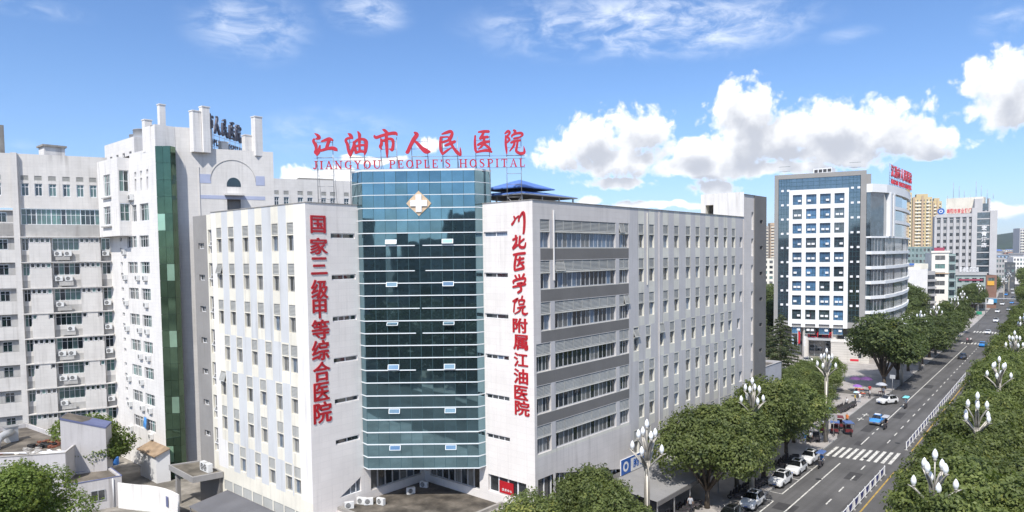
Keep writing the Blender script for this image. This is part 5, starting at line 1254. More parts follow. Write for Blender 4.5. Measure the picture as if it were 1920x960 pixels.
railing('white centre railing with blue boards on the near side of the zebra crossing', 57, 92)
railing('white centre railing with blue boards beyond the zebra crossing', 103.2, 170)
# ------------------------------------------------------------------ lamps
def lamp_kit():
    if 'lk' in KIT: return KIT['lk']
    r = []
    b = MB(); b.tube([(0, 0, 0), (0, 0, 4.2), (0, 0, 4.3), (0, 0, 10.0)], [.30, .29, .21, .17], 'lamp_metal', 10)
    b.tube([(0, 0, 10.0), (0, 0, 12.55)], .05, 'lamp_metal', 6); b.lathe([(.02, 12.5), (.1, 12.6), (.13, 12.72), (.1, 12.75)], 'lamp_metal', 8)
    for k in range(8):
        a = 2*math.pi*k/8; b.tube([(.21*math.cos(a), .21*math.sin(a), z) for z in (4.3, 7.5, 10.0)], .045, 'lamp_metal', 4)
    r.append(b.mesh('pole'))
    def arm(R0, z0, z1):
        b = MB()
        for s in (-.11, .11):
            b.tube([(.1, s*.6, z0-1.1), (.2, s*.8, z0-.4), (R0*.45, s, z0+.1), (R0*.8, s*.9, z1-.4), (R0*1.08, s*.5, z1-.1), (R0*1.28, s*.3, z1+.03)], [.06, .065, .07, .062, .045, .025], 'lamp_metal', 5)
        b.tube([(R0*.3, 0, z0-.15), (R0*.7, 0, z1-.5), (R0, 0, z1-.1)], .045, 'lamp_metal', 5)
        b.lathe([(.03, z1-.18), (.1, z1-.08), (.13, z1+.03), (.1, z1+.05)], 'lamp_metal', 8, (R0, 0, 0))
        return b.mesh('arm')
    r.append(arm(1.25, 9.8, 10.75)); r.append(arm(.75, 10.9, 11.9))
    b = MB(); b.lathe([(.08, 0), (.16, .13), (.19, .27), (.17, .43), (.10, .59), (.04, .68), (.005, .72)], 'bulb_white', 12); r.append(b.mesh('bulb'))
    KIT['lk'] = r; return r
LAMPS = []
def street_lamp(p, rz, label, group):
    pole, a1, a2, bulb = lamp_kit(); t = thing('street_lamp', label, 'street lamp', p, rz, group)
    obj('pole', pole, t, loc=(0, 0, 0)); obj('bulb', bulb, t, loc=(0, 0, 12.72))
    for k in range(4):
        a = math.pi/2*k
        o = obj('arm', a1, t, loc=(0, 0, 0), rz=a); obj('bulb', bulb, t, loc=(1.25*math.cos(a), 1.25*math.sin(a), 10.77))
        o = obj('arm', a2, t, loc=(0, 0, 0), rz=a+math.pi/4); obj('bulb', bulb, t, loc=(.75*math.cos(a+math.pi/4), .75*math.sin(a+math.pi/4), 11.92))
    return t
NTH = ['nearest', 'second', 'third', 'fourth', 'fifth', 'sixth', 'seventh', 'eighth', 'ninth', 'tenth', 'eleventh', 'twelfth', 'thirteenth', 'fourteenth', 'fifteenth', 'sixteenth', 'seventeenth', 'eighteenth', 'nineteenth', 'twentieth', 'twenty first', 'twenty second', 'twenty third', 'twenty fourth', 'twenty fifth', 'twenty sixth', 'twenty seventh', 'twenty eighth', 'twenty ninth', 'thirtieth']
for i, (x, y) in enumerate(((-28.3,48.75),(-28.95,72.2),(-29.7,100.4),(-31,152.8),(-31.9,175.2),(-33.3,201.7),(-34.5,237),(-36.7,267),(-38.9,405.5),(-44.7,490),(-40,330))):
    street_lamp((x, y, 0), R(11+37*i), f"{NTH[i]} lotus shaped street lamp of the left pavement counted from the viewer", 'lotus street lamps of the left pavement')
for i, (x, y) in enumerate(((-8.75,53.5),(-9.3,77.6),(-10.4,105.2),(-11.8,139.6),(-13.6,180),(-15.5,225),(-18,275),(-22,330))):
    street_lamp((x, y, 0), R(20+33*i), f"{NTH[i]} lotus shaped street lamp of the right pavement counted from the viewer", 'lotus street lamps of the right pavement')
# ------------------------------------------------------------------ trees
def np_mesh(name, V, F4, mat):
    me = bpy.data.meshes.new(name); nv, nf = len(V), len(F4)
    me.vertices.add(nv); me.vertices.foreach_set('co', V.astype(np.float32).ravel())
    me.loops.add(nf*4); me.loops.foreach_set('vertex_index', F4.astype(np.int32).ravel())
    me.polygons.add(nf); me.polygons.foreach_set('loop_start', np.arange(0, nf*4, 4, dtype=np.int32)); me.polygons.foreach_set('loop_total', np.full(nf, 4, dtype=np.int32))
    me.materials.append(mt(mat)); me.update(calc_edges=True); return me
def leaves(g, C, N, size, mat, name='crown'):
    """one small folded leaf clump per point C, turned roughly along N"""
    n = len(C); N = N+g.normal(0, .55, (n, 3)); N /= np.linalg.norm(N, axis=1)[:, None]+1e-9
    A = g.normal(0, 1, (n, 3)); A -= N*(A*N).sum(1)[:, None]; A /= np.linalg.norm(A, axis=1)[:, None]+1e-9
    B = np.cross(N, A); s = size*g.uniform(.55, 1.35, n)[:, None]
    V = np.empty((n, 4, 3)); V[:, 0] = C-A*s*.75; V[:, 1] = C-B*s*.42+N*s*.12; V[:, 2] = C+A*s*.75; V[:, 3] = C+B*s*.42-N*s*.10
    return np_mesh(name, V.reshape(-1, 3), np.arange(n*4).reshape(n, 4), mat)
def broadleaf(seed, h, r, nl, mat, size=.30, trunk_h=.32, flat=.62, lobes=15, lobe_r=.42):
    g = np.random.default_rng(seed); rr = random.Random(seed)
    b = MB(); th = h*trunk_h; cz = th+(h-th)*.52; hz_ = (h-th)*.5
    b.tube([(0, 0, 0), (.05, .03, th*.5), (.02, -.05, th)], [.30*h/9, .23*h/9, .2*h/9], 'bark', 7)
    cen = []
    for i in range(lobes):
        a = i*2.39996+rr.uniform(-.3, .3); q = math.sqrt((i+.6)/lobes)*rr.uniform(.8, 1.1)
        zz = (1-q*q)*.72+rr.uniform(-.45, .28)
        c = np.array([r*.72*q*math.cos(a), r*.72*q*math.sin(a), cz+hz_*max(-.75, min(.8, zz))])
        lr = r*lobe_r*rr.uniform(.72, 1.18); cen.append((c, lr))
        if i % 2 == 0 or i > lobes-5:
            mid = Vector((c[0]*.45, c[1]*.45, th+(c[2]-th)*.45+.2)); b.tube([(0, 0, th*.85), mid, Vector(c)], [.14*h/9, .09*h/9, .03], 'bark', 5)
    PC, PN = [], []
    tot = sum(l**2 for _, l in cen)
    for c, l in cen:
        k = int(nl*l*l/tot); d = g.normal(0, 1, (k, 3)); d[:, 2] += .25; d /= np.linalg.norm(d, axis=1)[:, None]
        bump = 1+.22*np.sin(d[:, 0]*5.1+seed)*np.sin(d[:, 1]*4.7+c[0])+.12*np.sin(d[:, 2]*9+c[1]*3)
        rad = l*bump*(g.uniform(.35, 1.0, k)**.45)*1.04
        p = c+d*rad[:, None]*np.array([1, 1, flat+.14]); PC.append(p); PN.append(d+np.array([0, 0, .6]))
    PC = np.concatenate(PC); PN = np.concatenate(PN)
    ok = PC[:, 2] > th*.72
    return b.mesh('trunk'), leaves(g, PC[ok], PN[ok], size, mat)
def conifer(seed, h, r, nl, mat):
    g = np.random.default_rng(seed); rr = random.Random(seed); b = MB(); b.tube([(0, 0, 0), (0, 0, h*.5), (0, 0, h*.97)], [.28, .18, .03], 'bark', 7)
    PC, PN = [], []; n = 62
    for i in range(n):
        t = (i+.5)/n; z = h*(.14+.84*t); L = r*(1-t)**.75*rr.uniform(.75, 1.15)+.25; a = i*2.4+rr.uniform(-.3, .3); dz = -.14*L
        b.tube([(0, 0, z), (L*.6*math.cos(a), L*.6*math.sin(a), z+.03), (L*math.cos(a), L*math.sin(a), z+dz)], [.05, .035, .01], 'bark', 4, cap=False)
        k = max(20, int(nl*L/(n*r*.55))); u = g.uniform(.15, 1.05, k); w = g.normal(0, .2*L, k)*(1.1-u)
        x = u*L*math.cos(a)-w*math.sin(a); y = u*L*math.sin(a)+w*math.cos(a); zz = z+dz*u*u+g.normal(0, .09, k)-.25*np.abs(w)
        PC.append(np.stack([x, y, zz], 1)); PN.append(np.tile([0, 0, 1.], (k, 1)))
    return b.mesh('trunk'), leaves(g, np.concatenate(PC), np.concatenate(PN), .2, mat)
TREES = {}
for i in range(5): TREES['s', i] = broadleaf(20+i, 9.6, 5.0+.3*(i % 2), 28000, 'leaf_street', .205, trunk_h=(.24, .2, .27, .22, .25)[i], flat=(.8, .66, .9, .72, .6)[i], lobes=(22, 16, 27, 19, 30)[i], lobe_r=(.36, .42, .31, .38, .30)[i])
for i in range(2): TREES['d', i] = broadleaf(40+i, 12.0, 6.0, 18000, 'leaf_dark', .32, trunk_h=.2, flat=.8, lobes=24, lobe_r=.36)
for i in range(3): TREES['r', i] = broadleaf(60+i, 8.8, 5.4, 30000, 'leaf_right', .205, trunk_h=.3, flat=.55, lobes=22, lobe_r=.35)
TREES['b', 0] = broadleaf(80, 10, 5.6, 30000, 'leaf_bright', .19, trunk_h=.15, flat=.75, lobes=24, lobe_r=.34)
TREES['b', 1] = broadleaf(81, 7.0, 3.6, 9000, 'leaf_bright', .2, trunk_h=.25, flat=.5, lobes=12)
TREES['c', 0] = conifer(90, 12.5, 5.4, 17000, 'leaf_conifer')
def tree(kind, v, x, y, s, label, group=None, name='street_tree', sz=None, rz=None):
    tr, cr = TREES[kind, v]; t = thing(name, label, 'tree', (x, y, 0), rz if rz is not None else rnd.uniform(0, 6.28), group)
    t.scale = (s*rnd.uniform(.92, 1.1), s*rnd.uniform(.92, 1.1), (sz or s)*rnd.uniform(.9, 1.08)); obj('trunk', tr, t, loc=(0, 0, 0)); obj('crown', cr, t, loc=(0, 0, 0)); return t
for i, (x, y, s, v) in enumerate(((-34.2,40.5,.80,1),(-32.6,46.5,.80,0),(-29.6,45.2,.80,2),(-31.4,66.4,1.06,3),(-30.9,72.8,1.02,0),(-30.7,80.2,1.03,1),(-31.0,88.6,1.0,2),(-33.0,97.2,.85,3))):
    tree('s', v, x, y, s, f"{NTH[i]} round crowned street tree of the left pavement before the crossing", 'street trees of the near left pavement')
for i, (x, y, s, v) in enumerate(((-36.3,113.5,.74,1),(-38.5,121,.72,0),(-44,118,.66,2),(-42,127,.7,3),(-38.6,129.5,.66,4),(-40.5,137,.68,1))):
    tree('s', v, x, y, s, f"{('light green low tree behind the third lamp', 'light green low tree right of the third lamp', 'low tree at the car park edge left of the third lamp', 'low tree in front of the white podium wall', 'low tree behind the row of parked scooters', 'low tree just left of the stall umbrellas')[i]}", 'low trees by the car park')
for i in range(10):
    y = 146+12.4*i; tree('d', i % 2, -32.4-.034*(y-150)+rnd.uniform(-.6, .6), y, (1.08, 1.02, .95, .92, .88, .88, .85, .84, .85, .84)[i], f"{NTH[i]} big dark street tree beyond the white car on the left pavement", 'dark street trees of the far left pavement')
for i, (x, y, s) in enumerate(((-46,200,.9),(-47,216,.95),(-48,232,.9),(-50,250,1.0),(-52,268,1.05),(-55,286,1.0),(-60,300,1.05),(-66,286,1.1),(-72,300,1.0))):
    tree('d', (i+1) % 2, x, y, s, f"{NTH[i]} dark tree of the mass behind the far left street trees", 'trees behind the far left street trees', 'tree')
for i in range(30):
    y = 26+8.2*i+rnd.uniform(-.8, .8); s = rnd.uniform(.86, 1.02)
    tree('r', i % 3, sz=s*1.2, x=-10.4+max(0, min(1.8, (84-y)*.09))-max(0, min(2.5, (y-170)*.03))+off(y)*1.0+rnd.uniform(-.5, .5), y=y, s=s, label=f"{NTH[i]} tree of the kerbside row on the right pavement counted from the viewer", group='kerbside trees of the right pavement')
for i in range(22):
    y = 58+9.0*i+rnd.uniform(-1.2, 1.2); s = rnd.uniform(.95, 1.15)
    tree('r', (i+1) % 3, -2.2+off(y)*1.0+rnd.uniform(-.8, .8), y, s, sz=s*1.15, label=f"{NTH[i]} tree of the inner row on the right counted from the viewer", group='inner row of trees on the right')
p = at_depth(38, 960, 57); tree('b', 0, p.x, p.y, .93, 'bright green dense tree cut off by the lower left corner', name='tree')
p = at_depth(152, 800, 81.5); tree('b', 1, p.x, p.y, 1.25, 'small bright green tree behind the annex stair tower', name='tree')
p = at_depth(196, 815, 80); tree('b', 1, p.x, p.y, 1.0, 'lower bright green tree right of the annex stair tower', name='tree', rz=1)
tree('c', 0, -54.2, 151, 1.02, 'dark layered conifer beside the dark stair block', name='conifer_tree')
tree('c', 0, -60.5, 157, .95, 'second conifer half hidden behind the dark stair block', name='conifer_tree', rz=2)
# park behind the viewer, seen only mirrored in the glass tower: one mass of trees
def wood():
    g = np.random.default_rng(5); C, N = [], []
    for i in range(30):
        for k in range(-3, 4):
            q = Vector((-49, 42, 0))+Vector((.66, -.75, 0))*(66+8.5*i)+Vector((.75, .66, 0))*(k*(8.5+.12*i)+g.uniform(-2.5, 2.5))
            if q.x < -3 and q.y > -30: continue
            n = 900; d = g.normal(0, 1, (n, 3)); d /= np.linalg.norm(d, axis=1)[:, None]; h = g.uniform(8, 13)
            C.append(np.array([q.x, q.y, h*.58])+d*np.array([4.6, 4.6, h*.42])*(g.uniform(.3, 1, n)**.4)[:, None]); N.append(d+np.array([0, 0, .3]))
    o = obj('park_trees', leaves(g, np.concatenate(C), np.concatenate(N), .75, 'leaf_park', 'park_trees')); o['kind'] = 'stuff'
wood()
m = MB(); m.quad((-3, -400, -.02), (260, -400, -.02), (260, 20, -.02), (-3, 20, -.02), 'park_ground'); m.build('lawn', kind='structure')
# ------------------------------------------------------------------ second hospital block
P0 = (-45.71, 180.81); B2TH = math.atan2(.26, .965)
F3 = Fac(P0, B2TH)
B2 = thing('office_block', 'tall white gridded hospital block with grey frame beside the road', 'building', (-56, 190, 0))
mb = MB()
F3.box(mb, -19.9, -18.95, 9.3, 45.2, -16, 0, 'b2_grey'); F3.box(mb, -.33, .9, 0, 45.2, -16, 0, 'b2_grey'); F3.box(mb, -19.9, .9, 45.2, 46.3, -16, 0, 'b2_grey'); F3.box(mb, -19.9, -.33, 7.9, 9.3, -16, -.02, 'b2_grey')
F3.box(mb, -19.85, -18.6, 0, 7.9, -16, -.1, 'b2_grey')
F3.box(mb, .9, 1.9, 0, 45.4, -15, -.3, 'b2_grey')
mb.quad(F3.p(-19.9, 46.0), F3.p(.9, 46.0), F3.p(.9, 46.0, -16), F3.p(-19.9, 46.0, -16), 'roof_concrete'); mb.quad(F3.p(-19.9, 0), F3.p(-19.9, 0, -16), F3.p(-19.9, 46, -16), F3.p(-19.9, 46), 'b2_grey')
mb.build('frame_wall', B2)
mb = MB(); F3.box(mb, -18.9, -.4, 9.3, 45.15, -.6, -.25, 'b2_curtain'); mb.build('glass_curtain', B2)
mb = MB()
for u in [-18.9+.62*i for i in range(4)]+[-16.4, -2.95]+[-2.7+.76*i for i in range(4)]+[-16.0+1.3*i for i in range(10)]:
    lo = 42.4 if -16.5 < u < -3 else 9.35
    F3.box(mb, u-.03, u+.03, lo, 45.15, -.25, -.2, 'mullion')
for i in range(11):
    z = 12.35+3.6*i-1.2
    for a, b in ((-18.9, -16.3), (-2.9, -.4)): F3.box(mb, a, b, z-.03, z+.03, -.25, -.2, 'mullion'); F3.box(mb, a, b, z+1.17, z+1.23, -.25, -.2, 'mullion')
for z in (43.3, 44.3): F3.box(mb, -18.9, -.4, z-.03, z+.03, -.25, -.2, 'mullion')
mb.build('mullion_grid', B2)
for i in range(9):
    z = 13.2+3.6*i
    for u in (-18.3, -16.95, -2.45, -1.05):
        k = 'b2v'
        if k not in KIT: KIT[k] = MB().box(0, .62, -.25, -.05, 0, .5, 'frame_white').mesh('open_vent')
        F3.place('open_vent', KIT[k], B2, u, z, -.2)
# white grid panel
mb = MB(); CU = [(-15.55,-13.4),(-12.45,-10.1),(-9.3,-6.9),(-6.05,-3.85)]; RZ = [41.1-3.6*i for i in range(10)]
hs = [(a, b, z-2.5, z) for a, b in CU for z in RZ]
F3b = Fac(F3.p(0, 0, .35).to_2d(), B2TH)
F3b.wall(mb, -16.4, -2.9, 7.85, 42.3, hs, 'b2_white', .5)
for a, b in ((-16.4, 0), (-2.9, 1)): mb.quad(F3b.p(a, 7.85), F3b.p(a, 7.85, -.6), F3b.p(a, 42.3, -.6), F3b.p(a, 42.3), 'b2_white')
mb.quad(F3b.p(-16.4, 42.3), F3b.p(-2.9, 42.3), F3b.p(-2.9, 42.3, -.6), F3b.p(-16.4, 42.3, -.6), 'b2_white'); mb.quad(F3b.p(-16.4, 7.85), F3b.p(-2.9, 7.85), F3b.p(-2.9, 7.85, -2), F3b.p(-16.4, 7.85, -2), 'b2_white')
mb.build('grid_panel', B2)
for a, b in CU:
    for z in RZ:
        w = window(F3b, B2, a+.03, z-2.47, b-a-.06, 2.44, 3, 1, 'mullion', ('office_blue', 'office_blue', 'office_glass'), .38, rows=(.35,))
        for uu in ((.15,), (.15, .62), (.62,))[rnd.randrange(3)]:
            if 'b2s' not in KIT: KIT['b2s'] = MB().box(0, .72, -.2, -.02, 0, .5, 'frame_white').mesh('open_sash')
            obj('open_sash', KIT['b2s'], w, loc=(uu*(b-a-.06)*.9, -.02, .7))
# entrance
mb = MB(); F3.box(mb, -18.6, -.4, 0, 7.9, -4.2, -3.6, 'b2_grey'); mb.build('rear_wall', B2)
mb = MB(); F3.box(mb, -11.7, -6.4, .2, 4.6, -3.58, -3.5, 'office_glass'); F3.box(mb, -18.2, -13, .2, 4.6, -3.58, -3.5, 'office_glass'); mb.build('entrance_glazing', B2)
mb = MB()
for i in range(5): F3.box(mb, -11.7+1.3*i, -11.62+1.3*i, .2, 4.6, -3.5, -3.42, 'frame_alu')
F3.box(mb, -12.2, -6.2, 4.55, 5.25, -3.5, -.5, 'frame_alu'); mb.build('entrance_frame', B2)
for u in (-12.35, -5.8):
    b = MB(); c = F3.p(u, 0, -.9); b.lathe([(.75, 0), (.75, 7.85)], 'b2_stone', 16, (c.x, c.y, 0)); b.build('round_column', B2)
# stepped side with white bands
PP = [(-44.7, 181.2), (-43.9, 181.5), (-42.1, 186.3), (-41.75, 195), (-42.2, 206), (-43.3, 217), (-45.4, 229)]
BACK = [(-60, 231), (-64, 190)]
mb = MB(); mb.prism(PP+BACK, 8.0, 30.4, 'office_glass', 'roof_concrete'); mb.build('lower_core', B2)
mb = MB(); mb.prism([(p[0]-.1, p[1]) for p in PP]+BACK, 30.4, 42.4, 'office_glass', 'roof_concrete'); mb.build('upper_core', B2)
mb = MB(); mb.prism([(p[0]-1.6, p[1]+.8) for p in PP]+BACK, 0, 8.0, 'b2_grey', 'roof_concrete'); mb.build('base', B2)
def outset(d): return [(-44.7, 181.2-d*.3), (-43.9+d*.6, 181.5-d*.7)]+[(p[0]+d, p[1]) for p in PP[2:-1]]+[(PP[-1][0]+d*.9, PP[-1][1]+d)]
for i in range(7):
    z = 30.4-3.62*i
    if i == 6: z = 8.55
    zb = z-.75 if i else z-.4
    b = MB(); o1 = outset(.5 if i < 6 else 1.5); b.prism(o1+BACK, zb, z, 'b2_white'); b.build('white_band', B2)
    if i < 6:
        b = MB(); o1 = outset(.12)
        for a, c in zip(o1, o1[1:]):
            v = Vector(c)-Vector(a); n = max(1, int(v.length/1.15)); th = math.atan2(v.y, v.x)
            for k in range(n+1):
                p = Vector(a)+v*(k/n); b.box(p.x-.04, p.x+.04, p.y-.04, p.y+.04, z-3.62 if i < 5 else 8.6, zb, 'frame_alu')
        b.build('window_posts', B2)
b = MB(); o1 = outset(.55); b.prism(o1+BACK, 41.0, 43.0, 'b2_white', 'roof_concrete'); b.build('white_band', B2)
b = MB()
for i, (u0, u1) in enumerate(((0, .25),)):
    for y0, y1, m in ((188.5, 190.3, 'b2_white'), (192.0, 193.4, 'b2_white')): b.box(-43, -41.2, y0, y1, 30.4, 41.0, m)
    b.box(-43, -41.45, 190.3, 192.0, 30.4, 41.0, 'mid_grey')
b.build('pier', B2)
for z in (37.6, 34.1):
    b = MB()
    pp = [(-41.3, 193.4), (-41.3, 195), (-41.75, 206), (-42.85, 217), (-44.9, 229)]
    for a, c in zip(pp, pp[1:]): b.hexa([(a[0]-.5, a[1], z-.4), (a[0], a[1], z-.4), (c[0], c[1], z-.4), (c[0]-.5, c[1], z-.4), (a[0]-.5, a[1], z+.4), (a[0], a[1], z+.4), (c[0], c[1], z+.4), (c[0]-.5, c[1], z+.4)], 'b2_white')
    b.build('white_band', B2)
b = MB(); p = F3.p(-8.5, 46.3, -3); b.box(p.x-2.2, p.x+2.2, p.y-1.5, p.y+1.5, 46.3, 47.6, 'frame_white')
for i in range(4): b.box(p.x-1.9+1.05*i, p.x-1.1+1.05*i, p.y-1.56, p.y-1.501, 46.6, 47.3, 'ac_fan')
b.build('roof_units', B2)
# signs of this block
S3 = thing('entrance_sign', 'row of red characters above the entrance of the gridded block', 'sign', F3.p(-9, 6, -.4))
fb = MB(); F3.box(fb, -12.4, -5.9, 5.2, 5.32, -.75, -.5, 'steel'); fb.build('support_frame', S3)
fit_text(F3, S3, '第三住院楼', -12.5, -6.0, 5.33, 6.75, -.5, 'red_bright', .12, bold=.03)
S4 = thing('rooftop_sign', 'small red characters on mesh frame atop the gridded block', 'sign', (-42, 200, 43))
F4 = Fac((-41.6, 189.5), R(91.5))
fb = MB()
for i in range(15): fb.tube((F4.p(2.0*i, 43, -.2), F4.p(2.0*i, 48.4, -.2)), .05, 'steel', 4)
for i in range(8): fb.tube((F4.p(0, 43.4+.7*i, -.2), F4.p(28, 43.4+.7*i, -.2)), .04, 'steel', 4)
fb.build('support_frame', S4)
fit_text(F4, S4, '江油市人民医院', .5, 27.5, 45.2, 48.2, 0, 'red_bright', .15, bold=.03)
latin_row(F4, S4, "JIANGYOU PEOPLE'S HOSPITAL", .8, 27.2, 43.5, 44.6, 0, 'red_bright', .12)
# podium with white stone wall
PW = thing('podium', 'pale stone clad podium wall with fan units beside the block entrance', 'building', F3.p(-3, 0, 6))
b = MB(); q = [F3.p(-6.4, 0, 5.2), F3.p(1.8, 0, 5.2), F3.p(1.8, 0, -.1), F3.p(-6.4, 0, -.1)]; b.prism([(p.x, p.y) for p in q], 0, 4.9, 'b2_stone', 'roof_concrete'); b.build('body', PW)
b = MB()
for i in range(8): F3.box(b, -6.42, 1.82, .3+.6*i, .33+.6*i, 5.2, 5.215, 'dirty_concrete')
F3.box(b, -6.5, 1.9, 4.9, 5.15, -.1, 5.3, 'b2_stone'); b.build('coping', PW)
b = MB(); F3.box(b, -.5, .2, 1.4, 2.5, 5.2, 5.24, 'dark_glass'); b.build('window', PW); b = MB(); F3.box(b, -2.2, -.4, .6, 1.1, 5.21, 5.25, 'red_bright'); b.build('notice', PW)
for i in range(5): ac(F3.p(-2.9+1.05*i, 5.15, 3), B2TH, f"{NTH[i].replace('nearest', 'first')} white fan unit from the left on the pale podium beside the block entrance", 'fan units on the pale podium', 1.5)
FLG = thing('flagpole', 'tall steel flagpole with a red flag by the car park', 'flagpole', (-51.6, 154, 0)); b = MB(); b.tube([(0, 0, 0), (0, 0, 9.6)], .07, 'steel', 6); b.lathe([(.02, 9.6), (.1, 9.68), (.02, 9.78)], 'gold_plate', 6); obj('pole', b.mesh('pole'), FLG, loc=(0, 0, 0))
b = MB(); b.add([(0, 0, 9.4), (.12, .06, 8.2), (.05, .12, 6.6), (.42, .2, 6.7), (.5, .1, 8.3), (.55, .02, 9.2)], [(0, 1, 4, 5), (1, 2, 3, 4)], 'red_bright'); obj('flag', b.mesh('flag'), FLG, loc=(0, 0, 0))
for i, dx in enumerate((-1.3, 1.3)):
    t = thing('flagpole', ('bare shorter flagpole left of the red flag', 'bare shorter flagpole right of the red flag')[i], 'flagpole', (-51.6+dx*.75, 154+dx*.66, 0)); b = MB(); b.tube([(0, 0, 0), (0, 0, 8.6)], .06, 'steel', 6); obj('pole', b.mesh('pole'), t, loc=(0, 0, 0)); b = MB(); b.add([(0, 0, 8.4), (.1, .05, 7.2), (.05, .1, 6.0), (.3, .15, 6.1), (.38, .1, 8.2)], [(0, 1, 2, 3, 4)], ('pale_blue', 'white_plain')[i]); obj('flag', b.mesh('flag'), t, loc=(0, 0, 0))
# ------------------------------------------------------------------ far buildings
def simple_block(name, label, px0, px1, pytop, D, th, z_floor, depth, wall, nx, rows, win=('dark_glass',), winw=.5, winh=.5, zbase=0, roof='roof_concrete', top_margin=1.2, parent=None, cat='building', n_stuff=False, band=None):
    """a far building whose left lower edge stands at image column px0, distance D"""
    a = at_depth(px0, 480, D); F = Fac((a.x, a.y), th)
    d = ray(px1, 480); # width along the facade until column px1
    n = F.n; t = (Vector((a.x, a.y, 0)).dot(n))/(Vector((d.x, d.y, 0)).dot(n)); q = Vector((d.x, d.y, 0))*t; w = (q-Vector((a.x, a.y, 0))).dot(F.e)
    zt = CAM_H+(ray(px0, pytop).z)*D
    t_ = parent or thing(name, label, cat, (a.x, a.y, 0)); mb = MB()
    cw = w/nx; hs = []
    for r in range(rows):
        z1 = zt-top_margin-r*z_floor
        if z1-z_floor*winh < zbase+.5: break
        for i in range(nx): hs.append((cw*(i+.5-winw/2), cw*(i+.5+winw/2), z1-z_floor*winh, z1))
    F.wall(mb, 0, w, zbase, zt, hs, wall, .25)
    if band:
        for r in range(rows): F.box(mb, 0, w, zt-top_margin-r*z_floor-z_floor*winh-.5, zt-top_margin-r*z_floor-z_floor*winh-.05, .01, .5, band)
    mb.quad(F.p(w, zbase), F.p(w, zbase, -depth), F.p(w, zt, -depth), F.p(w, zt), wall); mb.quad(F.p(0, zbase), F.p(0, zt), F.p(0, zt, -depth), F.p(0, zbase, -depth), wall)
    mb.quad(F.p(0, zt-.3), F.p(w, zt-.3), F.p(w, zt-.3, -depth), F.p(0, zt-.3, -depth), roof); mb.quad(F.p(0, zbase, -depth), F.p(w, zbase, -depth), F.p(w, zt, -depth), F.p(0, zt, -depth), wall)
    mb.build('wall', t_)
    for h in hs: window(F, t_, h[0]+.02, h[2]+.02, h[1]-h[0]-.04, h[3]-h[2]-.04, 2, 1, 'frame_alu', win, .15)
    return t_, F, w, zt
T0 = R(14)
# hotel with the vertical sign
HT, FH_, wH, zH = simple_block('hotel_building', 'pale grey hotel tower with dark glass strip and white vertical characters', 1753, 1825, 405, 350, T0, 3.35, 16, 'hotel_grey', 6, 10, ('dark_glass',), .48, .5, top_margin=2.2)
for i in range(7):
    b = MB(); u = wH*i/6; FH_.box(b, u-.5, u+.5, 0, zH-.4, .01, .6, 'hotel_light'); b.build('pier', HT)
b = MB(); FH_.box(b, 0, wH, zH-1.0, zH+.6, .02, .7, 'hotel_light'); b.build('cornice', HT)
G1, G2 = wH*.40, wH*.58
b = MB(); FH_.box(b, wH+1.2, wH+G1, 0, zH+1, -1.6, -.4, 'office_glass'); b.build('glass_strip', HT)
for i in range(13):
    b = MB(); z = zH-2.4-3.35*i; FH_.box(b, wH+1.1, wH+G1+.1, z, z+.5, -.41, -.1, 'hotel_light'); b.build('band', HT)
b = MB(); FH_.box(b, wH-1, wH+1.2, 0, zH+3.4, -3, .9, 'hotel_light'); FH_.box(b, wH+G1, wH+G2, 0, zH+1.8, -3, .6, 'hotel_light'); FH_.box(b, wH+1.2, wH+G1, zH+1, zH+1.6, -12, -.3, 'hotel_light'); FH_.box(b, wH+6, wH+G1+.2, zH+1.6, zH+8, -6, -1, 'hotel_light'); FH_.box(b, wH+.2, wH+3.5, zH+1.6, zH+8, -6, -.5, 'hotel_light')
b.box(*(lambda p: (p.x-7, p.x+9, p.y-4, p.y+4))(FH_.p(wH*.78, 0, -9)), zH-.3, zH+9, 'cream_wall'); b.build('upper_block', HT)
b = MB(); FH_.box(b, wH+2, wH+G1-.6, zH+2, zH+5.5, -5, -1.2, 'office_glass'); b.build('upper_glazing', HT)
b = MB()
for i in range(9): q = FH_.p(wH*.35+2.4*i, 0, -8+(i % 3)); b.tube([(q.x, q.y, zH+8), (q.x, q.y, zH+10.5+2.2*((i*7) % 4))], .10, 'steel', 4)
b.build('antennas', HT)
S5 = thing('rooftop_sign', 'red characters and blue round emblem along the hotel roof edge', 'sign', FH_.p(wH/2, zH+2, 1))
fb = MB(); FH_.box(fb, 1, wH-1, zH+.6, zH+.8, .2, .5, 'steel'); fb.build('support_frame', S5)
fit_text(FH_, S5, '绵阳市商业银行', 4.6, wH-1.2, zH+.9, zH+3.3, .6, 'red_bright', .2, bold=.03)
b = MB(); n = 20; b.add([FH_.p(2.2+1.6*math.cos(2*math.pi*i/n), zH+2.2+1.6*math.sin(2*math.pi*i/n), .6) for i in range(n)], [tuple(range(n))], 'banner_blue'); b.add([FH_.p(2.2+.85*math.cos(2*math.pi*i/n), zH+2.2+.85*math.sin(2*math.pi*i/n), .65) for i in range(n)], [tuple(range(n))], 'white_plain'); b.add([FH_.p(2.2+.45*math.cos(2*math.pi*i/n), zH+2.2+.45*math.sin(2*math.pi*i/n), .7) for i in range(n)], [tuple(range(n))], 'banner_blue'); b.build('emblem', S5)
S6 = thing('wall_sign', 'white vertical hotel characters on the dark glass strip', 'sign', FH_.p(wH+6.5, 30, 0))
fit_text(FH_, S6, '宏青酒店', wH+G1-3.4, wH+G1-1.2, zH-16.6, zH-5.4, -.1, 'white_plain', .2, bold=.03, vertical=True)
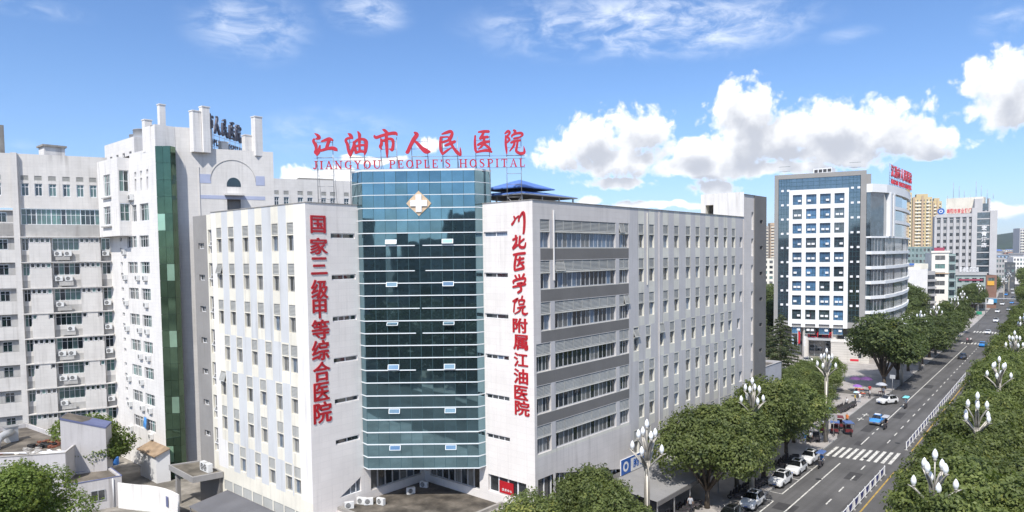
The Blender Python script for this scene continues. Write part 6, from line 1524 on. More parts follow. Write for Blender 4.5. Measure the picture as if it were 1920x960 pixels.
# yellow apartment towers
for (a, b_, top, D, lb) in ((1694, 1708, 362, 560, 'slim yellow apartment tower just right of the gridded block'), (1710, 1746, 371, 600, 'wide yellow apartment tower with stacked balconies behind the trees'), (1747, 1764, 378, 620, 'lower yellow apartment tower partly behind the hotel')):
    t, F, w, zt = simple_block('apartment_tower', lb, a, b_, top, D, R(20), 3.0, 14, 'yellow_wall', 6 if b_-a > 20 else 3, 26, ('dark_glass', 'curtain_glass'), .42, .5, top_margin=2)
    bb = MB()
    for r in range(24): FBX = F.box(bb, w*.12, w*.42, zt-4.9-3*r, zt-3.8-3*r, .02, 1.0, 'cream_wall'); F.box(bb, w*.7, w*.86, zt-4.9-3*r, zt-3.8-3*r, .02, 1.0, 'cream_wall')
    o = bb.build('balconies', t)
    bb = MB(); F.box(bb, w*.45, w*.55, 0, zt+1.5, .01, .8, 'tan_wall'); F.box(bb, -.1, w*.1, 0, zt+.5, .01, .6, 'tan_wall'); F.box(bb, w*.2, w*.8, zt-.3, zt+3, -9, -2, 'yellow_wall'); bb.build('pier', t)
for (a, b_, top, D, lb, wl) in ((1435, 1445, 424, 700, 'grey apartment tower far behind the dark stair block', 'grey_far'), (1444, 1460, 418, 690, 'tan apartment tower far behind the dark stair block', 'tan_wall'), (1911, 1936, 428, 760, 'white apartment tower at the right picture edge', 'hotel_light')):
    t, F, w, zt = simple_block('apartment_tower', lb, a, b_, top, D, R(30), 3.0, 14, wl, 5, 24, ('dark_glass',), .45, .5, top_margin=2)
    bb = MB()
    for r in range(20): F.box(bb, w*.1, w*.5, zt-4.9-3*r, zt-3.9-3*r, .02, .8, 'cream_wall')
    bb.build('balconies', t)
mid = [
 ('low_rise', 'white walled six storey flats with balconies beside the gridded block', 1704, 1740, 505, 285, R(60), 3.1, 12, 'white_wall', 1, 0),
 ('low_rise', 'narrow white shop building with a red roof sign before the hotel', 1747, 1779, 474, 292, R(20), 3.6, 14, 'cream_light', 1, 5),
 ('low_rise', 'green glass stair tower joined to the narrow white shop building', 1779, 1792, 476, 291, R(20), 3.6, 10, 'glass_shop', 1, 0),
 ('low_rise', 'glass fronted shop building with red banners at the road corner', 1793, 1849, 516, 300, R(24), 3.8, 16, 'glass_green_frame', 4, 4),
 ('low_rise', 'brown corner building with orange and blue shop signs', 1850, 1870, 516, 310, R(24), 3.8, 16, 'brown_wall', 1, 1),
 ('low_rise', 'plain cream side block at the foot of the far flats left of the gridded block', 1430, 1462, 485, 420, R(25), 3.2, 12, 'cream_wall', 3, 6),
 ('low_rise', 'low white shed roofed hall left of the gridded block', 1430, 1462, 566, 260, R(20), 3.2, 12, 'white_wall', 4, 1),
 ('low_rise', 'grey concrete flats with small windows right of the hotel', 1868, 1884, 483, 420, R(24), 3.2, 12, 'grey_far', 3, 8),
 ('low_rise', 'dark glazed low block beyond the hotel', 1880, 1904, 492, 460, R(24), 3.4, 12, 'dark_far', 3, 4),
 ('low_rise', 'white six storey flats near the right picture edge', 1900, 1930, 482, 520, R(24), 3.1, 12, 'white_wall', 5, 6),
 ('low_rise', 'long pale green office slab behind the white flats', 1694, 1752, 463, 420, R(15), 3.4, 12, 'glass_shop', 8, 4),
]
MID = {}
for nm, lb, a, b_, top, D, th, zf, dp, wl, nx, rows in mid:
    MID[lb] = simple_block(nm, lb, a, b_, top, D, th, zf, dp, wl, nx, rows, ('dark_glass', 'curtain_glass', 'teal_glass'), .6, .55)
# details of the nearer low buildings
t, F, w, zt = MID['white walled six storey flats with balconies beside the gridded block']
F = Fac(F.o.to_2d(), F.th); FQ = Fac(F.o.to_2d(), F.th-R(90)); b = MB()
a = at_depth(1705, 480, 285); 
FQ = Fac((a.x-.0, a.y), R(-30)); b2 = MB()
for r in range(6):
    z = zt-1.0-3.1*r
    FQ.box(b, -7.5, 0, z-3.0, z-2.0, .05, 1.2, 'white_wall'); 
    window(FQ, t, -7.2, z-1.9, 3.2, 1.6, 4, 1, 'frame_alu', ('dark_glass', 'blue_glass'), -.1); window(FQ, t, -3.6, z-1.9, 3.2, 1.6, 4, 1, 'frame_alu', ('dark_glass', 'curtain_glass'), -.1)
FQ.box(b, -7.6, 0, 0, zt, -8, 0, 'white_wall'); F.box(b, w-.1, w+5, 0, zt-1, -9, -.6, 'grey_far'); b.build('balcony_wing', t)
b = MB()
for r in range(5): F.box(b, w+.3, w+4.7, zt-4.4-3.1*r, zt-2.6-3.1*r, -.6, -.5, 'dark_glass'); F.box(b, w+.2, w+4.8, zt-5.4-3.1*r, zt-4.5-3.1*r, -.6, .3, 'grey_far')
b.build('balconies', t); b = MB(); F.box(b, -7, w+2, zt, zt+2.2, -8, -1.5, 'cream_wall'); F.box(b, -6, w*.4, zt+1.6, zt+2.4, -9, -1, 'blue_roof'); b.build('roof_huts', t)
t, F, w, zt = MID['narrow white shop building with a red roof sign before the hotel']
b = MB(); F.box(b, -.3, w+.3, zt, zt+.8, -3, .4, 'cream_light'); F.box(b, -.2, w+.2, zt-9, zt-8.6, 0, .4, 'tan_wall'); b.build('cornice', t); b = MB(); F.box(b, 1, w-1.5, zt+.8, zt+2.2, -1, -.5, 'red_board'); b.build('roof_board', t)
t, F, w, zt = MID['green glass stair tower joined to the narrow white shop building']
b = MB()
for r in range(7): F.box(b, .3, w-.3, zt-3.3-3.6*r, zt-1.2-3.6*r, .02, .06, 'office_glass'); F.box(b, 0, w, zt-.9-3.6*r, zt-.5-3.6*r, .02, .3, 'glass_green_frame')
b.build('glazing', t)
t, F, w, zt = MID['glass fronted shop building with red banners at the road corner']
b = MB(); F.box(b, -.3, w+.3, zt, zt+1.2, -2, .5, 'hotel_grey'); F.box(b, -.4, w+2, 3.2, 5.2, .1, 3.5, 'white_plain'); b.build('canopy_band', t); b = MB(); F.box(b, w*.42, w*.95, zt-9.2, zt-6.2, .1, .35, 'red_board'); F.box(b, w*.1, w*.9, zt-2.4, zt-1.7, .1, .3, 'red_board'); b.build('red_board', t)
S7 = thing('rooftop_sign', 'white hotel characters on the low shop building roof', 'sign', F.p(w/2, zt+2, 0)); fb = MB(); F.box(fb, w*.12, w*.8, zt+1.2, zt+1.4, -.6, -.4, 'steel'); fb.build('support_frame', S7); fit_text(F, S7, '都市快捷酒店', w*.12, w*.78, zt+1.4, zt+3.6, -.3, 'white_plain', .15, bold=.03)
t, F, w, zt = MID['brown corner building with orange and blue shop signs']
b = MB(); F.box(b, w*.1, w*.75, zt-4.6, zt-2.6, .05, .3, 'orange_board'); b.build('orange_board', t); b = MB(); F.box(b, -.5, w*1.0, zt-12.5, zt-10.3, .05, .8, 'blue_board'); b.build('blue_board', t)
# roofs of the town towards the hill
r4 = random.Random(21); cols = ['white_wall', 'cream_wall', 'grey_far', 'tan_wall', 'hotel_light', 'hotel_grey', 'pale_blue']
for i in range(46):
    D = r4.uniform(620, 2200); px = r4.uniform(1862, 1932) if i < 30 else r4.uniform(1560, 1930); p = at_depth(px, 470, D); h = r4.uniform(12, 24) if D < 1100 else r4.uniform(14, 26); w = r4.uniform(16, 34)
    t = thing('town_house', f"{NTH[i % 30]} {'further ' if i >= 30 else ''}small pale town house counted outwards below the hill", 'building', (p.x, p.y, 0), r4.uniform(0, 1.5), 'small town houses below the hill')
    b = MB(); b.box(-w/2, w/2, -7, 7, 0, h, r4.choice(cols)); obj('wall', b.mesh('wall'), t, loc=(0, 0, 0))
    b = MB(); b.box(-w/2-.4, w/2+.4, -7.4, 7.4, h, h+.9, 'grey_far') if i % 4 else b.hexa([(-w/2-.5, -7.6, h), (w/2+.5, -7.6, h), (w/2+.5, 7.6, h), (-w/2-.5, 7.6, h), (-w/2, -1, h+3), (w/2, -1, h+3), (w/2, 1, h+3), (-w/2, 1, h+3)], r4.choice(['blue_roof', 'brown_wall'])); obj('roof', b.mesh('roof'), t, loc=(0, 0, 0))
    b = MB()
    for k in range(int(h/3.2)):
        for q in range(6): b.box(-w/2+w*(q+.25)/6, -w/2+w*(q+.75)/6, -7.05, -7.0, 1.2+3.2*k, 2.8+3.2*k, 'dark_glass')
    obj('windows', b.mesh('windows'), t, loc=(0, 0, 0))['kind'] = 'stuff'
for i in range(8):
    p = at_depth(1868+8*i, 470, 3300+40*i); t = thing('hill_house', f"{NTH[i]} white building from the left on the slope of the far hill", 'building', (p.x, p.y, 26+9*(i % 4)), .9, 'white buildings on the far hill')
    b = MB(); w = (9, 26, 12, 36, 14, 10, 18, 9)[i]; b.box(-w, w, -6, 6, -30, 6, 'white_wall'); obj('wall', b.mesh('wall'), t, loc=(0, 0, 0)); b = MB(); b.box(-w-1, w+1, -7, 7, 6, 7, 'grey_far'); obj('roof', b.mesh('roof'), t, loc=(0, 0, 0))
# woods and single trees in the distance
for i in range(40):
    D = r4.uniform(330, 900); px = r4.uniform(1870, 1930); p = at_depth(px, 480, D)
    if abs(p.x-(-20+off(p.y))) < 13: continue
    tree('d', i % 2, p.x, p.y, r4.uniform(.9, 1.25), f"{NTH[i % 30]} {'further ' if i >= 30 else ''}dark tree among the far houses at the right edge", 'trees among the far houses', 'tree')
for i in range(14):
    p = at_depth(1436+1.9*i, 600, r4.uniform(200, 330)); tree('d', i % 2, p.x, p.y, r4.uniform(.8, 1.1), f"{NTH[i]} dark tree in the gap left of the gridded block", 'trees in the gap left of the gridded block', 'tree')
for i in range(12):
    y = 330+26*i; tree('d', i % 2, -34+off(y), y, .9, f"{NTH[i]} dark tree lining the far left kerb beyond the shops", 'trees lining the far left kerb', 'tree')
    tree('r', i % 3, -12.5+off(y), y, 1.35, f"{NTH[i]} tree lining the far right kerb beyond the shops", 'trees lining the far right kerb', 'tree')
# town behind the viewer that the glass tower mirrors
for i, (x, y, w, h) in enumerate(((85, -150, 34, 34), (130, -140, 26, 42), (115, -195, 30, 34), (165, -220, 40, 50), (60, -180, 28, 31), (200, -180, 30, 38), (45, -215, 36, 40), (95, -260, 40, 48))):
    t = thing('city_block', f"{NTH[i]} grey city block behind the viewer mirrored in the glass tower", 'building', (x, y, 0), .75, 'city blocks mirrored in the glass tower')
    b = MB(); b.box(-w/2, w/2, -9, 9, 0, h, 'city_far'); obj('wall', b.mesh('wall'), t, loc=(0, 0, 0)); b = MB()
    for k in range(int(h/3.4)):
        for q in range(7): b.box(-w/2+w*(q+.2)/7, -w/2+w*(q+.8)/7, 9.0, 9.05, 1.2+3.4*k, 3.0+3.4*k, 'dark_glass')
    obj('windows', b.mesh('windows'), t, loc=(0, 0, 0))['kind'] = 'stuff'
# ------------------------------------------------------------------ cars
def loft(stn, nm_paint, nm_glass, cab):
    """body from cross sections (x, half width, z bottom, z belt, z top, half width at top); returns body and glass meshes"""
    rings = []
    for x, w, zb, zl, zt, wc in stn:
        rings.append([(x, 0, zb), (x, w*.9, zb), (x, w, zb+.16), (x, w*1.0, zb+(zl-zb)*.62), (x, w*.965, zl), (x, wc, zt), (x, wc*.55, zt+.03), (x, 0, zt+.04)])
    body, gl = MB(), MB()
    for s in (1, -1):
        for i in range(len(rings)-1):
            a, b = rings[i], rings[i+1]; A, B = stn[i], stn[i+1]; ga, gb_ = A[4]-A[3] > .2, B[4]-B[3] > .2
            for j in range(7):
                q = [(a[j][0], a[j][1]*s, a[j][2]), (b[j][0], b[j][1]*s, b[j][2]), (b[j+1][0], b[j+1][1]*s, b[j+1][2]), (a[j+1][0], a[j+1][1]*s, a[j+1][2])]
                if s < 0: q.reverse()
                isg = (j == 4 and ga and gb_) or (j >= 5 and ga != gb_)
                body.add(q, [(0, 1, 2, 3)], nm_paint, not isg)
                if isg:
                    c = sum((Vector(v) for v in q), Vector())/4; n = (Vector(q[1])-Vector(q[0])).cross(Vector(q[3])-Vector(q[0])).normalized()
                    if n.dot(c-Vector((0, 0, .8))) < 0: n = -n
                    gl.add([c+(Vector(v)-c)*(1.0 if j >= 5 else .97)+n*.012 for v in q], [(0, 1, 2, 3)], nm_glass)
        for ring, rev in ((rings[0], s > 0), (rings[-1], s < 0)):
            q = [(v[0], v[1]*s, v[2]) for v in ring]; f = tuple(range(8)); body.add(q, [f if not rev else f[::-1]], nm_paint)
    return body, gl
SUV = [(2.32,.70,.40,.72,.74,.66),(2.22,.86,.30,.86,.90,.78),(1.95,.92,.28,.95,1.0,.80),(1.15,.93,.28,1.03,1.09,.80),(.95,.93,.28,1.04,1.11,.78),(.2,.93,.28,1.06,1.60,.64),(-.5,.93,.28,1.07,1.68,.66),(-1.4,.93,.28,1.08,1.64,.66),(-1.75,.93,.28,1.09,1.56,.64),(-2.15,.91,.32,1.06,1.10,.78),(-2.3,.82,.42,.86,.90,.74)]
SEDAN = [(2.3,.66,.36,.62,.64,.6),(2.2,.84,.26,.74,.78,.74),(1.9,.89,.24,.82,.87,.76),(1.1,.9,.24,.90,.96,.76),(.9,.9,.24,.91,.98,.74),(.15,.9,.24,.93,1.42,.58),(-.5,.9,.24,.94,1.47,.6),(-1.0,.9,.24,.94,1.42,.58),(-1.65,.9,.24,.95,1.02,.7),(-2.15,.86,.28,.92,.97,.74),(-2.3,.74,.38,.74,.78,.68)]
CARK = {}
def car_kit(kind, pnt, lower=None):
    k = (kind, pnt)
    if k in CARK: return CARK[k]
    st = SUV if kind == 'suv' else SEDAN; body, gl = loft(st, pnt, 'car_glass', None); zt = 1.0 if kind == 'suv' else .84
    if lower: 
        for i, f in enumerate(body.f):
            if sum(body.v[v][2] for v in f)/len(f) < .62: body.m[i] = body.mi(lower)
    wx = (1.38, -1.36); rr = .36 if kind == 'suv' else .32
    for x in wx:
        for s in (1, -1):
            n = 12; yy = .935 if kind == 'suv' else .905
            body.add([(x+(rr+.07)*math.cos(math.pi*2*i/n), s*yy, rr+(rr+.07)*math.sin(math.pi*2*i/n)) for i in range(n)], [tuple(range(n)) if s < 0 else tuple(reversed(range(n)))], 'black_rubber')
    for x0, x1 in ((.25, .95),): body.box(x0*0+.86, .98, .93, 1.08, zt+.02, zt+.17, pnt); body.box(.86, .98, -1.08, -.93, zt+.02, zt+.17, pnt)
    fx = st[1][0]
    front = MB(); front.box(fx+.0, fx+.09, -.5, .5, zt-.42, zt-.2, 'ac_fan'); front.box(fx+.05, fx+.11, -.62, .62, .34, .46, 'ac_fan')
    plate = MB(); plate.box(fx+.1, fx+.125, -.22, .22, .48, .6, 'banner_blue')
    hl = MB(); hl.hexa([(fx-.2, .58, zt-.34), (fx+.06, .56, zt-.34), (fx-.1, .86, zt-.34), (fx-.3, .88, zt-.34), (fx-.22, .56, zt-.16), (fx+.02, .56, zt-.18), (fx-.14, .84, zt-.16), (fx-.34, .87, zt-.14)], 'lamp_glass')
    hr = MB(); hr.hexa([(v[0], -v[1], v[2]) for v in (hl.v[1], hl.v[0], hl.v[3], hl.v[2], hl.v[5], hl.v[4], hl.v[7], hl.v[6])], 'lamp_glass')
    tl = MB(); bx = st[-2][0]; tl.box(bx-.08, bx+.12, .6, .88, zt-.22, zt-.02, 'tail_red'); tr = MB(); tr.box(bx-.08, bx+.12, -.88, -.6, zt-.22, zt-.02, 'tail_red')
    ty = MB(); ty.lathe([(rr*.62, -.1), (rr*.97, -.11), (rr, -.07), (rr, .07), (rr*.97, .11), (rr*.62, .1)], 'black_rubber', 14)
    ty.v = [(x, z, y) for x, y, z in ty.v]; ty.f = [tuple(reversed(f)) for f in ty.f]
    rim = MB(); n = 10; rim.lathe([(.03, -.085), (rr*.62, -.075), (rr*.62, .075), (.03, .085)], 'rim_alu', n); rim.v = [(x, z, y) for x, y, z in rim.v]; rim.f = [tuple(reversed(f)) for f in rim.f]
    for i in range(5):
        a = 2*math.pi*i/5; 
        for s in (1, -1): rim.box(rr*.33*math.cos(a)-.035, rr*.33*math.cos(a)+.035, s*.09-.004, s*.09+.004, rr*.33*math.sin(a)-.035, rr*.33*math.sin(a)+.035, 'ac_fan')
    roof = MB()
    if kind == 'suv':
        roof.box(-.95, .05, -.42, .42, 1.705, 1.725, 'car_glass')
        for s in (.6, -.6): roof.tube([(.1, s, 1.68), (-.5, s, 1.76), (-1.4, s, 1.72)], .025, 'rim_alu', 5)
    CARK[k] = [('body', body.mesh('body')), ('window_glass', gl.mesh('window_glass')), ('grille', front.mesh('grille')), ('number_plate', plate.mesh('number_plate')), ('headlight', hl.mesh('headlight')), ('headlight', hr.mesh('headlight')), ('tail_light', tl.mesh('tail_light')), ('tail_light', tr.mesh('tail_light'))]+([('sunroof', roof.mesh('sunroof'))] if kind == 'suv' else []), ty.mesh('tyre'), rim.mesh('rim'), wx, rr
    return CARK[k]
def car(kind, pnt, x, y, th, label, group=None, lower=None, extra=None, name='car', cat='car'):
    parts, ty, rim, wx, rr = car_kit(kind, pnt, lower); t = thing(name, label, cat, (x, y, .005), th, group)
    t.scale = (.82, .86, .9) if kind == 'suv' else (.84, .88, .92)
    for nm, me in parts: obj(nm, me, t, loc=(0, 0, 0))
    for wxx in wx:
        for s in (.82, -.82):
            w = obj('wheel', ty, t, loc=(wxx, s, rr)); obj('rim', rim, w, loc=(0, 0, 0))
    if extra: obj(extra[0], extra[1], t, loc=(0, 0, 0))
    return t
D_ = R(-90)
for i, (x, y, k, p, lb) in enumerate(((-28.15,64.6,'suv','car_dark','dark grey car parked nearest the viewer, half under a tree'),(-28.1,70.3,'suv','car_white','white car with dark roof parked second from the viewer at the left kerb'),(-28.3,79.0,'suv','car_white','white car parked in the first marked bay past the gap at the left kerb'),(-28.35,84.5,'suv','car_white','white car parked in the middle of the three near the crossing'),(-28.5,89.7,'suv','car_white','white car parked nearest the zebra crossing'))):
    car(k, p, x, y, D_+R((0, 2, -1, 1, 0)[i]), lb, 'cars parked along the left kerb')
car('suv', 'car_white', -29.1, 132.8, math.atan2(-.88, -.47), 'white car pulling out of the side bay with its nose to the kerb', name='car')
tb = MB(); tb.box(-.35, -.1, -.45, .45, 1.5, 1.66, 'white_plain')
car('sedan', 'taxi_blue', -26.9, 116.6, D_, 'bright blue taxi with silver lower body driving towards the viewer', lower='car_silver', extra=('roof_sign', tb.mesh('roof_sign')), name='taxi', cat='taxi')
car('sedan', 'car_black', -27.1, 199, D_, 'black car driving towards the viewer past the dark trees')
car('sedan', 'car_white', -29.0, 262, D_, 'white car alone between the two far crossings')
car('suv', 'taxi_blue', -26.2, 227, R(90), 'blue car half hidden by trees at the far crossing')
car('suv', 'car_white', -31.5, 306, D_, 'white van like car beyond the far crossing', name='car')
for i in range(16):
    y = 352+15*i+rnd.uniform(-3, 3); car('sedan' if i % 3 else 'suv', ('car_white', 'car_silver', 'car_black', 'car_white', 'taxi_blue')[i % 5], -19.6+off(y)+(-6.2, -2.8, 3.6)[i % 3], y, D_ if i % 3 < 2 else -D_, f"{NTH[i]} car in the distant queue of traffic beyond the shops", 'distant queue of traffic')
lot = [(-56,128,'car_black',.6),(-58.5,131,'car_red',.6),(-53,126,'car_white',.6),(-55.5,135,'car_white',.6),(-52,138,'car_white',.6),(-58,141,'car_white',.6),(-60,148,'car_silver',1.2),(-61.5,160,'car_silver',1.9),(-54,170,'car_white',.3),(-49.5,170.5,'car_white',.3),(-47,160,'car_white',.5),(-50,144,'car_red',.5),(-45,150,'car_white',.5),(-62,134,'car_red',.6),(-47,133,'car_white',.5),(-49,127,'car_silver',.6)]
for i, (x, y, p, th) in enumerate(lot):
    car('sedan' if i % 2 else 'suv', p, x, y, th, f"{p.split('_')[1]} car standing {('first', 'second', 'third', 'fourth', 'fifth', 'sixth', 'seventh', 'eighth', 'ninth', 'tenth', 'eleventh', 'twelfth', 'thirteenth', 'fourteenth', 'fifteenth', 'sixteenth')[i]} among those in the block's car park", 'cars in the car park')
# ------------------------------------------------------------------ people
def person_mesh(key, pose, top, bottom, hair='hair', skin='skin'):
    if ('pm', key) in KIT: return KIT['pm', key]
    sit = pose == 'ride'
    J = {'pel': (0, 0, .95), 'spn': (0, 0, 1.15), 'chs': (.01, 0, 1.36), 'nck': (.0, 0, 1.52), 'hd': (.02, 0, 1.60), 'top': (.01, 0, 1.74)}
    for s, n in ((1, 'l'), (-1, 'r')):
        J['sh'+n] = (0, .18*s, 1.44)
        if pose == 'hold' and s > 0: J['el'+n] = (.12, .24*s, 1.2); J['ha'+n] = (.28, .16*s, 1.38); J['fi'+n] = (.31, .14*s, 1.45)
        elif sit: J['el'+n] = (.16, .25*s, 1.2); J['ha'+n] = (.40, .24*s, 1.1); J['fi'+n] = (.46, .22*s, 1.09)
        else: J['el'+n] = (-.02+.05*s, .25*s, 1.17); J['ha'+n] = (.06+.08*s, .27*s, .92); J['fi'+n] = (.08+.09*s, .265*s, .83)
        if sit: J['hp'+n] = (.02, .1*s, .9); J['kn'+n] = (.42, .14*s, .82); J['an'+n] = (.36, .14*s, .42); J['to'+n] = (.5, .14*s, .38)
        else: J['hp'+n] = (0, .09*s, .9); J['kn'+n] = (.06*s+.05, .1*s, .5); J['an'+n] = (.12*s-.02, .1*s, .09); J['to'+n] = (.12*s+.13, .11*s, .04)
    rad = {'pel': .15, 'spn': .135, 'chs': .16, 'nck': .06, 'hd': .095, 'top': .08, 'sh': .075, 'el': .05, 'ha': .035, 'fi': .025, 'hp': .10, 'kn': .065, 'an': .045, 'to': .04}
    names = list(J); idx = {n: i for i, n in enumerate(names)}
    ed = [('pel', 'spn'), ('spn', 'chs'), ('chs', 'nck'), ('nck', 'hd'), ('hd', 'top')]
    for n in 'lr': ed += [('chs', 'sh'+n), ('sh'+n, 'el'+n), ('el'+n, 'ha'+n), ('ha'+n, 'fi'+n), ('pel', 'hp'+n), ('hp'+n, 'kn'+n), ('kn'+n, 'an'+n), ('an'+n, 'to'+n)]
    me = bpy.data.meshes.new('body'); me.from_pydata([J[n] for n in names], [(idx[a], idx[b]) for a, b in ed], [])
    o = bpy.data.objects.new('body', me); COL.objects.link(o); o.modifiers.new('skin', 'SKIN'); sb = o.modifiers.new('sub', 'SUBSURF'); sb.levels = 1
    if not me.skin_vertices: me.attributes.new('skin', 'FLOAT', 'POINT')
    sv = me.skin_vertices[0].data
    for n in names: r = rad.get(n, rad.get(n[:2])); sv[idx[n]].radius = (r, r); sv[idx[n]].use_root = n == 'pel'
    dg = bpy.context.evaluated_depsgraph_get(); dg.update(); m2 = bpy.data.meshes.new_from_object(o.evaluated_get(dg)); bpy.data.objects.remove(o)
    m2.materials.clear()
    for n in (skin, top, bottom, hair, 'black_rubber'): m2.materials.append(mt(n))
    for f in m2.polygons:
        c = f.center; f.use_smooth = True
        f.material_index = 3 if (c.z > 1.66 or (c.z > 1.55 and c.x < -.03)) else 0 if c.z > 1.5 else 1 if c.z > .93 and not (abs(c.y) > .22 and c.z < 1.12) else 2
        if pose != 'ride' and c.z < .08: f.material_index = 4
        if abs(c.y) > .21 and c.z < 1.16 and c.z > .75 and not sit: f.material_index = 0
        if sit and c.x > .2 and c.z > .98: f.material_index = 0
        if sit and c.z > .95 and c.x <= .2 and c.z < 1.5: f.material_index = 1
    m2.name = 'body'; KIT['pm', key] = m2; return m2
def person(x, y, th, key, pose, top, bottom, label, z=.13, s=1.0):
    t = thing('person', label, 'person', (x, y, z), th); t.scale = (s, s, s); obj('body', person_mesh((key, pose, top, bottom), pose, top, bottom), t, loc=(0, 0, 0)); return t
def umbrella(x, y, z, r, m, label, pole=True, name='umbrella', kind='dome'):
    t = thing(name, label, 'umbrella', (x, y, z)); b = MB(); n = 8; vs = []
    for q, zz in ((1.0, 0), (.75, .16), (.4, .28), (.02, .33)):
        for i in range(n):
            a = 2*math.pi*i/n; vs.append((r*q*math.cos(a), r*q*math.sin(a), zz*r*1.3))
    b.add(vs, [(j*n+i, j*n+(i+1) % n, (j+1)*n+(i+1) % n, (j+1)*n+i) for j in range(3) for i in range(n)], m); obj('canopy', b.mesh('canopy'), t, loc=(0, 0, 0))
    b = MB(); b.tube([(0, 0, -.9 if not pole else -z+.13), (0, 0, .33*r*1.3)], .02, 'steel', 5); obj('shaft', b.mesh('shaft'), t, loc=(0, 0, 0)); return t
def scooter_kit():
    if 'sck' in KIT: return KIT['sck']
    out = []
    b = MB(); b.tube([(.62, 0, .95), (.7, 0, .6), (.74, 0, .28)], [.05, .07, .05], 'black_rubber', 6); b.hexa([(-.75, -.13, .45), (.05, -.14, .42), (.05, .14, .42), (-.75, .13, .45), (-.8, -.1, .72), (.0, -.14, .76), (.0, .14, .76), (-.8, .1, .72)], 'scoot_paint')
    b.hexa([(.0, -.14, .22), (.55, -.12, .22), (.55, .12, .22), (.0, .14, .22), (.0, -.14, .32), (.62, -.14, .34), (.62, .14, .34), (.0, .14, .32)], 'scoot_paint'); b.hexa([(.5, -.16, .34), (.64, -.12, .34), (.64, .12, .34), (.5, .16, .34), (.52, -.17, .95), (.62, -.1, 1.0), (.62, .1, 1.0), (.52, .17, .95)], 'scoot_paint'); out.append(('body', b.mesh('body')))
    b = MB(); b.hexa([(-.8, -.14, .74), (-.02, -.14, .76), (-.02, .14, .76), (-.8, .14, .74), (-.78, -.1, .84), (-.06, -.11, .82), (-.06, .11, .82), (-.78, .1, .84)], 'black_rubber'); out.append(('seat', b.mesh('seat')))
    b = MB(); b.tube([(.52, -.34, 1.04), (.6, -.1, 1.0), (.6, .1, 1.0), (.52, .34, 1.04)], .02, 'steel', 5); out.append(('handlebar', b.mesh('handlebar')))
    w = MB(); w.lathe([(.12, -.05), (.24, -.06), (.27, 0), (.24, .06), (.12, .05)], 'black_rubber', 12); w.v = [(x, z, y) for x, y, z in w.v]; wm = w.mesh('wheel')
    KIT['sck'] = (out, wm); return KIT['sck']
def scooter(x, y, th, label, group=None, z=.005):
    out, wm = scooter_kit(); t = thing('motor_scooter', label, 'scooter', (x, y, z), th, group)
    for nm, me in out: obj(nm, me, t, loc=(0, 0, 0))
    for xx in (.74, -.62): obj('wheel', wm, t, loc=(xx, 0, .27))
    return t
for i, (x, y, th, top, um, lb) in enumerate(((-25.1,113.6,D_,'cloth_dark','cloth_grey','taxi'),(-25.8,130.8,D_,'cloth_white','cyan_cloth','white centre line'),(-26.7,88.4,D_,'cloth_blue','navy_cloth','parked white cars'),(-30.6,233,R(75),'cloth_pink',None,'far crossing'),(-29.9,234,R(75),'cloth_white',None,'far crossing, right of another'))):
    scooter(x, y, th, f"motor scooter being ridden by the {lb}{' under a sun canopy' if um else ''}")
    person(x+.18*0-.28*math.cos(th), y-.28*math.sin(th), th, 'rd', 'ride', top, 'cloth_dark', f"person riding a scooter by the {lb} in {top.split('_')[1]} top", z=-.03)
    if um:
        t = thing('scooter_canopy', f"{um.split('_')[0]} sun canopy over the scooter ridden by the {lb}", 'canopy', (x, y, 0), th); b = MB(); b.hexa([(-.8, -.45, 1.95), (.75, -.45, 1.9), (.75, .45, 1.9), (-.8, .45, 1.95), (-.7, -.3, 2.05), (.65, -.3, 2.02), (.65, .3, 2.02), (-.7, .3, 2.05)], um); obj('cover', b.mesh('cover'), t, loc=(0, 0, 0)); b = MB(); b.tube([(.55, 0, .95), (.62, 0, 1.92)], .02, 'steel', 5); obj('pole', b.mesh('pole'), t, loc=(0, 0, 0))
# parked scooters on the pavement
k = 0
for (x0, y0, n, dx, dy, place) in ((-33.6,119.5,10,.05,.75,'pavement beside the side bay'),(-30.0,70.6,9,.0,.85,'pavement behind the white cars'),(-30.2,84.5,6,-.02,.85,'pavement near the zebra crossing'),(-32.6,60,8,0,.85,'pavement under the nearest trees'),(-30.9,99,5,-.25,.7,'pavement corner past the crossing')):
    for i in range(n):
        scooter(x0+dx*i+rnd.uniform(-.1, .1), y0+dy*i, R(200+rnd.uniform(-14, 14)), f"{NTH[i]} scooter in the row on the {place}", 'parked scooters on the pavement', .135)
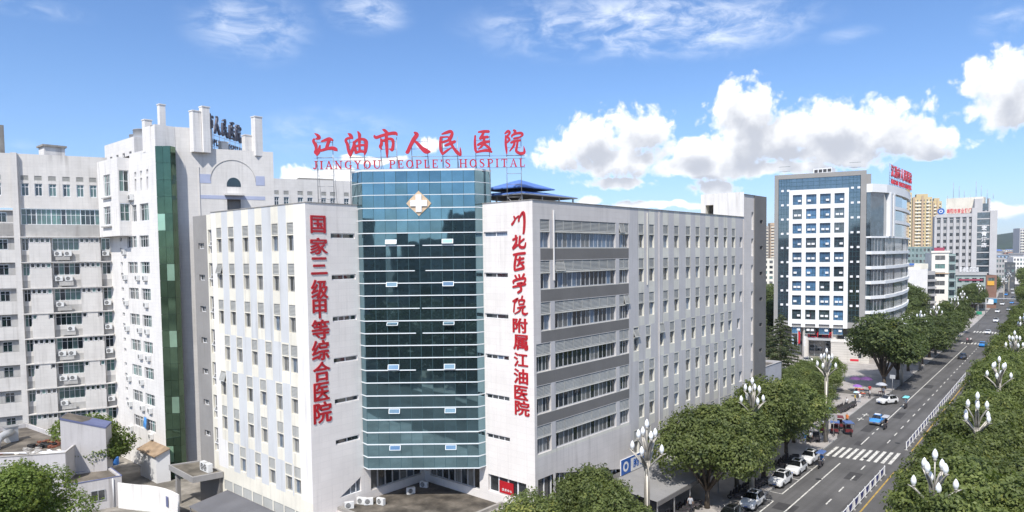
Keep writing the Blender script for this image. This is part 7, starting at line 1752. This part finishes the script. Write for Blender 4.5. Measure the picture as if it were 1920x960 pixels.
# tricycle carts
def tricycle(x, y, th, roof, label):
    t = thing('tricycle_cart', label, 'tricycle', (x, y, .005), th, 'tricycle carts waiting past the crossing')
    b = MB(); b.hexa([(-1.2, -.5, .45), (.1, -.5, .45), (.1, .5, .45), (-1.2, .5, .45), (-1.3, -.52, .85), (.1, -.52, .8), (.1, .52, .8), (-1.3, .52, .85)], 'cart_red'); b.box(-1.25, -1.1, -.5, .5, .85, 1.3, 'cart_red'); b.tube([(.1, 0, .55), (.7, 0, .5), (.95, 0, .95), (1.05, 0, .35)], .045, 'black_rubber', 5); obj('body', b.mesh('body'), t, loc=(0, 0, 0))
    b = MB(); b.box(-1.35, .35, -.6, .6, 1.78, 1.86, roof); b.box(-1.35, .35, -.62, -.58, 1.62, 1.78, roof); b.box(-1.35, .35, .58, .62, 1.62, 1.78, roof); obj('roof', b.mesh('roof'), t, loc=(0, 0, 0))
    b = MB()
    for a, c in ((-1.2, -.5), (-1.2, .5), (.2, -.5), (.2, .5)): b.tube([(a, c, .8), (a, c, 1.78)], .02, 'steel', 4)
    obj('frame', b.mesh('frame'), t, loc=(0, 0, 0)); b = MB(); b.box(-.9, -.2, -.45, .45, .8, .95, 'black_rubber'); obj('seat', b.mesh('seat'), t, loc=(0, 0, 0))
    w = MB(); w.lathe([(.2, -.03), (.3, -.035), (.33, 0), (.3, .035), (.2, .03)], 'black_rubber', 12); w.v = [(p, r_, q) for p, q, r_ in w.v]; wm = w.mesh('wheel')
    for px_, py_ in ((-.75, -.56), (-.75, .56), (1.05, 0)): obj('wheel', wm, t, loc=(px_, py_, .33))
tricycle(-28.3, 106.6, R(-60), 'navy_cloth', 'red tricycle cart with blue roof standing out furthest into the road')
tricycle(-30.0, 105.6, R(-75), 'navy_cloth', 'red tricycle cart with blue roof second from the road')
tricycle(-31.3, 104.8, R(-80), 'cloth_grey', 'red tricycle cart with grey roof nearest the pavement')
tricycle(-30.4, 109.2, R(-70), 'cart_red', 'red roofed tricycle cart behind the other carts')
# people and stalls on the pavement
PEO = [(-33.4,129.2,.3,'st','hold','cloth_yellow','cloth_dark','person in yellow top under a pale blue umbrella on the pavement'),(-32.9,130.3,2.6,'st','walk','cloth_white','cloth_grey','person in white top beside the yellow clad person'),(-33.6,124.8,1.2,'st','walk','cloth_white','cloth_dark','person in white top behind the row of parked scooters'),(-34.0,133.6,4.2,'st','walk','cloth_pink','cloth_dark','person in pink top at the purple umbrella stall'),(-34.6,134.6,1.0,'st','walk','cloth_dark','cloth_grey','person in dark clothes at the purple umbrella stall'),(-32.4,134.9,3.5,'st','walk','cloth_white','cloth_dark','person in white top between the two stall umbrellas'),(-31.5,97.2,1.8,'st','walk','cloth_blue','cloth_grey','person in blue top walking on the pavement by the crossing'),(-31.1,98.3,1.6,'st','walk','cloth_white','cloth_dark','person in white top walking behind the blue clad person'),(-30.2,112.6,4.4,'st','walk','cloth_orange','cloth_dark','person in orange top behind the tricycle carts'),(-32.3,106.9,.4,'st','walk','cloth_dark','cloth_dark','person in dark clothes beside the grey roofed tricycle cart'),(-32.2,64.2,2.2,'st','walk','cloth_grey','cloth_dark','person in grey top on the pavement near the dark parked car'),(-33.4,138.9,2.0,'st','walk','cloth_red','cloth_dark','person in red top under the dark trees by the stalls'),(-31.0,138.4,5.,'st','walk','cloth_white','cloth_dark','person in white top beneath the pale stall umbrella')]
for a in PEO: person(a[0], a[1], a[2], *a[3:])
umbrella(-33.2, 129.3, 2.05, .55, 'pale_cyan', 'pale blue hand umbrella held by the person in yellow', pole=False)
umbrella(-34.3, 134.2, 2.25, .85, 'purple_cloth', 'purple stall umbrella on the pavement')
umbrella(-31.2, 137.9, 2.35, 1.0, 'cloth_grey', 'pale grey stall umbrella by the white car')
umbrella(-34.4, 140.5, 2.6, 1.15, 'purple_dark', 'dark purple stall umbrella in the shade of the trees')
umbrella(-36.2, 140.2, 2.5, 1.1, 'purple_dark', 'second dark stall umbrella half in the tree shade')
for i, (x, y, w, lb) in enumerate(((-35.3, 139.3, 1.5, 'market stall table under the dark purple umbrella'), (-33.9, 135.3, 1.2, 'market stall table under the purple umbrella'), (-31.4, 138.9, 1.0, 'market stall table under the pale grey umbrella'))):
    t = thing('stall_table', lb, 'table', (x, y, .13), .7*i); b = MB(); b.box(-w/2, w/2, -.4, .4, .7, .76, 'cloth_red'); obj('top', b.mesh('top'), t, loc=(0, 0, 0)); b = MB()
    for a in (-w/2+.06, w/2-.06):
        for c in (-.34, .34): b.box(a-.03, a+.03, c-.03, c+.03, 0, .7, 'steel')
    obj('legs', b.mesh('legs'), t, loc=(0, 0, 0)); b = MB()
    for q in range(7): b.box(-w/2+.1+q*w/8, -w/2+.2+q*w/8, -.25+.1*(q % 3), -.1+.1*(q % 3), .76, .84+.05*(q % 2), ('orange_board', 'cloth_yellow', 'cloth_white')[q % 3])
    obj('goods', b.mesh('goods'), t, loc=(0, 0, 0))
# signs on posts
def post_sign(x, y, h, m, label, w=.6, hh=.6, rz=R(-60), rnd_=False):
    t = thing('road_sign', label, 'road sign', (x, y, 0), rz); b = MB(); b.tube([(0, 0, 0), (0, 0, h)], .05, 'steel', 6); obj('post', b.mesh('post'), t, loc=(0, 0, 0))
    b = MB(); n = 16
    if rnd_: b.add([(w*math.cos(2*math.pi*i/n), -.06, h-.4+w*math.sin(2*math.pi*i/n)) for i in range(n)]+[(w*math.cos(2*math.pi*i/n), -.03, h-.4+w*math.sin(2*math.pi*i/n)) for i in range(n)], [tuple(range(n))]+[(i, n+i, n+(i+1) % n, (i+1) % n) for i in range(n)], m)
    else: b.box(-w/2, w/2, -.08, -.03, h-hh, h, m)
    obj('board', b.mesh('board'), t, loc=(0, 0, 0))
post_sign(-29.6, 103.6, 3.4, 'board_grey', 'grey backed sign on a post by the tricycle carts', 1.2, .9, R(-20))
post_sign(-30.6, 104.6, 4.1, 'blue_board', 'round blue sign above the tricycle carts', .55, rnd_=True, rz=R(-10))
post_sign(-30.4, 142.5, 3.6, 'board_grey', 'grey sign on a post beyond the white car', .9, .7, R(10))
post_sign(-34.0, 283, 5.5, 'green_board', 'green street sign beyond the far crossing', 1.6, 1.1, R(10))
GT = thing('sign_gantry', 'pale horizontal sign gantry arm over the far road', 'gantry', (-38, 335, 0)); b = MB(); b.tube([(0, 0, 0), (0, 0, 7.2)], .16, 'frame_alu', 6); obj('pole', b.mesh('pole'), GT, loc=(0, 0, 0)); b = MB(); b.box(0, 11, -.15, .15, 6.9, 7.2, 'frame_alu'); obj('arm', b.mesh('arm'), GT, loc=(0, 0, 0))
HZ = MB(); HZ.box(-9500, 9500, -9500, 9500, -1.2, 330, 'ground'); hzm = bpy.data.materials.new('haze'); hzm.use_nodes = True
_g = NT(hzm.node_tree); _g.n.remove(_g.n['Principled BSDF']); _pv = _g.new('ShaderNodeVolumePrincipled'); _pv.inputs['Color'].default_value = (.80, .88, 1, 1); _pv.inputs['Density'].default_value = 7e-5; _pv.inputs['Anisotropy'].default_value = .2
_g.l.new(_pv.outputs[0], _g.n['Material Output'].inputs['Volume'])
_hm = HZ.mesh('haze'); _hm.materials.clear(); _hm.materials.append(hzm); _ho = obj('haze', _hm); _ho['kind'] = 'stuff'
